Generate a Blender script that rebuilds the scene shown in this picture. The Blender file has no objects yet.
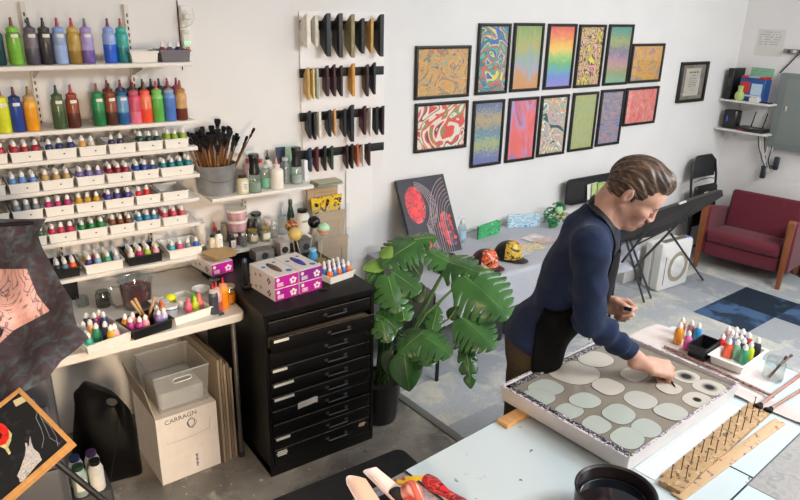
import bpy, math, random
import numpy as np
from mathutils import Vector, Matrix, Euler
random.seed(7)
S = bpy.context.scene
COL = S.collection
PI = math.pi
# ---------------- camera ----------------
HC = 2.25
FPX = 670.2
_yaw, _pit, _rol = math.radians(35.0695), math.radians(19.9743), math.radians(-1.3717)
_fw = np.array([math.sin(_yaw)*math.cos(_pit), math.cos(_yaw)*math.cos(_pit), -math.sin(_pit)])
_rt = np.array([math.cos(_yaw), -math.sin(_yaw), 0.0])
_dn = np.cross(_fw, _rt)
_r2 = math.cos(_rol)*_rt + math.sin(_rol)*_dn
_d2 = -math.sin(_rol)*_rt + math.cos(_rol)*_dn
cam_d = bpy.data.cameras.new('camera'); cam = bpy.data.objects.new('camera', cam_d); COL.objects.link(cam)
cam_d.sensor_width = 36; cam_d.lens = 36*FPX/800; cam_d.clip_start = 0.05
m = Matrix(((_r2[0], -_d2[0], -_fw[0]), (_r2[1], -_d2[1], -_fw[1]), (_r2[2], -_d2[2], -_fw[2]))).to_4x4()
m.translation = (0, 0, HC)
cam.matrix_world = m
S.camera = cam

def ray(px, py):
    return (px-400)/FPX*_r2 + (py-250)/FPX*_d2 + _fw
def atZ(px, py, z):
    d = ray(px, py); d = d*((z-HC)/d[2]); return Vector((d[0], d[1], z))
def atY(px, py, y):
    d = ray(px, py); d = d*(y/d[1]); return Vector((d[0], y, d[2]+HC))
def atX(px, py, x):
    d = ray(px, py); d = d*(x/d[0]); return Vector((x, d[1], d[2]+HC))
def atD(px, py, dep):
    d = ray(px, py)*dep; return Vector((d[0], d[1], d[2]+HC))

# ---------------- materials ----------------
def lin(h):
    if isinstance(h, (tuple, list)): return tuple(h)[:3]
    h = h.lstrip('#'); c = [int(h[i:i+2], 16)/255 for i in (0, 2, 4)]
    return tuple((x/12.92 if x <= 0.04045 else ((x+0.055)/1.055)**2.4) for x in c)
_mc = {}
def newmat(name):
    mt = bpy.data.materials.new(name); mt.use_nodes = True
    nt = mt.node_tree; b = nt.nodes['Principled BSDF']
    return mt, nt, b
def M(c, rough=0.5, spec=0.5, metal=0.0, noise=0.0, nscale=20, bump=0.0, bscale=60, trans=0.0, emit=0.0, c2=None, alpha=1.0, coat=0.0, stretch=None, sheen=0.0, sss=0.0):
    key = (str(c), rough, spec, metal, noise, nscale, bump, bscale, trans, emit, str(c2), alpha, coat, str(stretch), sheen, sss)
    if key in _mc: return _mc[key]
    mt, nt, b = newmat('material')
    cl = lin(c)
    b.inputs['Base Color'].default_value = (*cl, 1)
    b.inputs['Roughness'].default_value = rough
    b.inputs['Metallic'].default_value = metal
    b.inputs['Specular IOR Level'].default_value = spec
    if trans: b.inputs['Transmission Weight'].default_value = trans
    if coat: b.inputs['Coat Weight'].default_value = coat
    if sheen: b.inputs['Sheen Weight'].default_value = sheen
    if sss:
        b.inputs['Subsurface Weight'].default_value = sss; b.inputs['Subsurface Radius'].default_value = (0.012, 0.005, 0.003)
    if alpha < 1: b.inputs['Alpha'].default_value = alpha
    if emit:
        b.inputs['Emission Color'].default_value = (*cl, 1); b.inputs['Emission Strength'].default_value = emit
    tc = None
    if noise or bump or c2:
        tc = nt.nodes.new('ShaderNodeTexCoord'); vec = tc.outputs['Object']
        if stretch:
            mp = nt.nodes.new('ShaderNodeMapping'); mp.inputs['Scale'].default_value = stretch
            nt.links.new(vec, mp.inputs[0]); vec = mp.outputs[0]
    if noise or c2:
        n = nt.nodes.new('ShaderNodeTexNoise'); n.inputs['Scale'].default_value = nscale; n.inputs['Detail'].default_value = 6
        nt.links.new(vec, n.inputs['Vector'])
        r = nt.nodes.new('ShaderNodeValToRGB')
        if c2:
            a, z = cl, lin(c2)
        else:
            a = tuple(x*(1-noise) for x in cl); z = tuple(min(1, x*(1+noise)) for x in cl)
        r.color_ramp.elements[0].color = (*a, 1); r.color_ramp.elements[0].position = 0.35
        r.color_ramp.elements[1].color = (*z, 1); r.color_ramp.elements[1].position = 0.65
        nt.links.new(n.outputs[0], r.inputs[0]); nt.links.new(r.outputs[0], b.inputs['Base Color'])
    if bump:
        n = nt.nodes.new('ShaderNodeTexNoise'); n.inputs['Scale'].default_value = bscale; n.inputs['Detail'].default_value = 4
        nt.links.new(vec, n.inputs['Vector'])
        bp = nt.nodes.new('ShaderNodeBump'); bp.inputs['Strength'].default_value = bump; bp.inputs['Distance'].default_value = 0.004
        nt.links.new(n.outputs[0], bp.inputs['Height']); nt.links.new(bp.outputs[0], b.inputs['Normal'])
    _mc[key] = mt
    return mt
def ramp(nt, stops, interp='LINEAR'):
    r = nt.nodes.new('ShaderNodeValToRGB'); cr = r.color_ramp; cr.interpolation = interp
    while len(cr.elements) < len(stops): cr.elements.new(0.5)
    for e, (p, c) in zip(cr.elements, stops):
        e.position = p; e.color = (*lin(c), 1)
    return r
def marble(cols, scale=8, dist=2.5, detail=2, seed=0.0, stretch=(1, 1, 1), rough=0.45, hard=False, warp=0.0, lo=0.3, hi=0.7, coords='Object'):
    """marbled paper: strongly distorted noise through a many-stop ramp"""
    mt, nt, b = newmat('marbled_paper')
    tc = nt.nodes.new('ShaderNodeTexCoord'); mp = nt.nodes.new('ShaderNodeMapping')
    mp.inputs['Location'].default_value = (seed, seed*1.7, seed*.3); mp.inputs['Scale'].default_value = stretch
    nt.links.new(tc.outputs[coords], mp.inputs[0])
    vec = mp.outputs[0]
    if warp:
        w = nt.nodes.new('ShaderNodeTexNoise'); w.inputs['Scale'].default_value = scale*.6; w.inputs['Detail'].default_value = 1
        nt.links.new(vec, w.inputs['Vector'])
        ma = nt.nodes.new('ShaderNodeVectorMath'); ma.operation = 'MULTIPLY_ADD'
        nt.links.new(w.outputs['Color'], ma.inputs[0]); ma.inputs[1].default_value = (warp,)*3; nt.links.new(vec, ma.inputs[2])
        vec = ma.outputs[0]
    n = nt.nodes.new('ShaderNodeTexNoise'); n.inputs['Scale'].default_value = scale; n.inputs['Detail'].default_value = detail
    n.inputs['Distortion'].default_value = dist
    nt.links.new(vec, n.inputs['Vector'])
    k = len(cols)
    r = ramp(nt, [(lo+(hi-lo)*i/max(1, k-1), c) for i, c in enumerate(cols)], 'CONSTANT' if hard else 'LINEAR')
    nt.links.new(n.outputs[0], r.inputs[0]); nt.links.new(r.outputs[0], b.inputs['Base Color'])
    b.inputs['Roughness'].default_value = rough
    return mt
def bands(cols, height, speck=0.35, sscale=90, dist=1.0, seed=0, stretch=(1, 1, 1), axis='Z', wob=0.12, wscale=6, rough=.45):
    """vertical colour progression top to bottom, broken by speckles"""
    mt, nt, b = newmat('speckled_paper')
    tc = nt.nodes.new('ShaderNodeTexCoord'); sp = nt.nodes.new('ShaderNodeSeparateXYZ')
    nt.links.new(tc.outputs['Object'], sp.inputs[0])
    mr = nt.nodes.new('ShaderNodeMapRange'); mr.inputs['From Min'].default_value = height/2; mr.inputs['From Max'].default_value = -height/2
    nt.links.new(sp.outputs[axis], mr.inputs['Value'])
    mp = nt.nodes.new('ShaderNodeMapping'); mp.inputs['Scale'].default_value = stretch; mp.inputs['Location'].default_value = (seed,)*3
    nt.links.new(tc.outputs['Object'], mp.inputs[0])
    n1 = nt.nodes.new('ShaderNodeTexNoise'); n1.inputs['Scale'].default_value = sscale; n1.inputs['Distortion'].default_value = dist; n1.inputs['Detail'].default_value = 2
    n2 = nt.nodes.new('ShaderNodeTexNoise'); n2.inputs['Scale'].default_value = wscale; n2.inputs['Distortion'].default_value = dist
    for n in (n1, n2): nt.links.new(mp.outputs[0], n.inputs['Vector'])
    def madd(v, k, a):
        q = nt.nodes.new('ShaderNodeMath'); q.operation = 'MULTIPLY_ADD'; nt.links.new(v, q.inputs[0]); q.inputs[1].default_value = k
        if isinstance(a, float): q.inputs[2].default_value = a
        else: nt.links.new(a, q.inputs[2])
        return q.outputs[0]
    v = madd(n2.outputs[0], wob*2, mr.outputs[0]); v = madd(n1.outputs[0], speck*2, v)
    q = nt.nodes.new('ShaderNodeMath'); q.operation = 'SUBTRACT'; nt.links.new(v, q.inputs[0]); q.inputs[1].default_value = wob+speck
    k = len(cols)
    r = ramp(nt, [(0.06+.88*i/(k-1), c) for i, c in enumerate(cols)])
    nt.links.new(q.outputs[0], r.inputs[0]); nt.links.new(r.outputs[0], b.inputs['Base Color'])
    b.inputs['Roughness'].default_value = rough
    return mt
def glass(tint='#ffffff', gl=0.10, rough=0.03, op=0.0, opc='#ffffff', fres=.32):
    """clear thin glass or plastic: transparent, with gloss and optionally a milky share"""
    key = ('glass', tint, gl, rough, op, opc, fres)
    if key in _mc: return _mc[key]
    mt, nt, b = newmat('clear'); out = nt.nodes['Material Output']
    t = nt.nodes.new('ShaderNodeBsdfTransparent'); t.inputs[0].default_value = (*lin(tint), 1)
    g = nt.nodes.new('ShaderNodeBsdfGlossy'); g.inputs['Roughness'].default_value = rough
    lw = nt.nodes.new('ShaderNodeLayerWeight'); lw.inputs['Blend'].default_value = 0.25
    mm = nt.nodes.new('ShaderNodeMath'); mm.operation = 'MULTIPLY_ADD'; mm.inputs[1].default_value = fres; mm.inputs[2].default_value = gl*.7
    nt.links.new(lw.outputs['Facing'], mm.inputs[0])
    mx = nt.nodes.new('ShaderNodeMixShader'); nt.links.new(mm.outputs[0], mx.inputs[0]); nt.links.new(t.outputs[0], mx.inputs[1]); nt.links.new(g.outputs[0], mx.inputs[2])
    last = mx
    if op:
        b.inputs['Base Color'].default_value = (*lin(opc), 1); b.inputs['Roughness'].default_value = 0.4
        m2 = nt.nodes.new('ShaderNodeMixShader'); m2.inputs[0].default_value = op
        nt.links.new(mx.outputs[0], m2.inputs[1]); nt.links.new(b.outputs[0], m2.inputs[2]); last = m2
    nt.links.new(last.outputs[0], out.inputs['Surface'])
    _mc[key] = mt
    return mt

# ---------------- mesh builder ----------------
def TR(loc=(0, 0, 0), rz=0, rx=0, ry=0):
    return Matrix.Translation(Vector(loc)) @ Euler((rx, ry, rz), 'XYZ').to_matrix().to_4x4()
def frame_mat(o, x, y, z):
    x, y, z = Vector(x), Vector(y), Vector(z)
    m = Matrix((x, y, z)).transposed().to_4x4(); m.translation = Vector(o); return m
class MB:
    def __init__(s): s.v = []; s.f = []; s.mi = []; s.cur = 0; s.T = Matrix.Identity(4)
    def mat(s, i): s.cur = i; return s
    def add(s, vs, fs, T=None):
        n = len(s.v); T = s.T @ T if T is not None else s.T
        s.v += [tuple(T @ Vector(p)) for p in vs]
        s.f += [tuple(n+i for i in f) for f in fs]; s.mi += [s.cur]*len(fs)
        return s
    def box(s, c, d, T=None, ch=0.0):
        x, y, z = c; a, b_, h = d[0]/2, d[1]/2, d[2]/2
        if ch <= 0:
            vs = [(x+i*a, y+j*b_, z+k*h) for i in (-1, 1) for j in (-1, 1) for k in (-1, 1)]
            return s.add(vs, [(0, 1, 3, 2), (4, 6, 7, 5), (0, 4, 5, 1), (2, 3, 7, 6), (0, 2, 6, 4), (1, 5, 7, 3)], T)
        ch = min(ch, a*.9, b_*.9, h*.9)
        # chamfered box: rings of 8 points
        def ring(aa, bb, cc, zz):
            return [(x+aa, y-bb+cc, zz), (x+aa, y+bb-cc, zz), (x+aa-cc, y+bb, zz), (x-aa+cc, y+bb, zz), (x-aa, y+bb-cc, zz), (x-aa, y-bb+cc, zz), (x-aa+cc, y-bb, zz), (x+aa-cc, y-bb, zz)]
        q = ch*.3
        R_ = [ring(a-ch, b_-ch, ch*.5, z-h), ring(a-q, b_-q, ch*.9, z-h+q), ring(a, b_, ch, z-h+ch), ring(a, b_, ch, z+h-ch), ring(a-q, b_-q, ch*.9, z+h-q), ring(a-ch, b_-ch, ch*.5, z+h)]
        vs = [p for r in R_ for p in r]; fs = [tuple(reversed(range(8)))]
        for k in range(5):
            for i in range(8):
                j = (i+1) % 8; fs.append((k*8+i, k*8+j, k*8+8+j, k*8+8+i))
        fs.append(tuple(range(40, 48)))
        return s.add(vs, fs, T)
    def lathe(s, prof, seg=16, T=None, cap=True, sx=1.0, sy=1.0):
        vs = []; fs = []
        n = len(prof)
        for r, z in prof:
            for i in range(seg):
                a = 2*PI*i/seg; vs.append((r*math.cos(a)*sx, r*math.sin(a)*sy, z))
        for k in range(n-1):
            for i in range(seg):
                j = (i+1) % seg; fs.append((k*seg+i, k*seg+j, (k+1)*seg+j, (k+1)*seg+i))
        if cap:
            if prof[0][0] > 1e-5: fs.append(tuple(reversed(range(seg))))
            if prof[-1][0] > 1e-5: fs.append(tuple(range((n-1)*seg, n*seg)))
        return s.add(vs, fs, T)
    def cyl(s, p0, p1, r0, r1=None, seg=10):
        p0, p1 = Vector(p0), Vector(p1); r1 = r0 if r1 is None else r1
        d = p1-p0; L = d.length
        if L < 1e-7: return s
        q = d.to_track_quat('Z', 'Y').to_matrix().to_4x4(); q.translation = p0
        return s.lathe([(r0, 0), (r1, L)], seg, q)
    def sphere(s, c, r, seg=16, rings=10, sc=(1, 1, 1), T=None):
        prof = [(max(1e-6, math.sin(PI*k/rings)), -math.cos(PI*k/rings)) for k in range(rings+1)]
        T0 = Matrix.Translation(Vector(c)) @ Matrix.Diagonal((r*sc[0], r*sc[1], r*sc[2], 1))
        return s.lathe(prof, seg, (T @ T0) if T is not None else T0, cap=False)
    def tube(s, pts, r, seg=8, closed=False, rad=None):
        P = [Vector(p) for p in pts]; n = len(P); vs = []; fs = []
        t0 = (P[1]-P[0]).normalized(); up = Vector((0, 0, 1)) if abs(t0.z) < .9 else Vector((1, 0, 0))
        nrm = (up - t0*up.dot(t0)).normalized()
        for i in range(n):
            a = P[(i-1) % n] if (closed or i) else P[i]; b_ = P[(i+1) % n] if (closed or i < n-1) else P[i]
            t = (b_-a).normalized(); nrm = (nrm - t*nrm.dot(t)); nrm = nrm.normalized() if nrm.length > 1e-6 else t.orthogonal().normalized(); bi = t.cross(nrm)
            rr = rad[i] if rad else r
            for k in range(seg):
                an = 2*PI*k/seg; vs.append(tuple(P[i] + nrm*(rr*math.cos(an)) + bi*(rr*math.sin(an))))
        for i in range(n if closed else n-1):
            j = (i+1) % n
            for k in range(seg):
                l = (k+1) % seg; fs.append((i*seg+k, i*seg+l, j*seg+l, j*seg+k))
        if not closed:
            fs.append(tuple(reversed(range(seg)))); fs.append(tuple(range((n-1)*seg, n*seg)))
        return s.add(vs, fs)
    def prism(s, poly, h, T=None):
        """polygon in local xy extruded +z by h"""
        n = len(poly); vs = [(p[0], p[1], 0) for p in poly]+[(p[0], p[1], h) for p in poly]
        fs = [tuple(reversed(range(n))), tuple(range(n, 2*n))]
        for i in range(n):
            j = (i+1) % n; fs.append((i, j, n+j, n+i))
        return s.add(vs, fs, T)
    def grid(s, fn, nu, nv, thick=0.0):
        """fn(u,v)->point, u,v in 0..1; optional thickness along normals"""
        P = [[Vector(fn(i/nu, j/nv)) for j in range(nv+1)] for i in range(nu+1)]
        n = len(P)*len(P[0]); idx = lambda i, j: i*(nv+1)+j
        vs = [tuple(p) for r in P for p in r]; fs = [(idx(i, j), idx(i+1, j), idx(i+1, j+1), idx(i, j+1)) for i in range(nu) for j in range(nv)]
        if thick:
            vs2 = []
            for i in range(nu+1):
                for j in range(nv+1):
                    du = P[min(i+1, nu)][j]-P[max(i-1, 0)][j]; dv = P[i][min(j+1, nv)]-P[i][max(j-1, 0)]
                    nn = du.cross(dv); nn = nn.normalized() if nn.length > 1e-9 else Vector((0, 0, 1)); vs2.append(tuple(P[i][j]-nn*thick))
            fs += [tuple(n+k for k in reversed(f)) for f in fs]
            vs += vs2
            for i in range(nu):
                fs.append((idx(i+1, 0), idx(i, 0), n+idx(i, 0), n+idx(i+1, 0))); fs.append((idx(i, nv), idx(i+1, nv), n+idx(i+1, nv), n+idx(i, nv)))
            for j in range(nv):
                fs.append((idx(0, j), idx(0, j+1), n+idx(0, j+1), n+idx(0, j))); fs.append((idx(nu, j+1), idx(nu, j), n+idx(nu, j), n+idx(nu, j+1)))
        return s.add(vs, fs)
    def build(s, name, mats, parent=None, smooth=True, bevel=0.0, angle=40, sub=0, loc=None):
        me = bpy.data.meshes.new(name); me.from_pydata(s.v, [], s.f)
        if not isinstance(mats, (list, tuple)): mats = [mats]
        for q in mats: me.materials.append(q)
        me.polygons.foreach_set('material_index', s.mi); me.validate(); me.update()
        if smooth:
            me.polygons.foreach_set('use_smooth', [True]*len(me.polygons)); me.set_sharp_from_angle(angle=math.radians(angle))
        o = bpy.data.objects.new(name, me); COL.objects.link(o)
        if parent: o.parent = parent
        if loc is not None: o.location = loc
        if bevel:
            b = o.modifiers.new('b', 'BEVEL'); b.width = bevel; b.segments = 2; b.limit_method = 'ANGLE'; b.angle_limit = math.radians(50)
        if sub:
            q = o.modifiers.new('s', 'SUBSURF'); q.levels = sub; q.render_levels = sub
        return o
def tag(o, label=None, cat=None, group=None, kind=None):
    if label: o['label'] = label
    if cat: o['category'] = cat
    if group: o['group'] = group
    if kind: o['kind'] = kind
    return o
def thing(name, label, cat, loc=(0, 0, 0), rz=0, group=None, rx=0, ry=0):
    o = bpy.data.objects.new(name, None); COL.objects.link(o); o.empty_display_size = .05
    o.location = loc; o.rotation_euler = (rx, ry, rz)
    return tag(o, label, cat, group)
def kids(o): return [c for c in bpy.data.objects if c.parent == o]
_kc = {}
def copy_tree(o, parent=None):
    if o.name not in _kc: _kc[o.name] = [x.name for x in o.children]
    c = o.copy(); COL.objects.link(c)
    if parent: c.parent = parent
    for n in _kc[o.name]: copy_tree(bpy.data.objects[n], c)
    return c
def struct(o): o['kind'] = 'structure'; return o
def text(name, body, size, T, mt, parent=None, ext=0.0004, align='CENTER'):
    cu = bpy.data.curves.new(name, 'FONT'); cu.body = body; cu.size = size; cu.extrude = ext; cu.align_x = align; cu.align_y = 'CENTER'
    cu.materials.append(mt); o = bpy.data.objects.new(name, cu); COL.objects.link(o)
    me = bpy.data.meshes.new_from_object(o); bpy.data.objects.remove(o); me.name = name
    if not me.materials: me.materials.append(mt)
    o = bpy.data.objects.new(name, me); COL.objects.link(o)
    if parent: o.parent = parent
    o.matrix_local = T
    return o
WHITE = M('#e9e6e0', .45); BLACK = M('#0b0b0c', .4); STEEL = M('#b8b8b8', .3, metal=1)
# ---------------- implicit surfaces (smooth bodies, cloth, hands) ----------------
def smin(a, b, k):
    h = np.clip(.5+.5*(b-a)/k, 0, 1); return b+(a-b)*h-k*h*(1-h)
def smax(a, b, k): return -smin(-a, -b, k)
def capc(p, a, b, ra, rb=None):
    rb = ra if rb is None else rb
    a = np.asarray(a, float); b = np.asarray(b, float); d = b-a; L = max(1e-9, d@d)
    t = np.clip(((p-a)@d)/L, 0, 1); return np.linalg.norm(p-a-t[:, None]*d, axis=1)-(ra+(rb-ra)*t)
def ell(p, c, r, Rm=None):
    q = p-np.asarray(c, float)
    if Rm is not None: q = q@Rm
    r = np.asarray(r, float); k0 = np.linalg.norm(q/r, axis=1); k1 = np.linalg.norm(q/(r*r), axis=1)
    return np.where(k0 < 1e-6, -r.min(), k0*(k0-1)/np.maximum(k1, 1e-9))
def rbox(p, c, r, rad, Rm=None):
    q = p-np.asarray(c, float)
    if Rm is not None: q = q@Rm
    q = np.abs(q)-(np.asarray(r, float)-rad)
    return np.linalg.norm(np.maximum(q, 0), axis=1)+np.minimum(q.max(1), 0)-rad
def surf(fn, lo, hi, h, nb=8):
    """block-sparse surface nets -> vertices, quads"""
    lo = np.asarray(lo, float); hi = np.asarray(hi, float)
    nB = np.ceil((hi-lo)/(h*nb)).astype(int); bs = h*nb
    I = np.stack(np.meshgrid(*[np.arange(k) for k in nB], indexing='ij'), -1).reshape(-1, 3)
    c = lo+(I+.5)*bs
    act = I[np.abs(fn(c)) < bs*.87*1.5+.004]
    n1 = nb+1
    g = np.stack(np.meshgrid(np.arange(n1), np.arange(n1), np.arange(n1), indexing='ij'), -1)
    GN = nB*nb+2
    key = lambda q: (q[..., 0]*GN[1]+q[..., 1])*GN[2]+q[..., 2]
    allk = []; allv = []; edges = []
    CH = 250
    for s0 in range(0, len(act), CH):
        A = act[s0:s0+CH]
        G = (A*nb)[:, None, None, None, :]+g[None]
        P = lo+G*h
        v = fn(P.reshape(-1, 3)).reshape(G.shape[:-1])
        ins = v < 0
        # cells
        cs = ins[:, :-1, :-1, :-1].astype(int)
        acc = np.zeros(cs.shape+(3,)); cnt = np.zeros(cs.shape)
        corners = [(i, j, k) for i in (0, 1) for j in (0, 1) for k in (0, 1)]
        sl = lambda o: (slice(None),)+tuple(slice(o_, n1-1+o_) for o_ in o)
        tot = sum(ins[sl(o)].astype(int) for o in corners)
        mixed = (tot > 0) & (tot < 8)
        if mixed.any():
            idx = np.nonzero(mixed)
            base = G[:, :-1, :-1, :-1][idx]
            vals = {o: v[sl(o)][idx] for o in corners}
            acc = np.zeros((len(base), 3)); cnt = np.zeros(len(base))
            for o in corners:
                for ax in range(3):
                    if o[ax] == 0:
                        o2 = list(o); o2[ax] = 1; o2 = tuple(o2)
                        a, b = vals[o], vals[o2]; m_ = (a < 0) != (b < 0)
                        t = np.where(m_, a/np.where(a-b == 0, 1, a-b), 0)
                        q = np.tile(np.array(o, float), (len(base), 1)); q[:, ax] = t
                        acc += q*m_[:, None]; cnt += m_
            pos = lo+(base+acc/np.maximum(cnt, 1)[:, None])*h
            allk.append(key(base)); allv.append(pos)
        for ax in range(3):
            o2 = [0, 0, 0]; o2[ax] = 1
            a = ins[:, :-1, :-1, :-1]; b = ins[sl(tuple(o2))]
            m_ = np.nonzero(a != b)
            if len(m_[0]): edges.append((ax, G[:, :-1, :-1, :-1][m_], a[m_]))
    K = np.concatenate(allk); V = np.concatenate(allv)
    K, ui = np.unique(K, return_index=True); V = V[ui]
    F_ = []
    for ax, g0, inside in edges:
        b_, c_ = (ax+1) % 3, (ax+2) % 3
        eb = np.zeros(3, int); eb[b_] = 1; ec = np.zeros(3, int); ec[c_] = 1
        q = np.stack([key(g0-eb-ec), key(g0-ec), key(g0), key(g0-eb)], 1)
        q = np.where(inside[:, None], q, q[:, ::-1])
        ii = np.searchsorted(K, q); ii = np.clip(ii, 0, len(K)-1); ok = (K[ii] == q).all(1)
        F_.append(ii[ok])
    return V, np.concatenate(F_)
def mesh_obj(name, V, F_, mats, parent=None, mi=None, smooth_it=0):
    me = bpy.data.meshes.new(name)
    me.vertices.add(len(V)); me.vertices.foreach_set('co', V.astype(np.float32).ravel())
    me.loops.add(len(F_)*4); me.loops.foreach_set('vertex_index', F_.astype(np.int32).ravel())
    me.polygons.add(len(F_)); me.polygons.foreach_set('loop_start', np.arange(0, len(F_)*4, 4, dtype=np.int32)); me.polygons.foreach_set('loop_total', np.full(len(F_), 4, dtype=np.int32))
    for q in (mats if isinstance(mats, (list, tuple)) else [mats]): me.materials.append(q)
    if mi is not None: me.polygons.foreach_set('material_index', mi.astype(np.int32))
    me.polygons.foreach_set('use_smooth', [True]*len(F_)); me.update(); me.validate()
    o = bpy.data.objects.new(name, me); COL.objects.link(o)
    if parent: o.parent = parent
    if smooth_it:
        q = o.modifiers.new('smooth', 'SMOOTH'); q.iterations = smooth_it; q.factor = .5
    return o
def N3(p, s, seed=0):
    """cheap smooth pseudo-noise"""
    q = p*s+seed
    return (np.sin(q[:, 0]+1.7*np.sin(q[:, 1]*1.3+q[:, 2]))+np.sin(q[:, 1]*1.1+1.5*np.sin(q[:, 2]*.9+q[:, 0]*1.2))+np.sin(q[:, 2]*1.2+1.6*np.sin(q[:, 0]*.8+q[:, 1])))/3
# ---------------- room ----------------
D = 3.58; XR = 6.35; XL = -1.6; YB = -1.8; HT = 2.95
wall_m = M('#e9e6e3', .75, .3, noise=.02, nscale=3, bump=.06, bscale=180)
def plane_wall(name, lo, hi, mt):
    b = MB(); c = [(a+z)/2 for a, z in zip(lo, hi)]; b.box(c, [z-a for a, z in zip(lo, hi)]); return struct(b.build(name, mt, smooth=False))
plane_wall('wall_back', (XL-.1, D, 0), (XR+.1, D+.1, HT), wall_m)
plane_wall('wall_right', (XR, YB, 0), (XR+.1, D, HT), wall_m)
plane_wall('wall_left', (XL-.1, YB, 0), (XL, D, HT), wall_m)
plane_wall('wall_front', (XL-.1, YB-.1, 0), (XR+.1, YB, HT), wall_m)
plane_wall('ceiling', (XL-.1, YB-.1, HT), (XR+.1, D+.1, HT+.1), M('#eeeeec', .8))
def floor_mat():
    mt, nt, b = newmat('stained_concrete')
    tc = nt.nodes.new('ShaderNodeTexCoord')
    def nz(sc, det, dis=0):
        n = nt.nodes.new('ShaderNodeTexNoise'); n.inputs['Scale'].default_value = sc; n.inputs['Detail'].default_value = det; n.inputs['Distortion'].default_value = dis
        nt.links.new(tc.outputs['Object'], n.inputs['Vector']); return n.outputs[0]
    r1 = ramp(nt, [(.36, '#6e6963'), (.5, '#8e8880'), (.62, '#a59e93')]); nt.links.new(nz(2.2, 8, .6), r1.inputs[0])
    r2 = ramp(nt, [(.60, '#000000'), (.70, '#ffffff')]); nt.links.new(nz(7, 9, .4), r2.inputs[0])
    mx = nt.nodes.new('ShaderNodeMixRGB'); nt.links.new(r2.outputs[0], mx.inputs[0]); nt.links.new(r1.outputs[0], mx.inputs[1]); mx.inputs[2].default_value = (*lin('#aaa498'), 1)
    r3 = ramp(nt, [(.68, '#000000'), (.70, '#ffffff')]); nt.links.new(nz(38, 3, 0), r3.inputs[0])
    mx2 = nt.nodes.new('ShaderNodeMixRGB'); nt.links.new(r3.outputs[0], mx2.inputs[0]); nt.links.new(mx.outputs[0], mx2.inputs[1]); mx2.inputs[2].default_value = (*lin('#c9c5bc'), 1)
    nt.links.new(mx2.outputs[0], b.inputs['Base Color'])
    rr = ramp(nt, [(.3, '#666666'), (.7, '#b0b0b0')]); nt.links.new(nz(4, 4), rr.inputs[0]); nt.links.new(rr.outputs[0], b.inputs['Roughness'])
    return mt
plane_wall('floor', (XL-.1, YB-.1, -.1), (XR+.1, D+.1, 0), floor_mat())
# carpet tiles
def carpet_mat(base, spot, thr=.55, sc=3.2, seed=0):
    mt, nt, b = newmat('carpet')
    tc = nt.nodes.new('ShaderNodeTexCoord'); mp = nt.nodes.new('ShaderNodeMapping'); mp.inputs['Location'].default_value = (seed, seed, 0)
    nt.links.new(tc.outputs['Object'], mp.inputs[0])
    def nz(s_, det, dis=0):
        n = nt.nodes.new('ShaderNodeTexNoise'); n.inputs['Scale'].default_value = s_; n.inputs['Detail'].default_value = det; n.inputs['Distortion'].default_value = dis
        n.inputs['Roughness'].default_value = .7
        nt.links.new(mp.outputs[0], n.inputs['Vector']); return n.outputs[0]
    r = ramp(nt, [(thr-.07, base), (thr+.03, spot)]); nt.links.new(nz(sc, 12, .3), r.inputs[0])
    g = nt.nodes.new('ShaderNodeMixRGB'); g.blend_type = 'MULTIPLY'; g.inputs[0].default_value = .55
    r2 = ramp(nt, [(.3, '#8a8a8a'), (.7, '#ffffff')]); nt.links.new(nz(260, 2), r2.inputs[0])
    nt.links.new(r.outputs[0], g.inputs[1]); nt.links.new(r2.outputs[0], g.inputs[2]); nt.links.new(g.outputs[0], b.inputs['Base Color'])
    b.inputs['Roughness'].default_value = .95; b.inputs['Specular IOR Level'].default_value = .1
    bp = nt.nodes.new('ShaderNodeBump'); bp.inputs['Strength'].default_value = .5; bp.inputs['Distance'].default_value = .003
    nt.links.new(nz(300, 2), bp.inputs['Height']); nt.links.new(bp.outputs[0], b.inputs['Normal'])
    return mt
cms = [carpet_mat('#bcc0c5', '#e2e0d8', .57, 3, 0), carpet_mat('#c6cacf', '#e8e5db', .55, 2.4, 5), carpet_mat('#a9aeb5', '#d3d2cc', .59, 2.8, 9), carpet_mat('#cdd0d3', '#ebe6d8', .53, 2.2, 13),
       carpet_mat('#39465a', '#55749a', .55, 3.5, 3), carpet_mat('#2d3846', '#49617c', .62, 4, 21)]
ct = MB(); ca = math.radians(3.4); ts = .44
org = Vector((4.74, 2.65, 0)); ux = Vector((math.cos(ca), math.sin(ca), 0)); uy = Vector((-math.sin(ca), math.cos(ca), 0))
rnd = random.Random(3)
dark = {(0, -1): 4, (1, -1): 5, (1, -2): 4, (2, -2): 5, (2, -1): 0, (3, -1): 0}
for i in range(-6, 4):
    for j in range(-9, 3):
        k = dark.get((i, j)); rv = rnd.choice([0, 0, 1, 2, 3])
        k = rv if k is None else k
        p = [org+ux*(i+a)*ts+uy*(j+b_)*ts for a, b_ in ((0, 0), (1, 0), (1, 1), (0, 1))]
        # clip to the room
        p = [Vector((min(q.x, XR), min(q.y, D), 0)) for q in p]
        if p[0].y >= D-.01 or p[0].x >= XR-.02: continue
        ct.mat(k); n = len(ct.v)
        ct.v += [(q.x, q.y, .006) for q in p]+[(q.x, q.y, .0) for q in p]
        fs = [(0, 1, 2, 3), (4, 7, 6, 5), (0, 4, 5, 1), (1, 5, 6, 2), (2, 6, 7, 3), (3, 7, 4, 0)]
        ct.f += [tuple(n+x for x in f) for f in fs]; ct.mi += [k]*6
struct(ct.build('carpet', cms, smooth=False))
tr = MB(); e0 = org+ux*(-6)*ts+uy*(-9)*ts; e1 = org+ux*(-6)*ts+uy*2.1*ts
dv = (e1-e0).normalized()
tr.box((0, 0, .005), ((e1-e0).length, .05, .010), T=frame_mat((e0+e1)/2-ux*.02, dv, Vector((0, 0, 1)).cross(dv), (0, 0, 1)), ch=.004)
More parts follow.
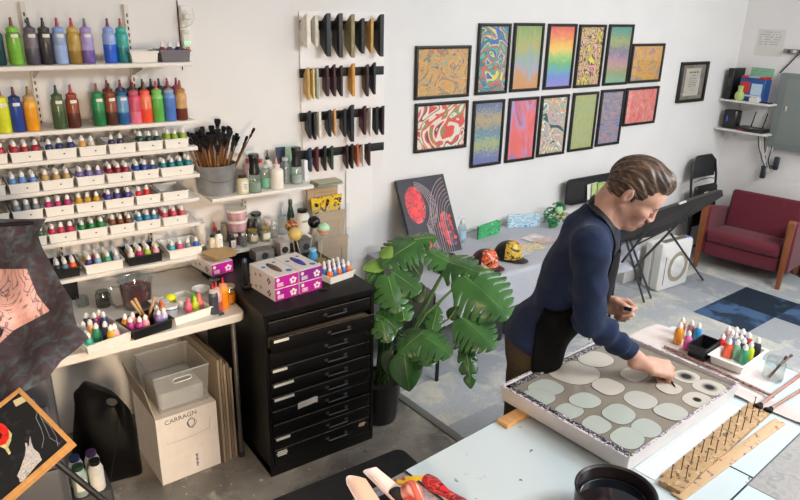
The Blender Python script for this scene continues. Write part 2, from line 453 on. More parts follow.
struct(tr.build('trim_1', M('#777570', .5)))
# lights: ceiling panels and added fills
def area(name, loc, sx, sy, power, col=(1, 1, 1), aim=None, spread=180):
    l = bpy.data.lights.new(name, 'AREA'); l.shape = 'RECTANGLE'; l.size = sx; l.size_y = sy; l.energy = power; l.color = col; l.spread = math.radians(spread)
    o = bpy.data.objects.new(name, l); COL.objects.link(o); o.location = loc
    if aim is not None: o.rotation_euler = (Vector(aim)-Vector(loc)).to_track_quat('-Z', 'Y').to_euler()
    return o
area('ceiling_lamp_right', (4.9, .6, HT-.02), 1.2, .6, 66, (.95, .975, 1), aim=(4.6, 1.8, 0))
area('ceiling_lamp_middle', (3.4, -.5, HT-.02), 1.2, .6, 108, (.93, .965, 1), aim=(2.5, 3.5, 1.2))
area('ceiling_lamp_left', (.1, .3, HT-.02),   .9, .5, 9, (1, .68, .42), aim=(.5, 3.5, 1.1))
area('ceiling_fill_near', (2.3, -.2, HT-.02), 1.0, .6, 27, (.93, .97, 1))  # added overhead fill that brightens the work table
area('side_fill', (.1, -1.0, 1.5), .5, .5, 12, (1, .76, .52), aim=(.65, 3.5, .35), spread=60)  # added low warm fill, unseen, reaching the wall under the desk
w = bpy.data.worlds.new('world'); S.world = w; w.use_nodes = True
w.node_tree.nodes['Background'].inputs[0].default_value = (.8, .85, .9, 1); w.node_tree.nodes['Background'].inputs[1].default_value = .3
S.view_settings.view_transform = 'Standard'; S.view_settings.look = 'None'; S.view_settings.gamma = 1; S.view_settings.exposure = 0.3
S.view_settings.use_curve_mapping = False
S.cycles.max_bounces = 8; S.cycles.transparent_max_bounces = 16
# ---------------- pictures on the wall ----------------
FR_BLACK = M('#15140f', .4, bump=.05)
def picture(name, label, cx, cz, w, h, paper, group=None, border=.020, depth=.022, mat_=None, y=D):
    t = thing(name, label, 'picture', (cx, y-.001, cz), 0, group)
    b = MB()
    for (x, z, a, c) in ((0, h/2-border/2, w, border), (0, -h/2+border/2, w, border), (-w/2+border/2, 0, border, h-2*border), (w/2-border/2, 0, border, h-2*border)):
        b.box((x, -depth/2, z), (a, depth, c), ch=.003)
    b.build('frame', FR_BLACK, t)
    b = MB(); b.box((0, -.006, 0), (w-2*border+.004, .010, h-2*border+.004)); b.build('marbled_print' if not mat_ else 'backing_mat', paper if not mat_ else mat_, t, smooth=False)
    b = MB(); b.box((0, -.0145, 0), (w-2*border+.002, .002, h-2*border+.002)); b.build('glazing', glass('#ffffff', .03, .02), t, smooth=False)
    return t
V3 = (1, 1, 1)
PA1 = marble(['#4a3f8f', '#7a9c8e', '#e7a04c', '#f0a244', '#8fb39a', '#e9a347', '#f2b65c', '#5a8f86', '#d97a45', '#f0b860', '#7fa898', '#efa94a'], 6, 3.2, 2, 1, rough=.4)
PP1 = marble(['#1f6f86', '#f2d637', '#2a8b8c', '#2c49c0', '#5fb8a0', '#1c7d80', '#e2503a', '#3aa18f', '#f0d83c', '#2f55d9', '#167a7c', '#8fc48a', '#1f6f86'], 4.6, 2.6, 1, 4, hard=True, lo=.25, hi=.75)
PP2 = bands(['#86a04c', '#9db05a', '#b6ab52', '#8fb09a', '#a7a6bb', '#cf9a5e', '#d8924b'], .44, .25, 30, .5, 2, (2.2, 1, .28), wob=.2, wscale=10)
PP3 = bands(['#e8503c', '#f2833b', '#f5b13c', '#f2cf52', '#9fcb68', '#5bb56e', '#54a9b8', '#5f86cf', '#8a82d6'], .44, .10, 60, 1, 3, wob=.10, wscale=9)
PP4 = marble(['#16130f', '#d8c62c', '#e9dc3c', '#16130f', '#e79a94', '#efb0a4', '#2a2418', '#e0cf38', '#c9a58e', '#181410'], 9, 2.6, 1, 8, (1, 1, .8), hard=True, lo=.3, hi=.7)
PP5 = bands(['#3f9a93', '#7fa36c', '#b3b061', '#5e6b8f', '#b98aa5', '#c49a8c', '#8f9a55', '#7cb490'], .44, .30, 70, .5, 5, wob=.08)
PA2 = marble(['#a77aa8', '#e0a23b', '#e8ae3f', '#cf9a4c', '#e9b34d', '#d98a5a', '#7fa39a', '#e0a440', '#b57aa0'], 5, 2.4, 3, 12)
PB1 = marble(['#e0463c', '#efe9d8', '#f1ebdc', '#5b4742', '#e5604f', '#f1ebdc', '#ece6d3', '#e94f45', '#8f9a5a', '#efe9d8', '#e0463c'], 3.6, 3, 1, 17, hard=True, lo=.3, hi=.7)
PQ1 = bands(['#64789a', '#8f96a0', '#c5a86a', '#b3a37a', '#4f86a8', '#6f9aa8', '#b3bb78', '#a8b27c', '#6f7fb3', '#6a72b0'], .44, .30, 70, .5, 7, wob=.05)
PQ2 = marble(['#4a53b8', '#7f83cf', '#e8606a', '#f0645a', '#e8768a', '#a79ad8', '#e05a4a', '#5a62c0'], 5, 1.5, 2, 23, (1.2, 1, .3), warp=.1)
PQ3 = marble(['#1d2124', '#5fb6b4', '#e9a53c', '#f0e9d6', '#4aa8a8', '#e59aa0', '#6fc0bc', '#e9a94c', '#f3eddc', '#3f9a9e', '#e5708a'], 5.2, 2.8, 1, 31, hard=True, lo=.28, hi=.72)
PQ4 = marble(['#6fa08a', '#a8ad55', '#b9b557', '#8fae72', '#d0bc5a', '#7aa89a', '#b8bc50', '#6f9a5a'], 14, 3.5, 4, 37, (1.6, 1, .6))
PQ5 = marble(['#2f62b0', '#4f86c0', '#e0913f', '#5f9aa8', '#3a6cc0', '#d88a4a', '#7a86a8', '#3f6fb8'], 7, 3.5, 3, 41, (.6, 1, 1.5))
PB2 = marble(['#ee7f78', '#ef6b66', '#f4a198', '#ee7a74', '#f3b3a5', '#ec6f6c', '#f0938a'], 5, 3.2, 3, 43)
GP = 'framed marbled prints on the white wall'
for nm, lab, cx, cz, w_, h_, pp in (
 ('a', 'black framed landscape print marbled in orange, green and violet, upper left of the wall group', 2.817, 1.850, .455, .335, PA1),
 ('a', 'black framed print of teal, yellow, red and bright blue swirls', 3.249, 1.922, .292, .470, PP1),
 ('a', 'black framed print of feathery green streaks running down into orange', 3.573, 1.926, .292, .470, PP2),
 ('a', 'black framed rainbow print fading from red at top to blue and violet', 3.912, 1.925, .298, .466, PP3),
 ('a', 'black framed print of yellow, pink and black squiggles', 4.243, 1.922, .298, .464, PP4),
 ('a', 'black framed speckled print with teal top, violet middle and green base', 4.580, 1.925, .298, .464, PP5),
 ('a', 'black framed landscape print in gold and orange, upper right of the wall group', 4.957, 1.853, .425, .312, PA2),
 ('a', 'black framed landscape print of red and white swirls, lower left of the wall group', 2.823, 1.495, .448, .326, PB1),
 ('a', 'black framed speckled print banded slate blue, sand, teal, olive and violet', 3.242, 1.412, .292, .470, PQ1),
 ('a', 'black framed print of coral red flames over violet blue', 3.581, 1.412, .298, .470, PQ2),
 ('a', 'black framed print of turquoise, gold, pink and white curls', 3.910, 1.417, .302, .462, PQ3),
 ('a', 'black framed print of fine mossy green and olive texture', 4.252, 1.422, .292, .460, PQ4),
 ('a', 'black framed print of blue and orange waves, lower row next to the coral landscape', 4.580, 1.431, .294, .455, PQ5),
 ('a', 'black framed landscape print of coral pink ripples, lower right of the wall group', 4.962, 1.503, .430, .315, PB2)):
    picture('framed_print', lab, cx, cz, w_, h_, pp, GP)
ce = picture('framed_certificate', 'black framed certificate with grey brown mat hanging by the room corner', 5.655, 1.673, .405, .350, None, None, .024, .03, M('#8b8073', .7))
b = MB(); b.box((-.005, -.0125, 0), (.22, .002, .24)); sh = b.build('certificate_sheet', M('#e9e0cf', .6), ce, smooth=False)
b = MB(); rr = random.Random(5)
for k, (wd, z) in enumerate([(.14, .085), (.06, .055), (.10, .03), (.12, .01), (.13, -.005), (.11, -.02), (.12, -.035), (.05, -.07)]):
    n_ = 14 if k == 0 else 20
    for i in range(n_):
        if rr.random() < .8: b.box((-wd/2+wd*(i+.5)/n_, -.0141, z+rr.uniform(-.001, .001)), (wd/n_*.7, .0008, .010 if k == 0 else .0035))
b.build('engraved_lines', M('#4a443d', .7), sh, smooth=False)

# ---------------- frame corner samples ----------------
bd = MB(); bd.box((2.068, D-.0055, 1.742), (.573, .0108, .941), ch=.001)
tag(bd.build('sample_board', M('#f0ebe8', .5)), 'large white board carrying four rows of picture frame corner samples', 'board')
stripz = {}
for yy in (25.5, 72, 114.5, 151): stripz[yy] = atY(340, yy, D-.02).z
WOOD_END = M('#c9ab86', .7)
for yy, nm in ((25.5, 'topmost'), (72, 'second'), (114.5, 'third'), (151, 'lowest')):
    x0 = atY(300, yy, D-.02).x; x1 = atY(384, yy, D-.02).x
    b = MB(); b.box(((x0+x1)/2, D-.0155, stripz[yy]), (x1-x0, .007, .05), ch=.001)
    tag(b.build('mounting_strip', M('#101012', .6)), 'black horizontal strip on the sample board, the %s of four' % nm, 'strip', 'black strips on the sample board')
def sample(px, yc, top, bot, c, wd, lab, proud=.05, grain=None):
    wd = wd*1.25
    zt = atY(px, top, D-.045).z; zb = atY(px, bot, D-.045).z; x = atY(px-2, yc, D-.03).x
    h = zt-zb; y0 = D-.0195; mt = grain or M(c, .4, .4, noise=.10, nscale=30, coat=.1)
    t = thing('frame_sample', lab, 'frame sample', (x, y0, (zt+zb)/2), 0, 'frame corner samples on the white board')
    # mitred moulding: long edge outwards; stepped face profile
    cut = min(proud*.9, h*.28)
    prof = [(0, 0), (wd, 0), (wd, -proud*.55), (wd*.8, -proud*.75), (wd*.72, -proud), (wd*.15, -proud), (0, -proud*.8)]
    b = MB(); n = len(prof); vs = []
    for sgn in (-1, 1):
        for (a, y) in prof:
            vs.append((a-wd/2, y, sgn*(h/2-cut*(1-abs(y)/proud))))
    b.mat(0); b.add(vs, [(i, (i+1) % n, n+(i+1) % n, n+i) for i in range(n)])
    b.mat(1); b.add(vs, [tuple(reversed(range(n))), tuple(range(n, 2*n))])
    b.build('moulding', [mt, WOOD_END], t, smooth=False)
row1 = [(306, '#e9e0d2', 'cream white moulding with tan edge', 13, 48, .032), (314, '#cfc8b8', 'champagne silver moulding in the top row', 15, 46, .028), (326, '#1b1c1f', 'wide flat black moulding, first black one in the top row', 13, 56, .036), (338, '#2b211d', 'dark brown moulding between black and gold ones, top row', 13, 57, .034), (350, '#8f8055', 'speckled antique gold moulding', 14, 57, .032),
        (360, '#17181a', 'small ribbed black moulding beside the tan one, top row', 18, 53, .03), (369, '#c49a4e', 'honey tan moulding in the top row', 18, 53, .024), (379, '#1c1e20', 'black moulding at the right end of the top row', 14, 56, .036)]
row2 = [(308, '#caa15f', 'light gold strip moulding at the left of the second row', 67, 100, .02), (313, '#e3cf88', 'pale yellow gold moulding in the second row', 67, 99, .012), (317, '#a9a79f', 'brushed silver moulding in the second row', 67, 99, .018), (327, '#3b1d1f', 'maroon moulding, left of the three dark ones in the second row', 65, 96, .022), (334, '#401b22', 'burgundy moulding, middle of the three dark ones in the second row', 64, 96, .02), (341, '#33201d', 'mahogany moulding, right of the three dark ones in the second row', 65, 96, .02),
        (353, '#d39440', 'orange oak moulding alone in the second row', 63, 96, .024), (367, '#3a2620', 'walnut brown moulding near the right end of the second row', 64, 96, .022), (374, '#22262b', 'charcoal moulding at the right end of the second row', 62, 94, .022)]
row3 = [(309, '#202226', 'black moulding at the left end of the third row', 110, 138, .02), (314, '#26262a', 'soft black moulding, second in the third row', 111, 139, .02), (319, '#e7e1d6', 'white moulding left of centre in the third row', 110, 138, .02), (329, '#222225', 'narrow black moulding with light inner edge, third row', 109, 136, .02), (334, '#cf9e6b', 'peach wood moulding in the third row', 108, 135, .016), (344, '#26292d', 'dark grey moulding before the tall one, third row', 108, 136, .02), (351.5, '#25282c', 'tall wide charcoal moulding in the third row', 104, 141, .03),
        (364, '#4a1f25', 'deep red moulding in the third row', 105, 134, .024), (370, '#ece7df', 'thin white moulding near the right of the third row', 106, 136, .014), (376, '#1f2225', 'black moulding second from the right in the third row', 106, 134, .022), (382, '#2c2424', 'brown black moulding at the right end of the third row', 105, 134, .022)]
row4 = [(310, '#2c3a4e', 'navy blue moulding in the lowest row', 147, 171, .022), (317, '#56262e', 'wine red moulding in the lowest row', 146, 171, .022), (325, '#22242a', 'black moulding between wine red and green ones, lowest row', 145, 170, .02), (332, '#2f4436', 'dark green moulding in the lowest row', 145, 169, .02), (347, '#3a2022', 'maroon brown moulding right of the gap in the lowest row', 144, 168, .018), (352, '#23211f', 'black moulding before the orange one in the lowest row', 143, 168, .018), (357.5, '#b8643a', 'burnt orange moulding in the lowest row', 143, 166, .016), (363, '#e7e2da', 'thin white moulding in the lowest row', 143, 166, .012), (369, '#3a2626', 'dark brown moulding at the right end of the lowest row', 142, 165, .02)]
for row, yc, pr in ((row1, 25.5, .072), (row2, 72, .046), (row3, 114.5, .052), (row4, 151, .044)):
    for px, c, lab, t_, b_, wd in row: sample(px, yc, t_+0, b_+0, c, wd, lab, pr)
def splat(base, spots, sc=60, thr=.62, rough=.4, seed=0):
    mt, nt, b = newmat('splattered'); tc = nt.nodes.new('ShaderNodeTexCoord')
    last = None; cur = None
    for i, c in enumerate(spots):
        mp = nt.nodes.new('ShaderNodeMapping'); mp.inputs['Location'].default_value = (seed+i*3.1, i*1.7, 0); nt.links.new(tc.outputs['Object'], mp.inputs[0])
        n = nt.nodes.new('ShaderNodeTexNoise'); n.inputs['Scale'].default_value = sc*(1+.35*i); n.inputs['Detail'].default_value = 3
        nt.links.new(mp.outputs[0], n.inputs['Vector'])
        r = ramp(nt, [(thr, '#000000'), (thr+.02, '#ffffff')]); nt.links.new(n.outputs[0], r.inputs[0])
        mx = nt.nodes.new('ShaderNodeMixRGB'); nt.links.new(r.outputs[0], mx.inputs[0]); mx.inputs[2].default_value = (*lin(c), 1)
        if cur is None: mx.inputs[1].default_value = (*lin(base), 1)
        else: nt.links.new(cur, mx.inputs[1])
        cur = mx.outputs[0]
    nt.links.new(cur, b.inputs['Base Color']); b.inputs['Roughness'].default_value = rough
    return mt
# ---------------- shelves ----------------
SHW = M('#e4dfd8', .45, noise=.03, nscale=8)
SZ = [1.974, 1.695, 1.564, 1.425, 1.300, 1.170, .984]
SN = ['topmost wall shelf', 'second wall shelf', 'third wall shelf', 'fourth wall shelf', 'fifth wall shelf', 'sixth wall shelf', 'lowest wall shelf']
SL = ['the topmost', 'the second', 'the third', 'the fourth', 'the fifth', 'the sixth', 'the lowest']
SXR = [1.088, 1.082, 1.078, 1.076, 1.066, 1.06, 1.045]
SF = 3.33
def shelf(x0, x1, z, label, group, yf=SF, brx=()):
    t = thing('wall_shelf', label, 'shelf', ((x0+x1)/2, D, z), 0, group)
    b = MB(); b.box((0, -(D-yf)/2-.012, -.0095), (x1-x0, D-yf-.024, .019), ch=.002); b.build('board', SHW, t)
    for bx in brx:
        b = MB(); X = bx-(x0+x1)/2
        b.prism([(-.022, -.02), (-(D-yf)*.85, -.02), (-(D-yf)*.85, -.028), (-.04, -.07), (-.022, -.07)], .004, T=Matrix(((0, 0, 1, X-.002), (1, 0, 0, 0), (0, 1, 0, 0), (0, 0, 0, 1))))
        b.build('bracket', M('#dcd6cd', .4, metal=.0), t, smooth=False)
for z, lb, xr in zip(SZ, SL, SXR):
    shelf(-.25, xr, z, 'long white wall shelf, %s of the seven above the desk' % lb, 'white shelves above the desk', brx=(.42, .86))
for x in (.42, .86):
    b = MB(); b.box((x, D-.011, 1.50), (.022, .019, 1.30), ch=.001)
    for k in range(42): b.box((x, D-.0208, .9+k*.03), (.006, .0016, .016))
    s_ = MB(); s_.box((x, D-.011, 1.55), (.022, .019, 1.36), ch=.001)
    o = thing('shelf_standard', 'white slotted metal standard holding the shelves, %s of two' % ('left' if x < .5 else 'right'), 'shelf standard', (0, 0, 0), 0, 'slotted standards')
    s_.build('rail', M('#ddd8d0', .4), o)
    q = MB()
    for k in range(43): q.box((x, D-.0208, .92+k*.03), (.006, .0016, .016))
    q.build('slots', M('#3a3632', .7), o, smooth=False)
shelf(1.13, 1.727, 1.279, 'white shelf with the brush bucket and spray bottles', 'white shelves above the drawer cabinet', brx=(1.40,))
shelf(1.122, 1.712, .975, 'white shelf crowded with jars above the glove boxes', 'white shelves above the drawer cabinet', brx=(1.40,))
for z in ():
    pass
o = thing('shelf_standard', 'white slotted standard behind the jars above the cabinet', 'shelf standard')
b = MB(); b.box((1.40, D-.011, 1.10), (.022, .019, .42), ch=.001); b.build('rail', M('#ddd8d0', .4), o)
q = MB()
for k in range(13): q.box((1.40, D-.0208, .93+k*.03), (.006, .0016, .016))
q.build('slots', M('#3a3632', .7), o, smooth=False)

# ---------------- folding desk under the shelves ----------------
DZ = .85
dk = thing('folding_desk', 'white plastic folding table under the paint shelves', 'table', (.36, 2.797, 0), math.radians(1.3))
b = MB()
W2, DP = .722, .735
pts = []
for cx, cy, a0 in ((W2-.05, .05, -90), (W2-.05, DP-.05, 0), (-.55+.05, DP-.05, 90), (-.55+.05, .05, 180)):
    for k in range(6): a = math.radians(a0+18*k); pts.append((cx+.05*math.cos(a), cy+.05*math.sin(a)))
b.prism(pts, .042, T=TR((0, 0, DZ-.042)))
b.build('tabletop', M('#e3ddd4', .45, bump=.05, bscale=200), dk, bevel=.006)
GM = M('#5d5c5a', .45, metal=.4)
for x in (-.45, .676):
    b = MB(); b.tube([(x, .07, .012), (x, .07, DZ-.06), (x, .09, DZ-.046)], .0125, 10); b.build('leg', GM, dk)
    b = MB(); b.tube([(x, DP-.07, .012), (x, DP-.07, DZ-.06), (x, DP-.09, DZ-.046)], .0125, 10); b.build('leg', GM, dk)
    b = MB(); b.tube([(x, .07, .12), (x, DP-.07, .12)], .009, 8); b.build('crossbar', GM, dk)
    for y in (.07, DP-.07):
        b = MB(); b.lathe([(.017, 0), (.017, .02), (.014, .03)], 10, T=TR((x, y, .0))); b.build('foot_cap', M('#222222', .6), dk)

# ---------------- flat file cabinet ----------------
CX0, CX1, CYF, CYB, CH = 1.090, 1.694, 2.632, 3.47, .912
cab = thing('drawer_cabinet', 'worn black flat file cabinet with ten shallow drawers', 'cabinet', ((CX0+CX1)/2, CYF, 0), 0)
CW = CX1-CX0; CD = CYB-CYF
CB = M('#0d0c0c', .38, .5, bump=.12, bscale=25, noise=.3, nscale=9)
def worn_black():
    mt, nt, b = newmat('worn_black_paint'); tc = nt.nodes.new('ShaderNodeTexCoord')
    n = nt.nodes.new('ShaderNodeTexNoise'); n.inputs['Scale'].default_value = 45; n.inputs['Detail'].default_value = 6
    nt.links.new(tc.outputs['Object'], n.inputs['Vector'])
    r = ramp(nt, [(.0, '#070707'), (.70, '#0c0b0c'), (.735, '#3a3029'), (.78, '#8a7a68')]); nt.links.new(n.outputs[0], r.inputs[0]); nt.links.new(r.outputs[0], b.inputs['Base Color'])
    b.inputs['Roughness'].default_value = .42; b.inputs['Specular IOR Level'].default_value = .3
    return mt
CB = worn_black()
b = MB()
b.box((0, CD/2, .029), (CW, CD-.004, .058)); b.box((-CW/2+.009, CD/2, CH/2), (.018, CD, CH-.03)); b.box((CW/2-.009, CD/2, CH/2), (.018, CD, CH-.03)); b.box((0, CD-.008, CH/2), (CW-.03, .012, CH-.03))
b.build('carcass', CB, cab, bevel=.002)
b = MB(); b.box((0, CD/2-.004, CH-.012), (CW+.012, CD+.02, .024), ch=.004); b.box((0, .006, CH-.032), (CW-.03, .012, .018)); b.build('top', CB, cab)
dz = [.862, .786, .701, .613, .534, .456, .378, .303, .229, .153, .060]
WL = M('#e6e1d8', .6)
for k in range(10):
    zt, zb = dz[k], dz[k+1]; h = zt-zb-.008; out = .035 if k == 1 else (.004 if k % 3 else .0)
    sk = math.radians(-1.2) if k == 1 else 0
    dr = thing('drawer', None, None, (0, -out, (zt+zb)/2), sk); dr.parent = cab
    p = MB(); p.box((0, .009, 0), (CW-.042, .016, h), ch=.003)
    p.build('drawer_front', CB, dr)
    if k == 1:
        p = MB(); p.box((0, .20, -.006), (CW-.06, .37, .045)); p.build('drawer_box', M('#9a8468', .6), dr, smooth=False)
    p = MB(); hz = h*.05
    p.tube([(.02, .003, hz), (.02, -.020, hz-.004), (.13, -.020, hz-.004), (.13, .003, hz)], .0032, 6)
    p.box((.02, -.001, hz), (.018, .004, .012)); p.box((.13, -.001, hz), (.018, .004, .012))
    p.build('handle', M('#6a6a6e', .35, metal=.7), dr)
    p = MB(); p.lathe([(.009, 0), (.008, .004), (.004, .006)], 10, T=TR((.262, .001, .0), rx=PI/2)); p.build('knob', M('#1c1b1b', .4, metal=.5), dr)
    p = MB(); p.box((0, .0012, h/2+.0006), (CW-.05, .004, .0016)); p.build('worn_highlight', M('#6e645a', .5, noise=.5, nscale=60), dr, smooth=False)  # pale scratches and edge highlight, both put into the strip's colour
    lab = {1: .075, 3: .075, 4: .105, 5: .105, 8: .075, 9: .06}.get(k)
    if lab:
        p = MB()
        if k == 9:
            for q_ in (-1, 0, 1): p.box((-CW/2+.034+lab/2, -.0008, h*.22+q_*.0105), (lab-.01*abs(q_), .0014, .007))
        else: p.box((-CW/2+.034+lab/2, -.0008, h*.5-.012), (lab, .0014, .014))
        p.build('label_strip', WL, dr, smooth=False)
    if k == 6:
        p = MB(); p.grid(lambda u, v: (-.145+.11*u, -.004-.010*math.sin(u*PI)**2, .008+.034*v+.012*math.sin(u*2.6)), 8, 2, .0006); p.build('paper_tag', M('#d9d0c8', .6), dr)
    if k == 9:
        p = MB(); p.lathe([(.014, 0), (.014, .004), (.006, .006)], 14, T=TR((.15, .001, -.008), rx=PI/2)); p.build('lock', M('#3a3a3a', .3, metal=.9), dr)
        p = MB(); p.prism([(-.022, -.008), (.01, -.012), (.026, .004), (.012, .012), (-.018, .010)], .0012, T=Matrix(((1, 0, 0, .232), (0, 0, -1, .0015), (0, 1, 0, .012), (0, 0, 0, 1)))); p.build('tape_scrap', M('#c2a888', .6), dr, smooth=False)

# ---------------- wall table with grey cloth ----------------
TZ = .69
wt = thing('folding_table', 'long folding table along the white wall, under the grey cloth', 'table', (3.2, 3.2, 0), 0)
b = MB(); b.box((0, 0, TZ-.024), (1.86, .70, .04), ch=.008); b.build('tabletop', M('#d8d8d6', .5), wt)
for sx in (-1, 1):
    for y in (-.28, .28):
        b = MB(); b.tube([(sx*.84, y, .004), (sx*.84, y, TZ-.046)], .0125, 8); b.build('leg', BLACK, wt)
cl = MB()
X0, X1, Y0, Y1 = 2.235, 4.15, 2.815, 3.56
def clothf(u, v):
    # v: 0 = back edge ... drape over the front ; u along
    x = X0-.0+(X1-X0)*u
    L = (Y1-Y0); s = v*(L+.235)
    if s < L-.02: y = Y1-s; z = TZ+.0005
    elif s < L+.02:
        a = (s-L+.02)/.04*PI/2; y = Y0+.02-.025*math.sin(a); z = TZ+.0005-.022*(1-math.cos(a))
    else:
        d = s-L-.02; y = Y0-.006-.02*d+.006*math.sin(x*21+math.sin(x*5)*2)*d*4; z = TZ-.022-d
    return (x, y+.04*(x-3.2)*.0, z)
cl.grid(clothf, 150, 60, .0)
# left side drape
def cloth2(u, v):
    y = Y1-(Y1-Y0)*u; d = v*.235
    return (X0-.004-.01*math.sin(v*1.5)+.012*math.sin(y*24)*d*4, y, TZ-.0005-d)
cl.grid(cloth2, 60, 12, .0)
tag(cl.build('tablecloth', M('#b4b5bc', .85, noise=.03, nscale=60, bump=.1, bscale=300), angle=60), 'pale grey cloth covering the long table with the caps', 'tablecloth')

# ---------------- armchair ----------------
ac = thing('armchair', 'maroon armchair with wooden front legs in the room corner', 'armchair', (5.735, 2.885, 0), math.radians(-90-11))
# local: x = chair's left-right, +y = back ; front at y=0 ; rotated so front faces -X world
ac.rotation_euler = (0, 0, math.radians(-90+10))
MR = M('#6a2833', .85, .2, noise=.06, nscale=40, bump=.12, bscale=500, sheen=.2)
AW = .405
def soft(b_, c, d, r=.03, nx=6):
    b_.box(c, d, ch=r)
for sx in (-1, 1):
    b = MB(); b.prism([(0.03, .15), (.55, .13), (.55, .50), (.05, .60), (.02, .585)], .085, T=Matrix(((0, 0, 1, sx*(AW-.045)-.0425), (1, 0, 0, 0), (0, 1, 0, 0), (0, 0, 0, 1))))
    b.build('armrest', MR, ac, bevel=.018)
    b = MB()
    x0 = sx*(AW-.044)
    b.add([(x0-.018, -.012, .0), (x0+.018, -.012, .0), (x0+.018, .03, .0), (x0-.018, .03, .0), (x0-.028, -.01, .61), (x0+.028, -.01, .61), (x0+.028, .035, .625), (x0-.028, .035, .625)],
          [(3, 2, 1, 0), (4, 5, 6, 7), (0, 1, 5, 4), (1, 2, 6, 5), (2, 3, 7, 6), (3, 0, 4, 7)])
    b.build('leg', M('#8a4f28', .35, noise=.2, nscale=12, stretch=(6, 6, .6), coat=.2), ac, bevel=.006)
    b = MB(); b.add([(x0-.02, .50, 0), (x0+.02, .50, 0), (x0+.02, .535, 0), (x0-.02, .535, 0), (x0-.03, .48, .16), (x0+.03, .48, .16), (x0+.03, .53, .16), (x0-.03, .53, .16)],
          [(3, 2, 1, 0), (4, 5, 6, 7), (0, 1, 5, 4), (1, 2, 6, 5), (2, 3, 7, 6), (3, 0, 4, 7)]); b.build('leg', M('#8a4f28', .35, noise=.2, nscale=12), ac, bevel=.004)
b = MB(); b.box((0, .28, .205), (2*AW-.175, .52, .13), ch=.015); b.build('seat_base', MR, ac, bevel=.01)
b = MB(); b.prism([(-.002, .275), (.42, .258), (.42, .35), (.03, .385), (-.01, .36)], 2*AW-.19, T=Matrix(((0, 0, 1, -(AW-.095)), (1, 0, 0, 0), (0, 1, 0, 0), (0, 0, 0, 1)))); b.build('seat_cushion', MR, ac, bevel=.026)
b = MB(); b.prism([(.40, .27), (.54, .24), (.575, .66), (.48, .70)], 2*AW-.182, T=Matrix(((0, 0, 1, -(AW-.091)), (1, 0, 0, 0), (0, 1, 0, 0), (0, 0, 0, 1)))); b.build('backrest', MR, ac, bevel=.028)

# ---------------- air purifier ----------------
p0 = atZ(657, 294, 0); p1 = atZ(687, 284, 0)
yaw = math.atan2(p1.y-p0.y, p1.x-p0.x)
ap = thing('air_purifier', 'white air purifier with round beige ring on its front', 'air purifier', ((p0.x+p1.x)/2, (p0.y+p1.y)/2, 0), yaw)
WP = M('#eceae6', .3, coat=.2)
PW = .41; PH = .44
b = MB(); b.box((0, .055, PH/2+.006), (PW, .11, PH-.012), ch=.022); b.build('front_housing', WP, ap, bevel=.008)
b = MB(); b.box((-.008, .15, PH/2-.006), (PW-.03, .085, PH-.03), ch=.02); b.build('rear_housing', WP, ap, bevel=.006)
rx90 = Matrix(((1, 0, 0, .02), (0, 0, 1, -.004), (0, 1, 0, PH*.47), (0, 0, 0, 1)))
b = MB(); b.lathe([(.098, .004), (.100, -.001), (.135, -.001), (.137, .004), (.134, .008)], 40, T=rx90, cap=False); b.build('grille_ring', M('#a59a88', .5), ap)
b = MB(); b.lathe([(.0001, -.006), (.05, -.005), (.085, -.002), (.096, .004)], 40, T=rx90, cap=False); b.build('center_disc', WP, ap)
b = MB(); b.box((-PW/2+.045, -.0006, PH*.45), (.006, .003, .26)); b.build('side_slit', BLACK, ap, smooth=False)
b = MB(); b.box((0, .055, PH+.0008), (PW-.08, .05, .004)); b.build('vent_panel', M('#6e665c', .5), ap, smooth=False)
b = MB(); b.box((.15, .03, PH+.002), (.03, .016, .004)); b.build('indicator_light', M('#2b46d8', .3, emit=1.0), ap, smooth=False)

# ---------------- work table ----------------
TA = math.radians(6.0); WA = Vector((1.052, 1.441, 0)); WU = Vector((math.cos(TA), math.sin(TA), 0)); WV = Vector((-math.sin(TA), math.cos(TA), 0))
def TP(u, v, z): q = WA+WU*u+WV*v; return Vector((q.x, q.y, z))
def tuv(px, py, z):
    q = atZ(px, py, z)-WA; return q.x*WU.x+q.y*WU.y, q.x*WV.x+q.y*WV.y
WZ = .85
wk = thing('work_table', 'large studio work table under the white glass sheets', 'table', WA, TA)
GREYT = marble(['#8f8c8b', '#a19d9b', '#97938f', '#a39f9c', '#8b8888', '#b0a9a3'], 14, .5, 6, 2)
b = MB(); b.box((.60, -.665, WZ-.028), (2.22, 1.34, .04), ch=.004); b.build('tabletop', GREYT, wk)
for (u, v) in ((-.42, -.08), (1.60, -.08), (-.42, -1.25), (1.60, -1.25)):
    b = MB(); b.box((u, v, (WZ-.048)/2), (.06, .06, WZ-.048), ch=.004); b.build('leg', M('#9a9792', .5), wk)
GLS = splat('#c8d3d6', ['#b9bcae', '#bfcad2', '#5f5a66'], 9, .70, .14)
GE = M('#29444a', .2)
def sheet(u0, u1, v0, v1, label):
    t = thing('glass_sheet', label, 'glass sheet', TP((u0+u1)/2, (v0+v1)/2, WZ-.0078), TA, 'white glass work surfaces')
    b = MB(); b.box((0, 0, .0035), (u1-u0, v1-v0, .006)); b.mat(1)
    b.build('pane', [GLS, GE], t, smooth=False)
    b = MB()
    a, c = (u1-u0)/2, (v1-v0)/2
    for (x, y, sx, sy) in ((0, c-.0006, 2*a, .0016), (0, -c+.0006, 2*a, .0016), (a-.0006, 0, .0016, 2*c-.004), (-a+.0006, 0, .0016, 2*c-.004)): b.box((x, y, .0038), (sx, sy, .0070))
    b.build('dark_edge', GE, t, smooth=False)
    return t
sheet(0, .846, -.735, .0, 'white topped glass sheet under the bath, its left half')
sheet(.8495, 1.695, -.735, .0, 'white topped glass sheet reaching to the far right table corner')
sheet(0, .80, -1.30, -.738, 'white glass sheet nearest the camera, partly outside the frame')
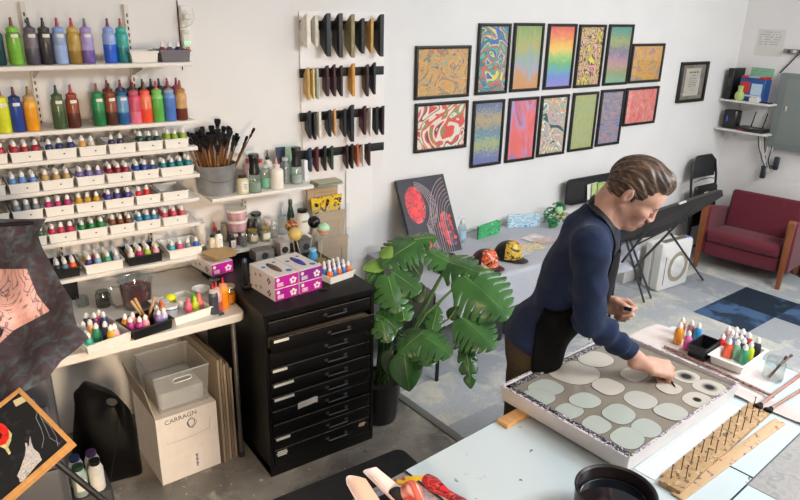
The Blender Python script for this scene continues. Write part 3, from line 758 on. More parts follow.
# ---------------- things on the work table ----------------
# wooden battens under the bath
for (u, v, l, lab) in ((.80, -.035, .74, 'raw wooden batten under the far side of the marbling bath'), (.93, -.42, .60, 'raw wooden batten under the near side of the marbling bath')):
    b = MB(); b.box((0, 0, .0075), (l, .05, .015), ch=.001)
    o = b.build('wooden_batten', M('#d3a066', .6, noise=.12, nscale=10, stretch=(4, .4, 4)), None, loc=TP(u, v, WZ+.0002)); o.rotation_euler = (0, 0, TA); tag(o, lab, 'batten', 'battens under the bath')
c0 = [tuv(*p, .93) for p in ((497.5, 387), (631.5, 456), (740, 384), (616, 330))]
BA = TA+math.radians(1.0)
bc = TP(sum(c[0] for c in c0)/4, sum(c[1] for c in c0)/4, WZ+.0155)
BA = TA+math.atan2((c0[2][1]-c0[1][1])+(c0[3][1]-c0[0][1]), (c0[2][0]-c0[1][0])+(c0[3][0]-c0[0][0]))
BW = (math.dist(c0[1], c0[2])+math.dist(c0[0], c0[3]))/2; BD = (math.dist(c0[0], c0[1])+math.dist(c0[2], c0[3]))/2; pass
bath = thing('marbling_bath', 'white splattered shallow bath with pale circles floating on grey size', 'tray', bc, BA)
BH = .065
b = MB()
bs = M('#dcd5d2', .4, noise=.04, nscale=12)
rimm = splat('#d9d0cd', ['#8a7f9c', '#3a3436', '#b09ab8'], 70, .56)
def trough(b, W, D_, H, t, floor=.004):
    o = [(-W/2, -D_/2), (W/2, -D_/2), (W/2, D_/2), (-W/2, D_/2)]; k = .97
    vs = [(x*k, y*k, 0) for x, y in o]+[(x, y, H) for x, y in o]+[(x-t*np.sign(x), y-t*np.sign(y), H) for x, y in o]+[((x-t*np.sign(x))*k, (y-t*np.sign(y))*k, floor) for x, y in o]
    b.mat(0); b.add(vs, [(3, 2, 1, 0)]+[(i, (i+1) % 4, 4+(i+1) % 4, 4+i) for i in range(4)]+[(8+i, 8+(i+1) % 4, 12+(i+1) % 4, 12+i) for i in range(4)]+[(12, 13, 14, 15)])
    b.mat(1); b.add(vs, [(4+i, 4+(i+1) % 4, 8+(i+1) % 4, 8+i) for i in range(4)])
trough(b, BW, BD, BH, .009)
b.build('basin', [bs, rimm], bath, smooth=False, bevel=.002)
LV = .050
sz = M('#8a8073', .10, .6, noise=.08, nscale=3)
b = MB(); b.box((0, 0, LV/2+.003), (BW-.032, BD-.032, LV-.006)); liq = b.build('size_liquid', sz, bath, smooth=False)
# dark painted ledges
dk_ = splat('#23242c', ['#c9c3c0', '#5a4f6c', '#e3ded8'], 110, .60)
b = MB(); b.box((-BW/2+.026, 0, BH-.008), (.022, BD-.03, .010), ch=.002); b.build('splattered_ledge', dk_, bath)
b = MB(); b.box((0, BD/2-.024, BH-.008), (BW-.03, .020, .010), ch=.002); b.build('splattered_ledge', dk_, bath)
# floating colour spots
def bath_local(px, py):
    q = atZ(px, py, bc.z+LV); d = q-bc; return d.x*math.cos(BA)+d.y*math.sin(BA), -d.x*math.sin(BA)+d.y*math.cos(BA)
PG = '#b0b5ac'; CW_ = '#c2baad'; LG = '#b9b7af'
spots = [(574.5, 372.5, 54, CW_, 0), (546, 388, 37, PG, 0), (538, 397, 37, PG, 0), (585, 400.7, 34, PG, 0), (608, 387, 35, CW_, 0), (569, 411, 32, PG, 0), (640.5, 400, 37, LG, 0), (619, 414, 38, PG, 0), (596.5, 425, 33, PG, 0),
         (671, 412, 35, LG, 0), (646.5, 428, 35, PG, 0), (627.5, 438, 39, PG, 0), (634, 374.5, 31, CW_, 0), (596, 359.5, 38, CW_, 0), (669, 388, 28, CW_, 0), (686, 376.5, 26, CW_, 1.0), (709.5, 387.5, 31, CW_, .85), (697, 400, 29, CW_, .5)]
def spotmat(c, dark):
    """colour spot with a feathered ink drop in its centre"""
    if not dark: return M(c, .12, .5, noise=.02, nscale=6)
    mt, nt, b = newmat('ink_spot'); tc = nt.nodes.new('ShaderNodeTexCoord'); gr = nt.nodes.new('ShaderNodeTexGradient'); gr.gradient_type = 'SPHERICAL'
    mp = nt.nodes.new('ShaderNodeMapping'); mp.inputs['Scale'].default_value = (1/.07,)*3; nt.links.new(tc.outputs['Object'], mp.inputs[0]); nt.links.new(mp.outputs[0], gr.inputs[0])
    e = {1.0: (.45, .78), .85: (.52, .80), .5: (.74, .82)}[dark]
    r = ramp(nt, [(e[0], c), (e[1], '#17161a')]); nt.links.new(gr.outputs[0], r.inputs[0]); nt.links.new(r.outputs[0], b.inputs['Base Color']); b.inputs['Roughness'].default_value = .12
    return mt
rr = random.Random(11)
for k, (px, py, w_, c, dkk) in enumerate(spots):
    x, y = bath_local(px, py); xl, yl = bath_local(px-w_/2, py); xr_, yr_ = bath_local(px+w_/2, py)
    R_ = math.hypot(xr_-xl, yr_-yl)/2*(1.0 if dkk else .90)
    b = MB(); vs = [(0, 0, .0008)]; N = 40; ex = rr.uniform(2.3, 2.8); ph = rr.uniform(0, 6)
    for i in range(N):
        a = 2*PI*i/N; ca_, sa_ = math.cos(a), math.sin(a)
        q = (abs(ca_)**ex+abs(sa_)**ex)**(-1/ex)*(1+.05*math.sin(2*a+ph)+.02*math.sin(3*a+ph*2))
        vs.append((R_*q*ca_, R_*q*sa_*.88, .0008))
    vs += [(p[0]*1.035, p[1]*1.035, 0) for p in vs[1:]]
    b.mat(0); b.add(vs, [(0, 1+i, 1+(i+1) % N) for i in range(N)]); b.mat(1); b.add(vs, [(1+i, 1+N+i, 1+N+(i+1) % N, 1+(i+1) % N) for i in range(N)])
    lim = BW/2-.04
    o = b.build('colour_spot', [spotmat(c, dkk), M('#5a5149', .2)], liq, smooth=False, loc=(x, y, LV+.0004*(k % 5)))
# long comb rod across paper and bath rim
pt = thing('newsprint_sheet', 'pinkish grey newsprint sheet spread behind the bath', 'paper', TP(1.50, -.27, WZ+.0004), TA)
b = MB()
b.grid(lambda u, v: (-.20+.345*u+(.03*v if u < .5 else 0), .315-.60*v+.02*math.sin(u*3), .0012+.004*math.sin(u*PI)*math.sin(v*9)**2+.0008*math.sin(u*20)), 24, 40, .0006)
b.build('sheet', M('#dccfc9', .7), pt)
# second sheet with torn brown edges near the brushes
b = MB(); b.grid(lambda u, v: (-.215+.07*u+.10*v*v*0, .30-.80*v, .008+.004*math.sin(v*14+u*2)+.0015*math.sin(v*40)), 6, 60, .0006)
b.build('folded_edge', M('#cdbfb8', .7), pt)
# roll of brown speckled edge: a marbling comb lying behind the bath
def bar_between(name, p0, p1, w, h, mt, label, cat, z, group=None):
    a = tuv(*p0, z); c = tuv(*p1, z); A = TP(*a, z); C = TP(*c, z); L = (C-A).length
    b = MB(); b.box((L/2, 0, h/2), (L, w, h), ch=min(w, h)*.25); o = b.build(name, mt, None, loc=A); o.rotation_euler = (0, 0, math.atan2(C.y-A.y, C.x-A.x))
    return tag(o, label, cat, group)
bar_between('wooden_dowel', (664, 347), (774, 398), .012, .010, splat('#8a6456', ['#5b4038', '#a8877a'], 60, .5), 'long brown stained wooden rod lying along the far side of the bath', 'rod', WZ+.0086)
# nail comb boards
WD = splat('#b8946a', ['#6a5440', '#a08058', '#c8ae84'], 40, .60, .6)
WD2 = splat('#c9a880', ['#7a5f6c', '#b0604a', '#4a5a8a'], 34, .66, .6, 4)
nb = thing('nail_board', 'paint-stained wooden board with two rows of upright nails', 'nail board', TP(.925, -.588, WZ+.0012), TA+math.radians(.6))
b = MB(); b.box((0, 0, .009), (.70, .070, .018), ch=.0015); b.box((.02, .041, .005), (.66, .014, .010), ch=.001)
b.build('board', WD, nb)
for r_ in range(2):
    for k in range(10 if r_ == 0 else 9):
        x = -.315+.068*k+(.034 if r_ else 0); y = .014 if r_ == 0 else -.018
        b = MB(); b.cyl((0, 0, .0), (rr.uniform(-.002, .002), rr.uniform(-.002, .002), .050), .0018, .0016, 6); b.lathe([(.0014, .049), (.0036, .050), (.0036, .0515), (.0005, .052)], 8)
        b.build('nail', M('#4a2f33', .5, metal=.5), nb, loc=(x, y, .0178))
rl = bar_between('wooden_ruler', (677, 498), (780, 422), .040, .006, WD2, 'pale wooden strip with paint dots beside the nail board', 'wooden strip', WZ+.001)
# printed dots on a clear template under the bath edge
dt = MB(); u0, v0 = tuv(655, 452, WZ+.0004); u1, v1 = tuv(742, 408, WZ+.0004)
dt.box((0, 0, .0003), (.64, .075, .0005)); dtt = thing('dotted_template', 'white paper strip printed with rows of fine dots beside the bath', 'paper', TP(.905, -.502, WZ+.0002), TA)
dt.build('strip', M('#dfe6e5', .35), dtt, smooth=False)
dd = MB()
for i in range(60):
    for j in range(5): dd.box((-.30+.0102*i, -.026+.013*j, .0007), (.0018, .0018, .0003))
tag(dd.build('printed_dots', M('#3f4a50', .6), dtt, smooth=False), None, None, None, 'stuff')
# dark pot with liquid
pc = atZ(616, 490, .975)
pot = thing('dark_pot', 'dark round pot of inky liquid at the front table edge', 'pot', (pc.x, pc.y, WZ))
ph_ = .125; r_ = .112
pm = M('#3a3436', .3, metal=.6, noise=.2, nscale=8)
b = MB(); b.lathe([(r_*.93, 0), (r_*.96, .006), (r_, ph_-.004), (r_+.003, ph_), (r_-.001, ph_+.001), (r_-.006, ph_-.004), (r_*.93-.004, .010), (.001, .008)], 56, cap=True); b.build('vessel', pm, pot)
b = MB(); b.lathe([(.0005, ph_-.040), (r_-.012, ph_-.040)], 48, cap=False); b.build('liquid', M('#10141b', .06, .6), pot)
b = MB(); b.tube([((r_-.012)*math.cos(a)*.96, (r_-.012)*math.sin(a)*.96, ph_-.056+.0165) for a in [2*PI*k/48 for k in range(48)]], .0012, 6, closed=True); b.build('ring_reflection', M('#242a33', .2), pot)  # reflection on the liquid, modelled as a paler ring
# ---- bottles: shared builder ----
_bm = {}
def small_bottle(lab, c, loc, group=None, s=1.0, cap='#ece8e2', rz=0, tilt=None, h=.072, r=.0168):
    key = ('sb', c, cap, h, r)
    if key not in _bm:
        t = thing('paint_bottle', lab, 'bottle', loc)
        b = MB(); b.lathe([(r*.9, 0), (r, .003), (r, h*.66), (r*.86, h*.80), (r*.55, h*.88), (r*.5, h*.94)], 14); b.build('body', M(c, .3, .5, coat=.2), t)
        b = MB(); b.lathe([(r*.60, h*.90), (r*.62, h*1.06), (r*.42, h*1.12), (r*.28, h*1.21), (.0008, h*1.235)], 12); b.build('cap', M(cap, .4), t)
        _bm[key] = t
    else:
        t = copy_tree(_bm[key])
    for k in ('label', 'category', 'group'):
        if k in t: del t[k]
    tag(t, lab, 'bottle', group); t.location = loc; t.scale = (s, s, s); t.rotation_euler = tilt or (0, 0, rz)
    return t
_bb = {}
def tall_bottle(lab, c, up, cap, tip, loc, group, s=1.0, lvl=.55, label=True, rz=0):
    key = (c, up, cap, tip, lvl, label)
    if key not in _bb:
        t = thing('squeeze_bottle', lab, 'bottle', loc); r = .0285; H = .140
        b = MB(); lv = .012+(H-.03)*lvl
        b.mat(0).lathe([(r*.92, 0), (r, .004), (r, lv)], 20, cap=False); b.add([(r*.92*math.cos(2*PI*i/20), r*.92*math.sin(2*PI*i/20), 0) for i in range(20)], [tuple(reversed(range(20)))])
        b.mat(1).lathe([(r, lv), (r, H*.82), (r*.93, H*.90), (r*.72, H*.955), (r*.7, H)], 20, cap=False)
        b.build('body', [M(c, .3, .5, noise=.10, nscale=25, coat=.2), M(up, .35, .5, noise=.22, nscale=30, coat=.2)], t)
        b = MB(); b.lathe([(r*.80, H*.955), (r*.82, H*1.06), (r*.55, H*1.09), (r*.34, H*1.12)], 18); b.build('cap', M(cap, .4, noise=.1, nscale=40), t)
        b = MB(); b.lathe([(r*.30, H*1.11), (r*.17, H*1.30), (r*.19, H*1.305), (r*.17, H*1.36), (.001, H*1.37)], 12); b.build('nozzle', M(tip, .4), t)
        if label:
            b = MB(); b.grid(lambda u, v: (math.cos(-1.95+1.0*u)*(r+.0008), math.sin(-1.95+1.0*u)*(r+.0008), H*.80+.014*v), 8, 1, 0); b.build('paper_label', M('#e4ddd2', .6), t)
        _bb[key] = t
    else: t = copy_tree(_bb[key])
    for k in ('label', 'category', 'group'):
        if k in t: del t[k]
    tag(t, lab, 'bottle', group); t.location = loc; t.scale = (s, s, s); t.rotation_euler = (0, 0, rz)
    return t
def bin_tray(lab, loc, rz, W, D_, H, c='#ece8e1', group=None, name='paint_tray', lip=.004, mark=True, taper=.95):
    t = thing(name, lab, 'tray', loc, rz, group)
    b = MB(); o = [(-W/2, -D_/2), (W/2, -D_/2), (W/2, D_/2), (-W/2, D_/2)]; k = taper; th = .0022
    def off(pts, d): return [(x-d*np.sign(x), y-d*np.sign(y)) for x, y in pts]
    lo = [(x*k, y*k) for x, y in off(o, lip)]
    rings = [[(x, y, 0) for x, y in lo], [(x, y, H-.004) for x, y in off(o, lip)], [(x, y, H-.004) for x, y in o], [(x, y, H) for x, y in o], [(x, y, H) for x, y in off(o, lip+th)], [(x, y, .003) for x, y in off(lo, th)]]
    vs = [p for r in rings for p in r]; fs = [(3, 2, 1, 0), (20, 21, 22, 23)]
    for q in range(5): fs += [(q*4+i, q*4+(i+1) % 4, q*4+4+(i+1) % 4, q*4+4+i) for i in range(4)]
    b.add(vs, fs); b.build('bin', M(c, .4), t, smooth=False, bevel=.0015)
    if mark:
        y = -D_/2*.955+lip*.7
        b = MB(); b.box((W*.08, -(D_/2-lip)*(1+k)/2-.0012, H*.48), (.007, .0018, .005)); b.build('number_mark', M('#3a3634', .6), t, smooth=False)
    return t
# bottles tray at the right of the work table
tA, tB, tC = [Vector(atZ(px, py, WZ+.042)) for px, py in ((708, 356), (745, 370.5), (768, 351))]
tc_ = (tA+tC)/2; ty = math.atan2(tB.y-tA.y, tB.x-tA.x)
wt_tr = bin_tray('white tray full of paint bottles behind the bath', (tc_.x, tc_.y, WZ+.0068), ty, (tB-tA).length, (tC-tB).length, .042, mark=False, lip=.010, taper=.93)
rr = random.Random(21)
CN = {'#d8242f': 'red', '#e85a3a': 'orange red', '#7fae8a': 'sage green', '#3f9a72': 'jade green', '#c9d22a': 'lime yellow', '#2a2d33': 'black', '#6a4a9c': 'violet', '#5aa0c8': 'sky blue', '#dfe6ea': 'white', '#f2a8b8': 'pale pink', '#1f3a6c': 'navy', '#7f98c8': 'periwinkle', '#e8b04a': 'amber', '#b0342f': 'brick red', '#c8b0a0': 'beige', '#e7833a': 'orange'}
tp = [(721, 347, '#d8242f'), (727.5, 352, '#e85a3a'), (726.5, 339.5, '#f2a8b8'), (730, 343, '#dfe6ea'), (734, 346.5, '#7f98c8'), (735.5, 353, '#7fae8a'), (734.5, 340, '#e8b04a'), (739, 348, '#c8b0a0'), (742, 351.5, '#1f3a6c'), (743.5, 358, '#3f9a72'), (741, 342, '#6a4a9c'), (749, 355.5, '#c9d22a'), (747, 346, '#b0342f'), (756, 351, '#2a2d33')]
for px, py, c in tp:
    q = atZ(px, py, WZ+.035)
    small_bottle('%s dropper bottle with white cap in the white tray behind the bath' % CN[c], c, (q.x, q.y, WZ+.0102), 'paint bottles in the tray behind the bath', 1.02)
u_, v_ = tuv(704, 346, WZ+.05)
bt = bin_tray('small black plastic tub beside the orange and pink bottles', TP(u_, v_, WZ+.0075), ty, .085, .14, .062, c='#17181b', mark=False, name='plastic_tub')
for px, py, c, n_, s in ((678.5, 336, '#eb9a2c', 'amber orange', 1.15), (687.5, 342, '#f06aa8', 'bright pink', 1.0), (681.5, 328, '#e58a3a', 'pale orange', 1.0), (690.5, 331, '#b8848a', 'dusty mauve', 1.0), (697.5, 334, '#2f8fd0', 'bright blue', 1.0)):
    q = atZ(px, py, WZ+.04)
    small_bottle('%s paint bottle standing at the far edge of the work table' % n_, c, (q.x, q.y, WZ+.0068), 'loose bottles on the work table', s)
# glass jar with brushes
jc = atZ(772, 379, WZ)
def jar(lab, loc, r, h, tint='#f4f8f8', fill=None, fh=.5, lid=None, name='glass_jar', cat='jar', group=None, gl=.10, seg=24):
    t = thing(name, lab, cat, loc, 0, group)
    b = MB(); b.lathe([(r*.92, 0), (r, .005), (r, h*.78), (r*.86, h*.87), (r*.86, h), (r*.82, h), (r*.82, h*.87), (r*.95, h*.77), (r*.95, .006), (.001, .005)], seg); b.build('vessel', glass(tint, gl, .03), t)
    if fill:
        b = MB(); b.lathe([(r*.9, .007), (r*.93, .012), (r*.93, h*fh), (.001, h*fh)], seg, cap=True); b.build('contents', M(fill, .35), t)
    if lid:
        b = MB(); b.lathe([(r*.92, h*.93), (r*.94, h*1.05), (r*.90, h*1.07), (.001, h*1.065)], seg); b.build('lid', M(lid, .35, metal=.6 if lid != '#151515' else 0), t)
    return t
jar('clear glass jar holding two brushes beside the bottle tray', (jc.x, jc.y, WZ+.0006), .040, .095)
def brush(lab, p0, p1, hair_len=.03, hc='#121212', wood='#b0623c', hr=.010, group=None, ferr='#b8b8b8', r=.004, cat='brush'):
    p0, p1 = Vector(p0), Vector(p1); L = (p1-p0).length
    t = thing('paint_brush', lab, cat, p0, 0, group); t.rotation_euler = (p1-p0).to_track_quat('Z', 'Y').to_euler()
    b = MB(); b.lathe([(r*.5, 0), (r, L*.06), (r*1.1, L*.5), (r*.9, L-hair_len-.02)], 8); b.build('handle', M(wood, .4, noise=.15, nscale=60), t)
    b = MB(); b.lathe([(r*1.0, L-hair_len-.022), (hr*.6, L-hair_len)], 10); b.build('ferrule', M(ferr, .3, metal=.9), t)
    b = MB(); b.lathe([(hr*.55, L-hair_len), (hr, L-hair_len*.5), (hr*1.05, L-.004), (hr*.6, L)], 10, sy=.5); b.build('bristles', M(hc, .9), t)
    return t
brush('thick terracotta handled brush leaning in the glass jar', (jc.x-.016, jc.y+.012, WZ+.008), (jc.x+.062, jc.y-.028, WZ+.108), .018, '#8a5a48', '#c08068', .007)
brush('slim brush with brown tip leaning in the glass jar', (jc.x-.020, jc.y+.004, WZ+.008), (jc.x+.036, jc.y-.02, WZ+.105), .020, '#7a5a50', '#5a3030', .007)
for (hx, hy), (ex_, ey), lab, wd in (((757, 407), (826, 356), 'long brush with round black head lying nearest the bath', '#a86a5a'), ((767, 411), (840, 366), 'long brush with round black head lying beside the nail board', '#9a6a52')):
    a = atZ(hx, hy, WZ+.024); e = atZ(ex_, ey, WZ+.016)
    brush(lab, e, a, .03, '#0e0d10', wd, .016, 'long brushes by the nail board', r=.0058)
# ---- cloths and papers at the front left corner ----
o = MB(); o.grid(lambda u, v: (-.36+.355*u, -.02-.42*v, .001+.0015*math.sin(u*9)*math.sin(v*7)), 20, 20, .0008)
q = o.build('patterned_paper', marble(['#8f9ac0', '#c8c9d6', '#e3dfe0', '#a9b4d2', '#dcd6dc', '#9aa6c8'], 14, 2, 3, 3), None, loc=TP(0, 0, WZ-.0076)); q.rotation_euler = (0, 0, TA)
tag(q, 'blue grey marbled sheet at the front left of the work table', 'paper')
for k, (px, py) in enumerate([(396, 488), (406, 482), (414, 478)]):
    q = atZ(px, py, WZ); b = MB(); b.box((0, 0, .003), (.060, .020, .006), ch=.001); b.mat(1); b.box((-.034, 0, .003), (.010, .019, .006))
    s_ = b.build('pencil_stub', [M('#e8b81f', .4), M('#b0402f', .4)], None, loc=(q.x, q.y, WZ-.0055)); s_.rotation_euler = (0, 0, -.9+.2*k)
    tag(s_, 'short flat yellow stick with red end on the marbled sheet, %s of three' % ['nearest', 'middle', 'farthest'][k], 'stick', 'yellow sticks on the marbled sheet')
def roll(lab, pa, pb, r, mt, z, turns=1.5, name='rolled_fabric', cat='fabric'):
    A = atZ(*pa, z); C = atZ(*pb, z); L = (C-A).length
    b = MB(); b.grid(lambda u, v: ((r*(.55+.45*v)+.006*math.sin(u*11))*math.cos(2*PI*turns*v), u*L, r+(r*(.55+.45*v)+.005*math.sin(u*7))*math.sin(2*PI*turns*v)), 30, 48, .0015)
    o = b.build(name, mt, None, loc=(A.x, A.y, z)); o.rotation_euler = (0, 0, math.atan2(C.y-A.y, C.x-A.x)-PI/2)
    return tag(o, lab, cat)
roll('red and black marbled cloth rolled up near the pot', (425, 484), (476, 520), .019, marble(['#c8202c', '#d8303a', '#2a1418', '#e0504a', '#8f1f2a', '#d8282f'], 9, 3, 2, 5, rough=.6), WZ+.0002)
roll('coral cloth with white wavy stripes, rolled beside the red one', (408, 496), (428, 532), .030, marble(['#f2d8cf', '#d8503f', '#e8705a', '#c8402f', '#f0c8bc', '#d84a3a', '#e86a55'], 14, 1.2, 1, 9, (1, .25, 1), rough=.6), WZ-.0045)
b = MB(); b.grid(lambda u, v: (.10*(u-.5), .07*(v-.5), .003+.03*math.sin(PI*u)*math.sin(PI*v)*(1+.3*math.sin(9*u+5*v))), 14, 14, .002)
q = b.build('black_rag', M('#0f0f12', .8), None, loc=atZ(396, 499, WZ-.005)); tag(q, 'crumpled black rag beside the coral striped cloth', 'rag')
for (px, py, hh, wd, lab, a0) in ((353, 499, .09, .075, 'pinkish paper sheet curled upright, left of the taller one', .2), (371, 497, .12, .085, 'taller curled pinkish paper sheet at the bottom edge', .9)):
    q = atZ(px, py, WZ-.0076); b = MB(); b.grid(lambda u, v: (wd*(u-.5), .035*math.sin(u*PI)-.10*(1-v), hh*v*(1-.25*u)-.0*u), 16, 10, .001)
    s_ = b.build('curled_paper', M('#cdb9b2', .7), None, loc=(q.x, q.y-.02, WZ-.0070)); s_.rotation_euler = (0, 0, a0); tag(s_, lab, 'paper', 'curled paper at the table corner')
# black floor mat
b = MB(); pts = []
for cx, cy, a0 in ((1.72, 2.42, 0), (.75, 2.42, 90), (.75, 1.75, 180), (1.72, 1.75, 270)):
    for k in range(6): a = math.radians(a0+18*k); pts.append((cx+.05*math.cos(a), cy+.05*math.sin(a)))
b.prism(pts, .014, T=TR((0, 0, .0005)))
tag(b.build('floor_mat', M('#2b2b2d', .9, noise=.15, nscale=40, bump=.3, bscale=300), bevel=.004), 'charcoal rubber floor mat in front of the drawer cabinet', 'floor mat')
# ---------------- squeeze bottles on the two top shelves ----------------
def shelf_x(px, z, y): 
    # world x where the pixel column meets height z on plane y
    best = None
    for py in range(0, 400, 4):
        q = atY(px, py, y)
        if best is None or abs(q.z-z) < abs(best.z-z): best = q
    return best.x
gT = 'tall squeeze bottles on the topmost shelf'; gS = 'tall squeeze bottles on the second shelf'; gH = 'squeeze bottles in the back row of the second shelf'
for px, c, up, cap, tip, nm, lv in ((-3, '#133a40', '#0f4f52', '#2f7a74', '#17201f', 'dark teal', .8), (15, '#78b838', '#5f9a34', '#7cc23c', '#8a4a3a', 'lime green', .9), (32, '#4e4856', '#6e6672', '#57505c', '#3a3438', 'smoky violet', .5), (46, '#2b292c', '#3a3531', '#3c3a3c', '#2a2628', 'charcoal', .7),
   (60, '#9ab4e4', '#8ba2cc', '#86a4e0', '#a8424a', 'powder blue', .6), (74, '#94742a', '#b39440', '#c8a858', '#c23a38', 'mustard brown', .4), (87, '#6f58a0', '#a394c8', '#a48fcf', '#77707c', 'lavender', .4), (109.5, '#2c5fd0', '#93aadf', '#86a0dc', '#7a3a44', 'clear blue', .62), (122, '#15787c', '#2fa097', '#3fb0a2', '#9a4a4a', 'turquoise', .5)):
    y = 3.41; tall_bottle('%s squeeze bottle on the topmost shelf' % nm, c, up, cap, tip, (shelf_x(px+2.5, SZ[0], y), y, SZ[0]+.0004), gT, 1.02, lv, px not in (109.5, 122, 74), rz=.0)
for px, c, up, cap, tip, nm, lv in ((4, '#d6dc26', '#dfe23a', '#dfe040', '#b83a34', 'neon yellow', .9), (17.5, '#1f3f92', '#24459c', '#1f3570', '#5a2a48', 'ultramarine', .9), (32, '#e79a18', '#e8a83a', '#c8a06a', '#8a6a2a', 'golden orange', .8), (59, '#3f5632', '#55643f', '#4c5f3c', '#2a3a24', 'olive green', .6), (73.5, '#55261a', '#8a3f24', '#9a4a34', '#b8343a', 'rust brown', .5),
   (98.5, '#1b7444', '#238a52', '#2a8a54', '#8a4a3a', 'emerald green', .55), (111, '#4a2418', '#8a4028', '#8a4a30', '#5a2420', 'reddish brown', .45), (122.5, '#1f5a94', '#5f94bc', '#245a80', '#5a2a4a', 'steel blue', .4), (134.5, '#e0718c', '#c84866', '#c05a6a', '#4a2a34', 'rose pink', .4), (145.5, '#f04a2a', '#f0785a', '#e85a4a', '#6a4a44', 'coral orange', .5),
   (157, '#5fb04a', '#7cc868', '#7cc85a', '#c83a4a', 'spring green', .9), (169, '#4f78c4', '#6f94d4', '#8fa4b8', '#9a3a44', 'cornflower blue', .9), (180.5, '#6a2a14', '#c89a64', '#b07a44', '#a8523a', 'amber over brown', .42)):
    y = 3.375; tall_bottle('%s squeeze bottle in the front row of the second shelf' % nm, c, up, cap, tip, (shelf_x(px+2, SZ[1], y), y, SZ[1]+.0004), gS, 1.0, lv, px in (4, 17.5, 59, 73.5, 98.5, 111, 122.5))
for px, c, tip, nm in ((112, '#7a3a2c', '#a83a3a', 'brick'), (125, '#3a4a78', '#a8343c', 'slate blue'), (136, '#3a5a2c', '#c83a30', 'moss green'), (147, '#2f4a2a', '#4a6a34', 'dark green'), (155, '#2a2f33', '#22282a', 'black'), (163, '#3a3f44', '#303438', 'graphite'), (171, '#8a2f3a', '#c83a3a', 'dark red'), (180, '#b0607a', '#a83a4a', 'mauve')):
    y = 3.50; tall_bottle('%s squeeze bottle in the back row of the second shelf' % nm, c, c, c, tip, (shelf_x(px-1, SZ[1], y), y, SZ[1]+.0004), gH, 1.0, .6, False)
# tub, bin and their bottles on the topmost shelf
def open_tub(name, lab, x, y, z, w, d, h, mt, rz=0, wall=.002, taper=.92, ch=.006, cat='tub'):
    t = thing(name, lab, cat, (x, y, z), rz)
    b = MB()
    o = [(-w/2, -d/2), (w/2, -d/2), (w/2, d/2), (-w/2, d/2)]
    def off(pts, q): return [(a-q*np.sign(a), c-q*np.sign(c)) for a, c in pts]
    lo = [(a*taper, c*taper) for a, c in o]
    R_ = [[(a, c, 0) for a, c in lo], [(a, c, h) for a, c in o], [(a, c, h) for a, c in off(o, wall)], [(a, c, wall) for a, c in off(lo, wall)]]
    vs = [p for r in R_ for p in r]; fs = [(3, 2, 1, 0), (12, 13, 14, 15)]
    for q in range(3): fs += [(q*4+i, q*4+(i+1) % 4, q*4+4+(i+1) % 4, q*4+4+i) for i in range(4)]
    b.add(vs, fs)
    for (sx, sy, a, c) in ((0, -1, w+.008, .004), (0, 1, w+.008, .004), (-1, 0, .004, d), (1, 0, .004, d)):
        b.box((sx*(w/2+.002), sy*(d/2+.002), h-.004), (a, c, .008))
    b.build('shell', mt, t, smooth=False)
    return t
x0, x1 = shelf_x(132, SZ[0], 3.36), shelf_x(159, SZ[0], 3.36)
open_tub('plastic_tub', 'white rectangular plastic tub on the topmost shelf', (x0+x1)/2, 3.42, SZ[0]+.0004, x1-x0, .12, .052, M('#e6e0d8', .4))
x0, x1 = shelf_x(162, SZ[0], 3.36), shelf_x(191, SZ[0], 3.36)
open_tub('plastic_bin', 'grey translucent bin at the right end of the topmost shelf', (x0+x1)/2, 3.42, SZ[0]+.0004, x1-x0, .12, .055, glass('#b8b4b8', .06, .2, .55, '#8f8a90'))
for k, (dx, c, nm) in enumerate(((-.045, '#8a4a54', 'maroon'), (-.01, '#6a4a7c', 'purple'), (.03, '#3a2a5a', 'indigo'))):
    small_bottle('%s bottle with white cap in the grey bin on the topmost shelf' % nm, c, ((x0+x1)/2+dx, 3.42, SZ[0]+.003), 'bottles in the grey bin', 1.0)
# power strip on the wall
px_ = atY(185, 24, D-.02)
ps = thing('power_strip', 'white vertical power strip with plugs and green and red lights', 'power strip', (px_.x, D, 2.115))
b = MB(); b.box((0, -.016, 0), (.042, .030, .23), ch=.006); b.build('housing', M('#e8e4dc', .4), ps)
for k in range(3):
    b = MB(); b.lathe([(.014, 0), (.014, .003), (.011, .004)], 16, T=TR((0, -.031, .08-.045*k), rx=PI/2)); b.build('outlet', M('#cfcac0', .4), ps)
b = MB(); b.box((.004, -.047, .062), (.034, .030, .028), ch=.005); b.tube([(0, -.05, .05), (-.03, -.055, .035), (-.035, -.05, -.0), (.02, -.045, .02), (.045, -.04, .05), (.04, -.03, .10)], .003, 6); b.build('plug', M('#e0dbd2', .4), ps)
for x in (-.009, .009):
    b = MB(); b.box((x, -.0315, -.065), (.009, .003, .008)); b.build('green_light', M('#40ff70', .3, emit=3), ps, smooth=False)
b = MB(); b.box((0, -.0315, -.09), (.020, .005, .011), ch=.001); b.mat(1); b.box((.0, -.0345, -.09), (.010, .002, .005)); b.build('switch', [M('#2a1412', .4), M('#e02a18', .4, emit=1.5)], ps, smooth=False)
b = MB(); b.tube([(-.026, -.004, .14), (-.027, -.004, -.05), (-.027, -.004, -.20)], .0028, 6); b.build('cord', M('#1a1a1a', .6), ps)

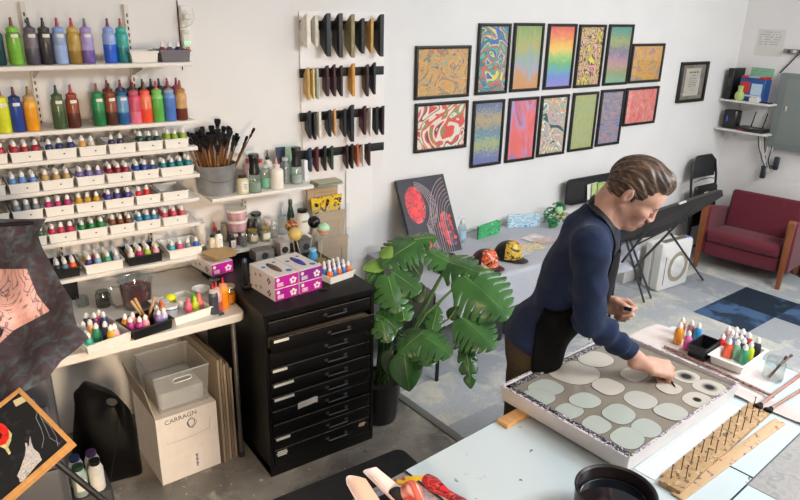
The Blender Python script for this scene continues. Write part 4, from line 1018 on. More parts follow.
# ---------------- trays of small bottles ----------------
ORD = ['leftmost', 'second', 'third', 'fourth', 'fifth', 'sixth', 'rightmost']
def tray_row(si, trays, depth=.205, H=.046, yaw=0):
    for k, (xa, xb, cols) in enumerate(trays):
        z = SZ[si]+.0004; yf = SF+.006
        wa, wb = shelf_x(xa, SZ[si]+.02, yf), shelf_x(xb, SZ[si]+.02, yf)
        w = wb-wa+.001; cx = (wa+wb)/2
        total = sum(n for _, _, n in cols)
        desc = ' and '.join(nm for nm, _, _ in cols) if cols else ''
        pos = '%s on %s shelf' % (ORD[k if k < len(trays)-1 else 6], SL[si])
        bin_tray(('white tray of %s bottles, %s' % (desc, pos)) if cols else 'empty white tray, %s' % pos, (cx, yf+depth/2, z), yaw, w, depth, H, group='white trays on %s wall shelf' % SL[si])
        # bottles: front-left filling, columns across the width
        nc = max(1, int((w-.012)/.0345)); rr = random.Random(si*31+k)
        i = 0
        for nm, c, n in cols:
            for _ in range(n):
                r_ = i//nc; q = i % nc
                x = cx-(w-.012)/2+.018+((w-.012-.036)*(q/(max(1, nc-1))) if nc > 1 else 0)+rr.uniform(-.0015, .0015); y = yf+.034+.038*r_+rr.uniform(-.002, .002)
                small_bottle('%s dropper bottle in the tray %s' % (nm, pos), c, (x, y, z+.0034), '%s bottles in the tray %s' % (nm, pos), .96+rr.uniform(-.03, .06), rz=rr.uniform(0, 6))
                i += 1
tray_row(2, [(-22, 9, [('red', '#b8283a', 3), ('pink', '#d85a78', 3)]), (10.5, 44, [('crimson', '#a82434', 3), ('vermilion', '#dc4a2c', 4)]), (45.5, 78, [('navy blue', '#1c2f66', 3)]), (79, 108, [('apricot', '#d89a4a', 1), ('clear', '#cfc8ba', 1)]), (109, 137, [('dark plum', '#3a2f52', 2)]), (138, 164, [('bottle green', '#16423c', 4), ('pale grey', '#b8c0bc', 3)]), (165, 190, [('apple green', '#8fae3a', 6)])])
tray_row(3, [(-24, 7, [('sand', '#c9a98a', 3)]), (9, 41, [('cornflower', '#5f8fd0', 5), ('pale blue', '#9ab4d8', 2)]), (42, 75, [('ochre beige', '#b89a5f', 4), ('tan', '#c8a47a', 3)]), (77, 106, [('lilac', '#7a6aac', 5)]), (107, 133, [('burgundy', '#8a1f3c', 5), ('cherry', '#b83248', 3)]), (134, 160, [('royal blue', '#274a9c', 5)]), (161, 195, [('teal', '#237f86', 8)])])
tray_row(4, [(-20, 11, [('slate', '#6a7482', 2)]), (13, 44, [('blue grey', '#7c8794', 6)]), (45, 75, [('magenta', '#b0286c', 3), ('cream', '#cbb9a2', 2)]), (76, 104, [('yellow ochre', '#c9981f', 4)]), (105, 135, [('violet', '#4a3a8c', 6)]), (136, 162, [('scarlet', '#d81f28', 2)]), (163, 190, [])])
tray_row(5, [(18, 48, [('forest green', '#2a6a44', 4)]), (49, 78, [('raspberry', '#c02a50', 4)]), (79, 109, [('green', '#1f8a4a', 6)]), (110, 136, [('chestnut', '#7a4424', 6)]), (137, 162, [('azure', '#3a86b0', 5)]), (163, 189, [('rose', '#c8485f', 7)])])
# lowest shelf: four bigger trays of mixed colours
z6 = SZ[6]+.0004
def mixed_tray(lab, where, px0, px1, c, cols, W=None, y0=3.338, dpt=.205, H=.05, yaw=0, group='trays on the lowest wall shelf'):
    wa, wb = shelf_x(px0, SZ[6]+.02, y0), shelf_x(px1, SZ[6]+.02, y0); w = wb-wa-.003; cx = (wa+wb)/2
    bin_tray(lab, (cx, y0+dpt/2, z6), yaw, w, dpt, H, c=c, group=group, mark=False, lip=.008)
    nc = max(1, int((w-.026)/.0345)); i = 0; rr = random.Random(int(px0))
    for nm, col_ in cols:
        q = i % nc; r_ = i//nc
        x = cx-(w-.028)/2+.0175+(w-.028-.035)*(q/max(1, nc-1)); y = y0+.036+.036*r_
        small_bottle('%s dropper bottle in the %s' % (nm, where), col_, (x+rr.uniform(-.001, .001), y, z6+.0034), 'bottles in the %s' % where, 1.02, rz=rr.uniform(0, 6)); i += 1
mixed_tray('black tray with grey and orange bottles on the lowest wall shelf', 'left black tray of the lowest wall shelf', 44, 83, '#141415', [('white', '#d8dce0'), ('ink black', '#22262e'), ('blue grey', '#5f7088'), ('orange', '#dc5a20'), ('smoke', '#8a939c'), ('silver', '#b0b6bc'), ('black', '#1a1c20'), ('orange red', '#e0501c')])
mixed_tray('white tray packed with mixed bottles on the lowest shelf, between two black ones', 'large white tray of the lowest wall shelf', 84, 126, '#ece8e1', [('deep violet', '#3a2f80'), ('light blue', '#7aa8cc'), ('jade', '#3f9a7a'), ('dove grey', '#a8b0bc'), ('mustard', '#c9a230'), ('lavender', '#8f84bc'), ('lime', '#9ac04a'), ('periwinkle', '#6f84c4'), ('gold', '#d8b03a'), ('red', '#c83a34'), ('olive', '#7f8a3a'), ('turquoise', '#2f9aa0')])
mixed_tray('black tray of mixed bottles, right of the packed white tray on the lowest shelf', 'right black tray of the lowest wall shelf', 127, 165, '#141415', [('white', '#dcd6ce'), ('berry', '#b02a6a'), ('yellow green', '#a8c848'), ('pale pink', '#d8a0a8'), ('orange', '#e07a3c'), ('peach', '#e0a078'), ('lemon', '#dcc83c'), ('coral', '#dc6a4a'), ('cyan', '#4aa0b4'), ('dark green', '#2a6a4a'), ('brown', '#7a4a34')])
mixed_tray('white tray with blue and pink bottles, right end of the lowest wall shelf', 'right white tray of the lowest wall shelf', 168, 205, '#ece8e1', [('aqua', '#3fa8b8'), ('rose pink', '#d84a70'), ('grey', '#7f8a90'), ('cobalt', '#2f58b8'), ('dusty blue', '#6a86b0'), ('steel grey', '#8a949c')])

# ---------------- things on the folding desk ----------------
def dpos(px, py, h=0): return atZ(px, py, DZ+h)
def dtray(lab, px, py, W, D_, H, c, yaw, mark=False, name='paint_tray'):
    q = dpos(px, py); return bin_tray(lab, (q.x, q.y, DZ+.0004), yaw, W, D_, H, c=c, mark=mark, lip=.008, name=name), q
T1, q1 = dtray('white tray of bottles at the left of the desk, next to the draped cloth', 98, 339, .21, .25, .045, '#ebe6de', math.radians(14))
pl = [(85, 332, '#b0b6c0', 'pale grey'), (88, 342, '#dfe6e0', 'white'), (84, 320, '#3a3f4c', 'dark grey'), (92, 330, '#e0a05a', 'light orange'), (98, 334, '#2a8a66', 'deep green'), (96, 323, '#7a3a6a', 'plum'), (101, 320, '#e8709a', 'pink'), (90, 346, '#3aa08a', 'mint green'), (107, 332, '#2a3a5c', 'navy'), (105, 322, '#3f4f7c', 'blue'), (113, 336, '#d8a01c', 'golden yellow'), (122, 338, '#e0a8b0', 'blush')]
for px, py, c, nm in pl:
    q = dpos(px, py+7, .01); dx, dy = q.x-q1.x, q.y-q1.y; a = -math.radians(14); lx, ly = dx*math.cos(a)-dy*math.sin(a), dx*math.sin(a)+dy*math.cos(a)
    lx = max(-.078, min(.078, lx)); ly = max(-.095, min(.095, ly)); a = -a; x = q1.x+lx*math.cos(a)-ly*math.sin(a); y = q1.y+lx*math.sin(a)+ly*math.cos(a)
    small_bottle('%s bottle in the white tray beside the draped cloth' % nm, c, (x, y, DZ+.0038), 'bottles in the left desk tray', 1.05)
T2, q2 = dtray('black tray with purple bottles and wooden sticks on the desk', 146, 329, .20, .17, .05, '#161617', math.radians(12))
for dx, dy, c, nm in ((-.075, -.02, '#a8347c', 'magenta purple'), (-.045, -.045, '#b83a86', 'orchid purple'), (-.018, -.045, '#e0909c', 'salmon pink'), (-.078, .025, '#d8923a', 'orange'), (-.045, .02, '#dc8a90', 'soft pink'), (.05, -.035, '#8f80c0', 'light violet'), (.078, -.03, '#c8c0d8', 'pale lilac'), (.065, .01, '#b8b0d0', 'greyish lilac')):
    a = math.radians(12); small_bottle('%s bottle in the black tray on the desk' % nm, c, (q2.x+dx*math.cos(a)-dy*math.sin(a), q2.y+dx*math.sin(a)+dy*math.cos(a), DZ+.0038), 'bottles in the black desk tray', 1.02)
jj = jar('small open jar standing in the black desk tray', (q2.x+.018, q2.y+.035, DZ+.0042), .026, .06, '#e0c8a8')
for k, (a, b_) in enumerate((((0.0, 0), (-.055, .02)), ((.004, .006), (-.038, .035)), ((-.004, 0), (.055, .02)))):
    b = MB(); b.cyl((0, 0, 0), (b_[0], b_[1], .12), .005, .007, 8); o = b.build('wooden_stick', M('#c8a070', .6), None, loc=(q2.x+.018+a[0], q2.y+.035+a[1], DZ+.0075))
    tag(o, ['pale wooden stick leaning left in the small jar on the desk', 'second wooden stick leaning left in the small jar, behind the first', 'wooden stick leaning right in the small jar on the desk'][k], 'stick', 'sticks in the small jar')
# glass measuring jug
mj = dpos(138, 306)
mg = thing('measuring_jug', 'large clear glass measuring jug with pinkish stain inside', 'jug', (mj.x, mj.y, DZ+.0004))
G_ = glass('#e8ecec', .14, .04)
b = MB(); b.lathe([(.060, 0), (.064, .006), (.078, .135), (.082, .142), (.079, .143), (.074, .134), (.061, .010), (.001, .007)], 32); b.build('vessel', G_, mg)
b = MB(); b.tube([(-.072, -.01, .125), (-.112, -.015, .128), (-.125, -.015, .10), (-.118, -.013, .045), (-.10, -.012, .022), (-.065, -.008, .020)], .007, 8); b.build('handle', G_, mg)
b = MB(); b.lathe([(.0595, .012), (.067, .06), (.071, .105)], 32, cap=False); b.build('pink_stain', glass('#c88a90', .02, .3, .25, '#b0606a'), mg)
jar('small empty glass jar beside the wood tools on the desk', (dpos(83, 306).x, dpos(83, 306).y, DZ+.0004), .030, .05)
jar('glass jar with dark residue left of the measuring jug', (dpos(104, 306).x, dpos(104, 306).y, DZ+.0004), .034, .08, '#d8dcd8', '#4a4038', .25)
tb = dpos(66, 300); bin_tray('black bin of wooden tool handles behind the draped cloth', (tb.x+.01, tb.y+.02, DZ+.0004), .1, .10, .10, .10, c='#121213', mark=False, name='plastic_bin')
for k in range(4):
    b = MB(); b.cyl((0, 0, 0), (rr.uniform(-.01, .01), -.012, .12), .008, .010, 8); o = b.build('tool_handle', M('#8a7058', .6), None, loc=(tb.x-.015+.016*k, tb.y+.0, DZ+.012)); tag(o, 'wooden tool handle standing in the black bin on the desk', 'tool', 'wooden handles in the black bin')
T3, q3 = dtray('white tray of round lids and neon bottles at the right of the desk', 181, 312, .20, .27, .045, '#eeebe6', math.radians(10))
def rel(q, a, dx, dy): return q.x+dx*math.cos(a)-dy*math.sin(a), q.y+dx*math.sin(a)+dy*math.cos(a)
for k, (dx, dy, r, c, nm) in enumerate(((-.045, .005, .032, '#ece9e4', 'white lid with blue rim'), (-.05, .075, .030, '#e6e2da', 'plain white lid'), (.03, .035, .03, '#ebe7df', 'white tub lid'))):
    x, y = rel(q3, math.radians(10), dx, dy); t = thing('round_tub', '%s in the white tray with the neon bottles' % nm, 'tub', (x, y, DZ+.0042), 0, 'round lidded tubs on the desk')
    b = MB(); b.lathe([(r*.9, 0), (r*.95, .034)], 24); b.build('cup', M('#dfe4ea', .4), t); b = MB(); b.lathe([(r, .034), (r, .041), (r*.96, .044), (.001, .044)], 24); b.build('lid', M(c, .35), t)
    if k == 0: b = MB(); b.lathe([(r+.0015, .029), (r+.0015, .034), (r*.9, .034)], 24, cap=False); b.build('blue_rim', M('#2a6ab0', .4), t)
for dx, dy, c, nm, s in ((.012, -.06, '#f06a8a', 'neon pink', 1.0), (.045, -.06, '#c0e030', 'neon yellow green', 1.0), (.077, -.045, '#f08a8a', 'neon coral', 1.05), (.06, -.02, '#6ad04a', 'neon green', 1.0), (-.085, .02, '#f0743a', 'bright orange', .9)):
    x, y = rel(q3, math.radians(10), dx, dy); small_bottle('%s bottle with matching cap in the white tray of lids' % nm, c, (x, y, DZ+.0038), 'neon bottles on the desk', s, cap=c)
x, y = rel(q3, math.radians(10), .0, .095); b = MB(); b.sphere((0, 0, .03), .028, 20, 12, (1, 1, 1)); o = b.build('yellow_ball', M('#e8e82a', .4), None, loc=(x, y, DZ+.0065)); tag(o, 'neon yellow ball in the white tray on the desk', 'ball')
for px, py, c, up, tip, nm in ((220, 317, '#c0545a', '#d8a8a4', '#c02a2a', 'clear pinkish'),):
    q = dpos(px-2, py-6); tall_bottle('%s squeeze bottle with red tip behind the dark grey one' % nm, c, up, '#d8b0a8', tip, (q.x, q.y, DZ+.0004), None, .80, .5, False)
q = dpos(214.5, 313); tall_bottle('dark grey squeeze bottle with red tip on the desk', '#3f4650', '#4c535c', '#cfc6c0', '#c02a2a', (q.x, q.y, DZ+.0004), 'desk squeeze bottles', .80, .9, False)
q = dpos(224.5, 308); tall_bottle('bright orange squeeze bottle with red tip on the desk', '#f08a14', '#f09a24', '#e8a070', '#c02a2a', (q.x, q.y, DZ+.0004), 'desk squeeze bottles', .84, .8, False)
q = dpos(231, 303.5); jar('glass jar of orange and yellow paint at the end of the desk', (q.x-.002, q.y+.012, DZ+.0004), .032, .088, '#f4f0d0', '#f09a1c', .62, lid='#a8a078')
q = dpos(216, 288); jar('low glass jar with metal lid behind the squeeze bottles', (q.x, q.y, DZ+.0004), .032, .05, lid='#8a8a84')
q = dpos(203, 293); b = MB(); b.lathe([(.030, 0), (.046, .03), (.044, .031), (.028, .003), (.001, .003)], 28); o = b.build('white_bowl', M('#ece9e4', .3), None, loc=(q.x-.01, q.y, DZ+.0004)); tag(o, 'small white bowl behind the tray of lids', 'bowl')
q = dpos(221, 314); bc_ = thing('binder_clip', 'small black binder clip at the desk edge', 'clip', (q.x, q.y-.008, DZ+.0004), .3); b = MB(); b.prism([(-.008, 0), (.008, 0), (.0, .012)], .022, T=Matrix(((0, 0, 1, -.011), (1, 0, 0, 0), (0, 1, 0, 0), (0, 0, 0, 1)))); b.build('jaw', BLACK, bc_, smooth=False); b = MB(); b.tube([(-.006, .004, .010), (-.008, .018, .012), (.008, .018, .012), (.006, .004, .010)], .001, 6); b.build('handle', STEEL, bc_)
q = dpos(207, 312); b = MB(); b.tube([(.011*math.cos(a), .011*math.sin(a), .0035) for a in [2*PI*k/16 for k in range(16)]], .0035, 8, closed=True); o = b.build('ring', M('#e6e0d4', .4), None, loc=(q.x, q.y-.006, DZ+.0004)); tag(o, 'white ring lying by the dark grey squeeze bottle', 'ring')
# ---------------- the person ----------------
PB = np.array([1.868, 1.704, 0]); PF = np.array([.62, -.785, 0]); PF /= np.linalg.norm(PF); PR = np.array([PF[1], -PF[0], 0]); PU = np.array([0, 0, 1.])
def PP(f, r, u): return PB+PF*f+PR*r+PU*u
BF = np.stack([PF, PR, PU], 1)   # world = BF @ local
def tilt(deg):
    """local frame pitched forward by deg: columns are forward, right, up"""
    a = math.radians(deg); f = PF*math.cos(a)-PU*math.sin(a); u = PF*math.sin(a)+PU*math.cos(a); return np.stack([f, PR, u], 1)
T0 = tilt(0); T15 = tilt(14); T25 = tilt(27)
SHR = np.array([1.824, 1.43, 1.470]); SHL = SHR-PR*.36
ELR = np.array([1.872, 1.438, 1.178]); WRR = np.array([2.078, 1.304, .985])
ELL = PP(.10, -.22, 1.20); WRL = np.array([2.024, 1.504, 1.176])
NK = PP(.205, .0, 1.525)
# head frame
HCn = np.array([2.071, 1.463, 1.626])
hy = math.radians(6); hf = PF*math.cos(hy)+PR*math.sin(hy); hr = np.cross(hf, PU); 
ha = math.radians(36); HFw = hf*math.cos(ha)-PU*math.sin(ha); HUp = hf*math.sin(ha)+PU*math.cos(ha); HLf = np.cross(HUp, HFw)
HM = np.stack([HFw, HLf, HUp], 1); HS = 1.02
def HP(x, y, z): return HCn+HM@np.array([x, y, z])*HS
def head_sdf(p, bare=True):
    q = (p-HCn)@HM/HS
    d = ell(q, (-.014, 0, .033), (.099, .077, .088))
    d = smin(d, ell(q, (.045, 0, .030), (.050, .062, .055)), .02)
    d = smin(d, ell(q, (.030, 0, -.038), (.062, .060, .070)), .025)
    for s in (-1, 1):
        d = smin(d, capc(q, (-.012, s*.052, -.048), (.058, s*.020, -.100), .019, .018), .02)
        d = smin(d, ell(q, (.064, s*.040, -.024), (.026, .024, .020)), .02)
    d = smin(d, ell(q, (.074, 0, -.098), (.022, .024, .018)), .02)
    d = smin(d, ell(q, (.072, 0, -.066), (.028, .030, .028)), .018)
    d = smin(d, capc(q, (.086, -.030, .014), (.086, .030, .014), .0105), .012)
    for s in (-1, 1): d = smax(d, -ell(q, (.099, s*.032, -.004), (.014, .019, .012)), .010)
    for s in (-1, 1): d = smin(d, ell(q, (.0785, s*.031, -.004), (.0125, .015, .0115)), .003)
    d = smin(d, capc(q, (.092, 0, .010), (.108, 0, -.028), .0075, .0095), .010)
    d = smin(d, ell(q, (.108, 0, -.033), (.0105, .010, .009)), .006)
    for s in (-1, 1): d = smin(d, ell(q, (.104, s*.012, -.037), (.010, .007, .007)), .004)
    # mouth
    d = smin(d, ell(q, (.097, 0, -.0625), (.008, .022, .0055)), .004)
    d = smin(d, ell(q, (.096, 0, -.0740), (.008, .019, .0060)), .004)
    d = smax(d, -ell(q, (.106, 0, -.0682), (.008, .024, .0016)), .003)
    # ears
    for s in (-1, 1):
        e = ell(q, (-.018, s*.080, -.004), (.017, .0095, .030)); e = smax(e, -ell(q, (-.014, s*.0900, -.003), (.010, .007, .021)), .003)
        d = smin(d, e, .005)
    return d*HS
def neck_sdf(p):
    d = capc(p, HP(-.045, 0, -.035), NK, .056, .066)
    d = smin(d, capc(p, HP(.0, 0, -.060), NK+PF*.035-PU*.01, .040, .050), .03)
    return d
def hand_frame(w, x, z):
    x = np.asarray(x, float); x /= np.linalg.norm(x); z = np.asarray(z, float); z = z-x*(z@x); z /= np.linalg.norm(z); return w, x, z
def hand_sdf(p, w, x, z, left, poses, thumb, s=1.03):
    y = np.cross(z, x)*(-1 if left else 1)
    Mh = np.stack([x, y, z], 1); q = (p-w)@Mh/s
    d = rbox(q, (.052, .0, 0), (.048, .041, .0145), .014)
    d = smin(d, rbox(q, (.030, .016, -.006), (.032, .026, .014), .012), .012)
    d = smin(d, capc(q, (-.05, 0, 0), (.01, 0, 0), .026, .024), .02)
    K = [(.092, .031), (.097, .010), (.093, -.011), (.084, -.031)]; Ls = [(.044, .027, .021), (.048, .030, .022), (.044, .028, .021), (.035, .021, .019)]; Rr_ = [.0098, .0100, .0095, .0084]
    for (kx, ky), L, r_, (a1, a2, a3, sp) in zip(K, Ls, Rr_, poses):
        P0 = np.array([kx, ky, .001]); a = 0; pts = [P0]
        for l, da in zip(L, (a1, a2, a3)):
            a += math.radians(da); c = math.cos(a)
            pts.append(pts[-1]+l*np.array([c*math.cos(math.radians(sp)), c*math.sin(math.radians(sp))+.0, -math.sin(a)]))
        dk = ell(q, P0+np.array([-.002, 0, .003]), (.012, .0105, .0105)); d = smin(d, dk, .006)
        fd = capc(q, pts[0], pts[1], r_*1.05, r_); fd = smin(fd, capc(q, pts[1], pts[2], r_*1.0, r_*.92), .002); fd = smin(fd, capc(q, pts[2], pts[3], r_*.92, r_*.80), .002)
        fd = smin(fd, capc(q, P0*np.array([.75, .9, 1]), P0, r_*.9, r_), .004)
        d = smin(d, fd, .0028)
    t = [np.array(v) for v in thumb]
    td = capc(q, t[0], t[1], .0155, .0125); td = smin(td, capc(q, t[1], t[2], .0120, .0105), .003); td = smin(td, capc(q, t[2], t[3], .0105, .0085), .003)
    return smin(d, td, .008)*s
hR = hand_frame(WRR, (.80, -.50, -.22), (-.30, -.25, .85))
hL = hand_frame(WRL, PF*1.0+PU*.02+PR*.10, -PR*.85+PU*.25)
poseR = [(38, 62, 28, 2), (52, 78, 35, 0), (62, 82, 40, -1), (66, 80, 42, -3)]
thumbR = [(.022, .030, -.012), (.056, .052, -.030), (.086, .044, -.046), (.104, .030, -.058)]
poseL = [(48, 80, 45, 0), (72, 88, 50, 0), (78, 88, 55, 0), (80, 88, 52, 0)]
thumbL = [(.020, .030, -.010), (.052, .048, -.026), (.082, .044, -.040), (.104, .034, -.040)]
def arm_sdf(p, sh, el, wr, off=0.0):
    d = capc(p, sh, el, .052+off, .043+off)
    fore = capc(p, el, el+(wr-el)*.35, .043+off, .042+off); fore = smin(fore, capc(p, el+(wr-el)*.35, wr, .042+off, .0255), .02)
    return smin(d, fore, .02)
def body_sdf(p):
    d = head_sdf(p)
    n = neck_sdf(p); d = smin(d, n, .018)
    t = ell(p, PP(.135, 0, 1.33), (.095, .155, .18), T25); t = smin(t, ell(p, PP(.08, 0, 1.12), (.09, .14, .14), T15), .05); t = smin(t, ell(p, PP(.005, 0, 1.0), (.09, .14, .12), T0), .05)
    t = smin(t, capc(p, SHR-PR*.03, SHL+PR*.03, .055), .05)
    d = smin(d, t, .035)
    for a in ((SHR, ELR, WRR), (SHL, ELL, WRL)): d = smin(d, arm_sdf(p, *a, off=-.011), .02)
    for s in (-1, 1): d = smin(d, capc(p, PP(.0, s*.085, .94), PP(.0, s*.09, .50), .066, .050), .03); d = smin(d, capc(p, PP(.0, s*.09, .50), PP(-.01, s*.11, .10), .050, .038), .02)
    d = smin(d, hand_sdf(p, *hR, False, poseR, thumbR), .012)
    d = smin(d, hand_sdf(p, *hL, True, poseL, thumbL), .012)
    return d
def fast(fn, parts=None): return fn
V, Fq = surf(body_sdf, (1.45, 1.05, .05), (2.40, 2.15, 1.82), .0034, 8)
C_ = V[Fq].mean(1); q = (C_-HCn)@HM/HS
lip = (q[:, 0] > .088) & (np.abs(q[:, 1]) < .024) & (q[:, 2] < -.058) & (q[:, 2] > -.079)
lash = (np.abs(np.abs(q[:, 1])-.031) < .013) & (q[:, 0] > .074) & (np.abs(q[:, 2]+.0105) < .0034)
beard = (q[:, 2] < -.045) & (q[:, 0] > -.01) & (q[:, 2] > -.13) & (np.abs(q[:, 1]) < .07)
mi = np.zeros(len(C_), int); mi[beard] = 3; mi[lip] = 1; mi[lash] = 2
def skin(c, c2): return M(c, .48, .4, c2=c2, nscale=30, bump=.15, bscale=350, sss=.06)
person = thing('person', 'man in navy sweater and black apron leaning over the bath, drawing with a stylus', 'person', tuple(PB))
body = mesh_obj('body', V-PB, Fq, [skin('#c4937d', '#d0a28d'), skin('#ab6a5e', '#b37468'), M('#2a1a14', .6), skin('#b08370', '#c2937f')], person, mi, 2)
# sweater
def creases(p, a, b, amp, fr):
    a = np.asarray(a); b = np.asarray(b); d = (b-a); L = np.linalg.norm(d); d = d/L; t = (p-a)@d
    return amp*np.sin(t*fr+1.6*np.sin(((p-a)@PR)*22+((p-a)@PU)*9))
def sweater_sdf(p):
    t = ell(p, PP(.138, 0, 1.335), (.112, .178, .190), T25)
    t = smin(t, ell(p, PP(.082, 0, 1.13), (.108, .158, .13), T15), .06)
    t = smin(t, ell(p, PP(.012, 0, 1.02), (.118, .170, .115), T0), .05)
    t = smin(t, capc(p, SHR-PR*.03-PF*.01, SHL+PR*.03-PF*.01, .066), .06)
    t = smin(t, capc(p, NK-PU*.06-PF*.02, NK-PU*.012+PF*.0, .105, .080), .05)
    low = (p[:, 2] < 1.24)
    t = t+np.where(low, .006, .003)*N3(p, 26, 2)*1.0+.005*np.sin(((p-PB)@PU)*60+2.2*N3(p, 12, 5))*np.clip((1.30-p[:, 2])*6, 0, 1)*.8
    t = smax(t, .925-p[:, 2]+.012*np.sin(((p-PB)@PR)*14), .008)
    for sh, el, wr in ((SHR, ELR, WRR), (SHL, ELL, WRL)):
        w2 = el+(wr-el)*.72
        a = capc(p, sh, el, .066, .056); a = smin(a, capc(p, el, w2, .056, .040), .025)
        a = a-creases(p, sh, el, .005, 60)*.8-.0045*N3(p, 40, 3)
        dd = (w2-el)/np.linalg.norm(w2-el); tt = (p-el)@dd; L = np.linalg.norm(w2-el)
        a = a-.006*np.sin(tt*85+1.2*N3(p, 30))*np.clip(tt*18, 0, 1)*(tt < L-.045)
        a = smax(a, tt-L, .004)
        t = smin(t, a, .028)
    # neck opening
    ax = (HP(-.03, 0, -.06)-NK); ax = ax/np.linalg.norm(ax)
    t = smax(t, (p-NK)@ax-.012+0*p[:, 0], .008)
    t = smax(t, -(capc(p, NK-ax*.02, NK+ax*.3, .0655)), .006)
    return t
V, Fq = surf(sweater_sdf, (1.45, 1.05, .88), (2.40, 2.15, 1.66), .0042, 8)
mesh_obj('sweater', V-PB, Fq, M('#222d48', .92, .2, noise=.12, nscale=220, bump=.4, bscale=420, sheen=.08), person, None, 1)
# white undershirt collar
def collar_sdf(p):
    ax = (HP(-.03, 0, -.06)-NK); ax = ax/np.linalg.norm(ax)
    d = np.abs(capc(p, NK-ax*.05, NK+ax*.3, .0670))-.0030
    return smax(smax(d, (p-NK)@ax-.012, .003), -((p-NK)@ax+.03), .003)
V, Fq = surf(collar_sdf, NK-.14, NK+.14, .0035, 8); mesh_obj('undershirt_collar', V-PB, Fq, M('#e6e2e0', .8), person, None, 1)
# apron
def apron_sdf(p):
    t = ell(p, PP(.132, 0, 1.335), (.124, .186, .196), T25)
    t = smin(t, ell(p, PP(.082, 0, 1.13), (.124, .176, .15), T15), .06)
    t = smin(t, ell(p, PP(.000, 0, 1.0), (.135, .188, .15), T0), .05)
    t = smin(t, capc(p, PP(-.01, -.06, .95), PP(-.01, -.07, .50), .128, .125), .05); t = smin(t, capc(p, PP(-.01, .06, .95), PP(-.01, .07, .50), .128, .125), .05)
    t = t-.005*np.sin(((p-PB)@PR)*30+2*N3(p, 7, 3))*np.clip((1.15-p[:, 2])*4, 0, 1)-.004*N3(p, 18, 1)
    loc = (p-PB); f = loc@PF; r = np.abs(loc@PR)
    z = p[:, 2]
    wrap = np.clip((1.22-z)/.10, 0, 1)   # wraps round the sides below the waist tie
    back = .022+.03*(1-wrap)
    d = smax(t, (back-f), .006)
    d = smax(d, -(t+.014), .003)          # shell
    bib = .085+.20*wrap
    d = smax(d, r-bib, .006)
    d = smax(d, z-1.40, .006); d = smax(d, .52-z, .006)
    return d
V, Fq = surf(apron_sdf, (1.40, 1.35, .48), (2.35, 2.15, 1.46), .0048, 8)
apr = mesh_obj('apron', V-PB, Fq, M('#060607', .8, .15, bump=.2, bscale=120), person, None, 2)
def outer(p): return np.minimum(sweater_sdf(p), body_sdf(p))
def push(P, lift):
    P = np.array(P)
    for _ in range(6):
        d = outer(P); g = np.stack([outer(P+np.eye(3)[k]*.002)-outer(P-np.eye(3)[k]*.002) for k in range(3)], 1); g /= np.maximum(np.linalg.norm(g, axis=1), 1e-6)[:, None]
        P = P+g*(lift-d)[:, None]
    return P, g
def strap(b, P, G, w, th):
    P = [Vector(x) for x in P]; G = [Vector(x) for x in G]; n = len(P); vs = []; fs = []
    for i in range(n):
        t = (P[min(i+1, n-1)]-P[max(i-1, 0)]).normalized(); nn = (G[i]-t*G[i].dot(t)).normalized(); side = t.cross(nn)
        for a, c in ((-w/2, -th/2), (w/2, -th/2), (w/2, th/2), (-w/2, th/2)): vs.append(tuple(P[i]+side*a+nn*c))
    for i in range(n-1):
        for k in range(4): l = (k+1) % 4; fs.append((i*4+k, i*4+l, i*4+4+l, i*4+4+k))
    fs += [(3, 2, 1, 0), (n*4-4, n*4-3, n*4-2, n*4-1)]
    b.add(vs, fs)
HEADC = None
ax_ = (HP(-.03, 0, -.06)-NK); ax_ /= np.linalg.norm(ax_)
u_ = PR; w_ = np.cross(ax_, u_); w_ *= np.sign(w_@PF)
loopp = [NK+ax_*.030+(u_*math.cos(a)-w_*math.sin(a))*.085 for a in [PI*k/14 for k in range(15)]]
down = [PP(.265, .075, 1.475), PP(.285, .085, 1.44), PP(.285, .09, 1.40)]
pth = list(reversed(down))+loopp+[PP(.265, -.075, 1.475), PP(.285, -.085, 1.44), PP(.285, -.09, 1.40)]
# resample finely before pushing it outside neck and sweater
pth = np.array(pth); fine = []
for i in range(len(pth)-1):
    for k in range(4): fine.append(pth[i]+(pth[i+1]-pth[i])*k/4)
fine.append(pth[-1]); fine = np.array(fine)
Ps, Gs = push(fine, .005)
for _ in range(3): Ps[1:-1] = (Ps[:-2]+Ps[1:-1]*2+Ps[2:])/4
b = MB(); strap(b, Ps-PB, Gs, .034, .005); b.build('neck_strap', M('#0c0c0e', .6), apr, sub=1)
b = MB()
e0 = Ps[0]-PB; e1 = Ps[-1]-PB
def bibf(u, v):
    r = (u-.5)*2; wd = .09+.06*v
    f = .300-.05*v**1.5-.03*r*r+.006*math.sin(9*u+4*v); z = 1.415-.33*v
    return tuple(PF*f+PR*(r*wd)+PU*z)
b.grid(bibf, 20, 20, .004); b.build('bib', M('#0c0c0e', .62, .3, bump=.2, bscale=120), apr)
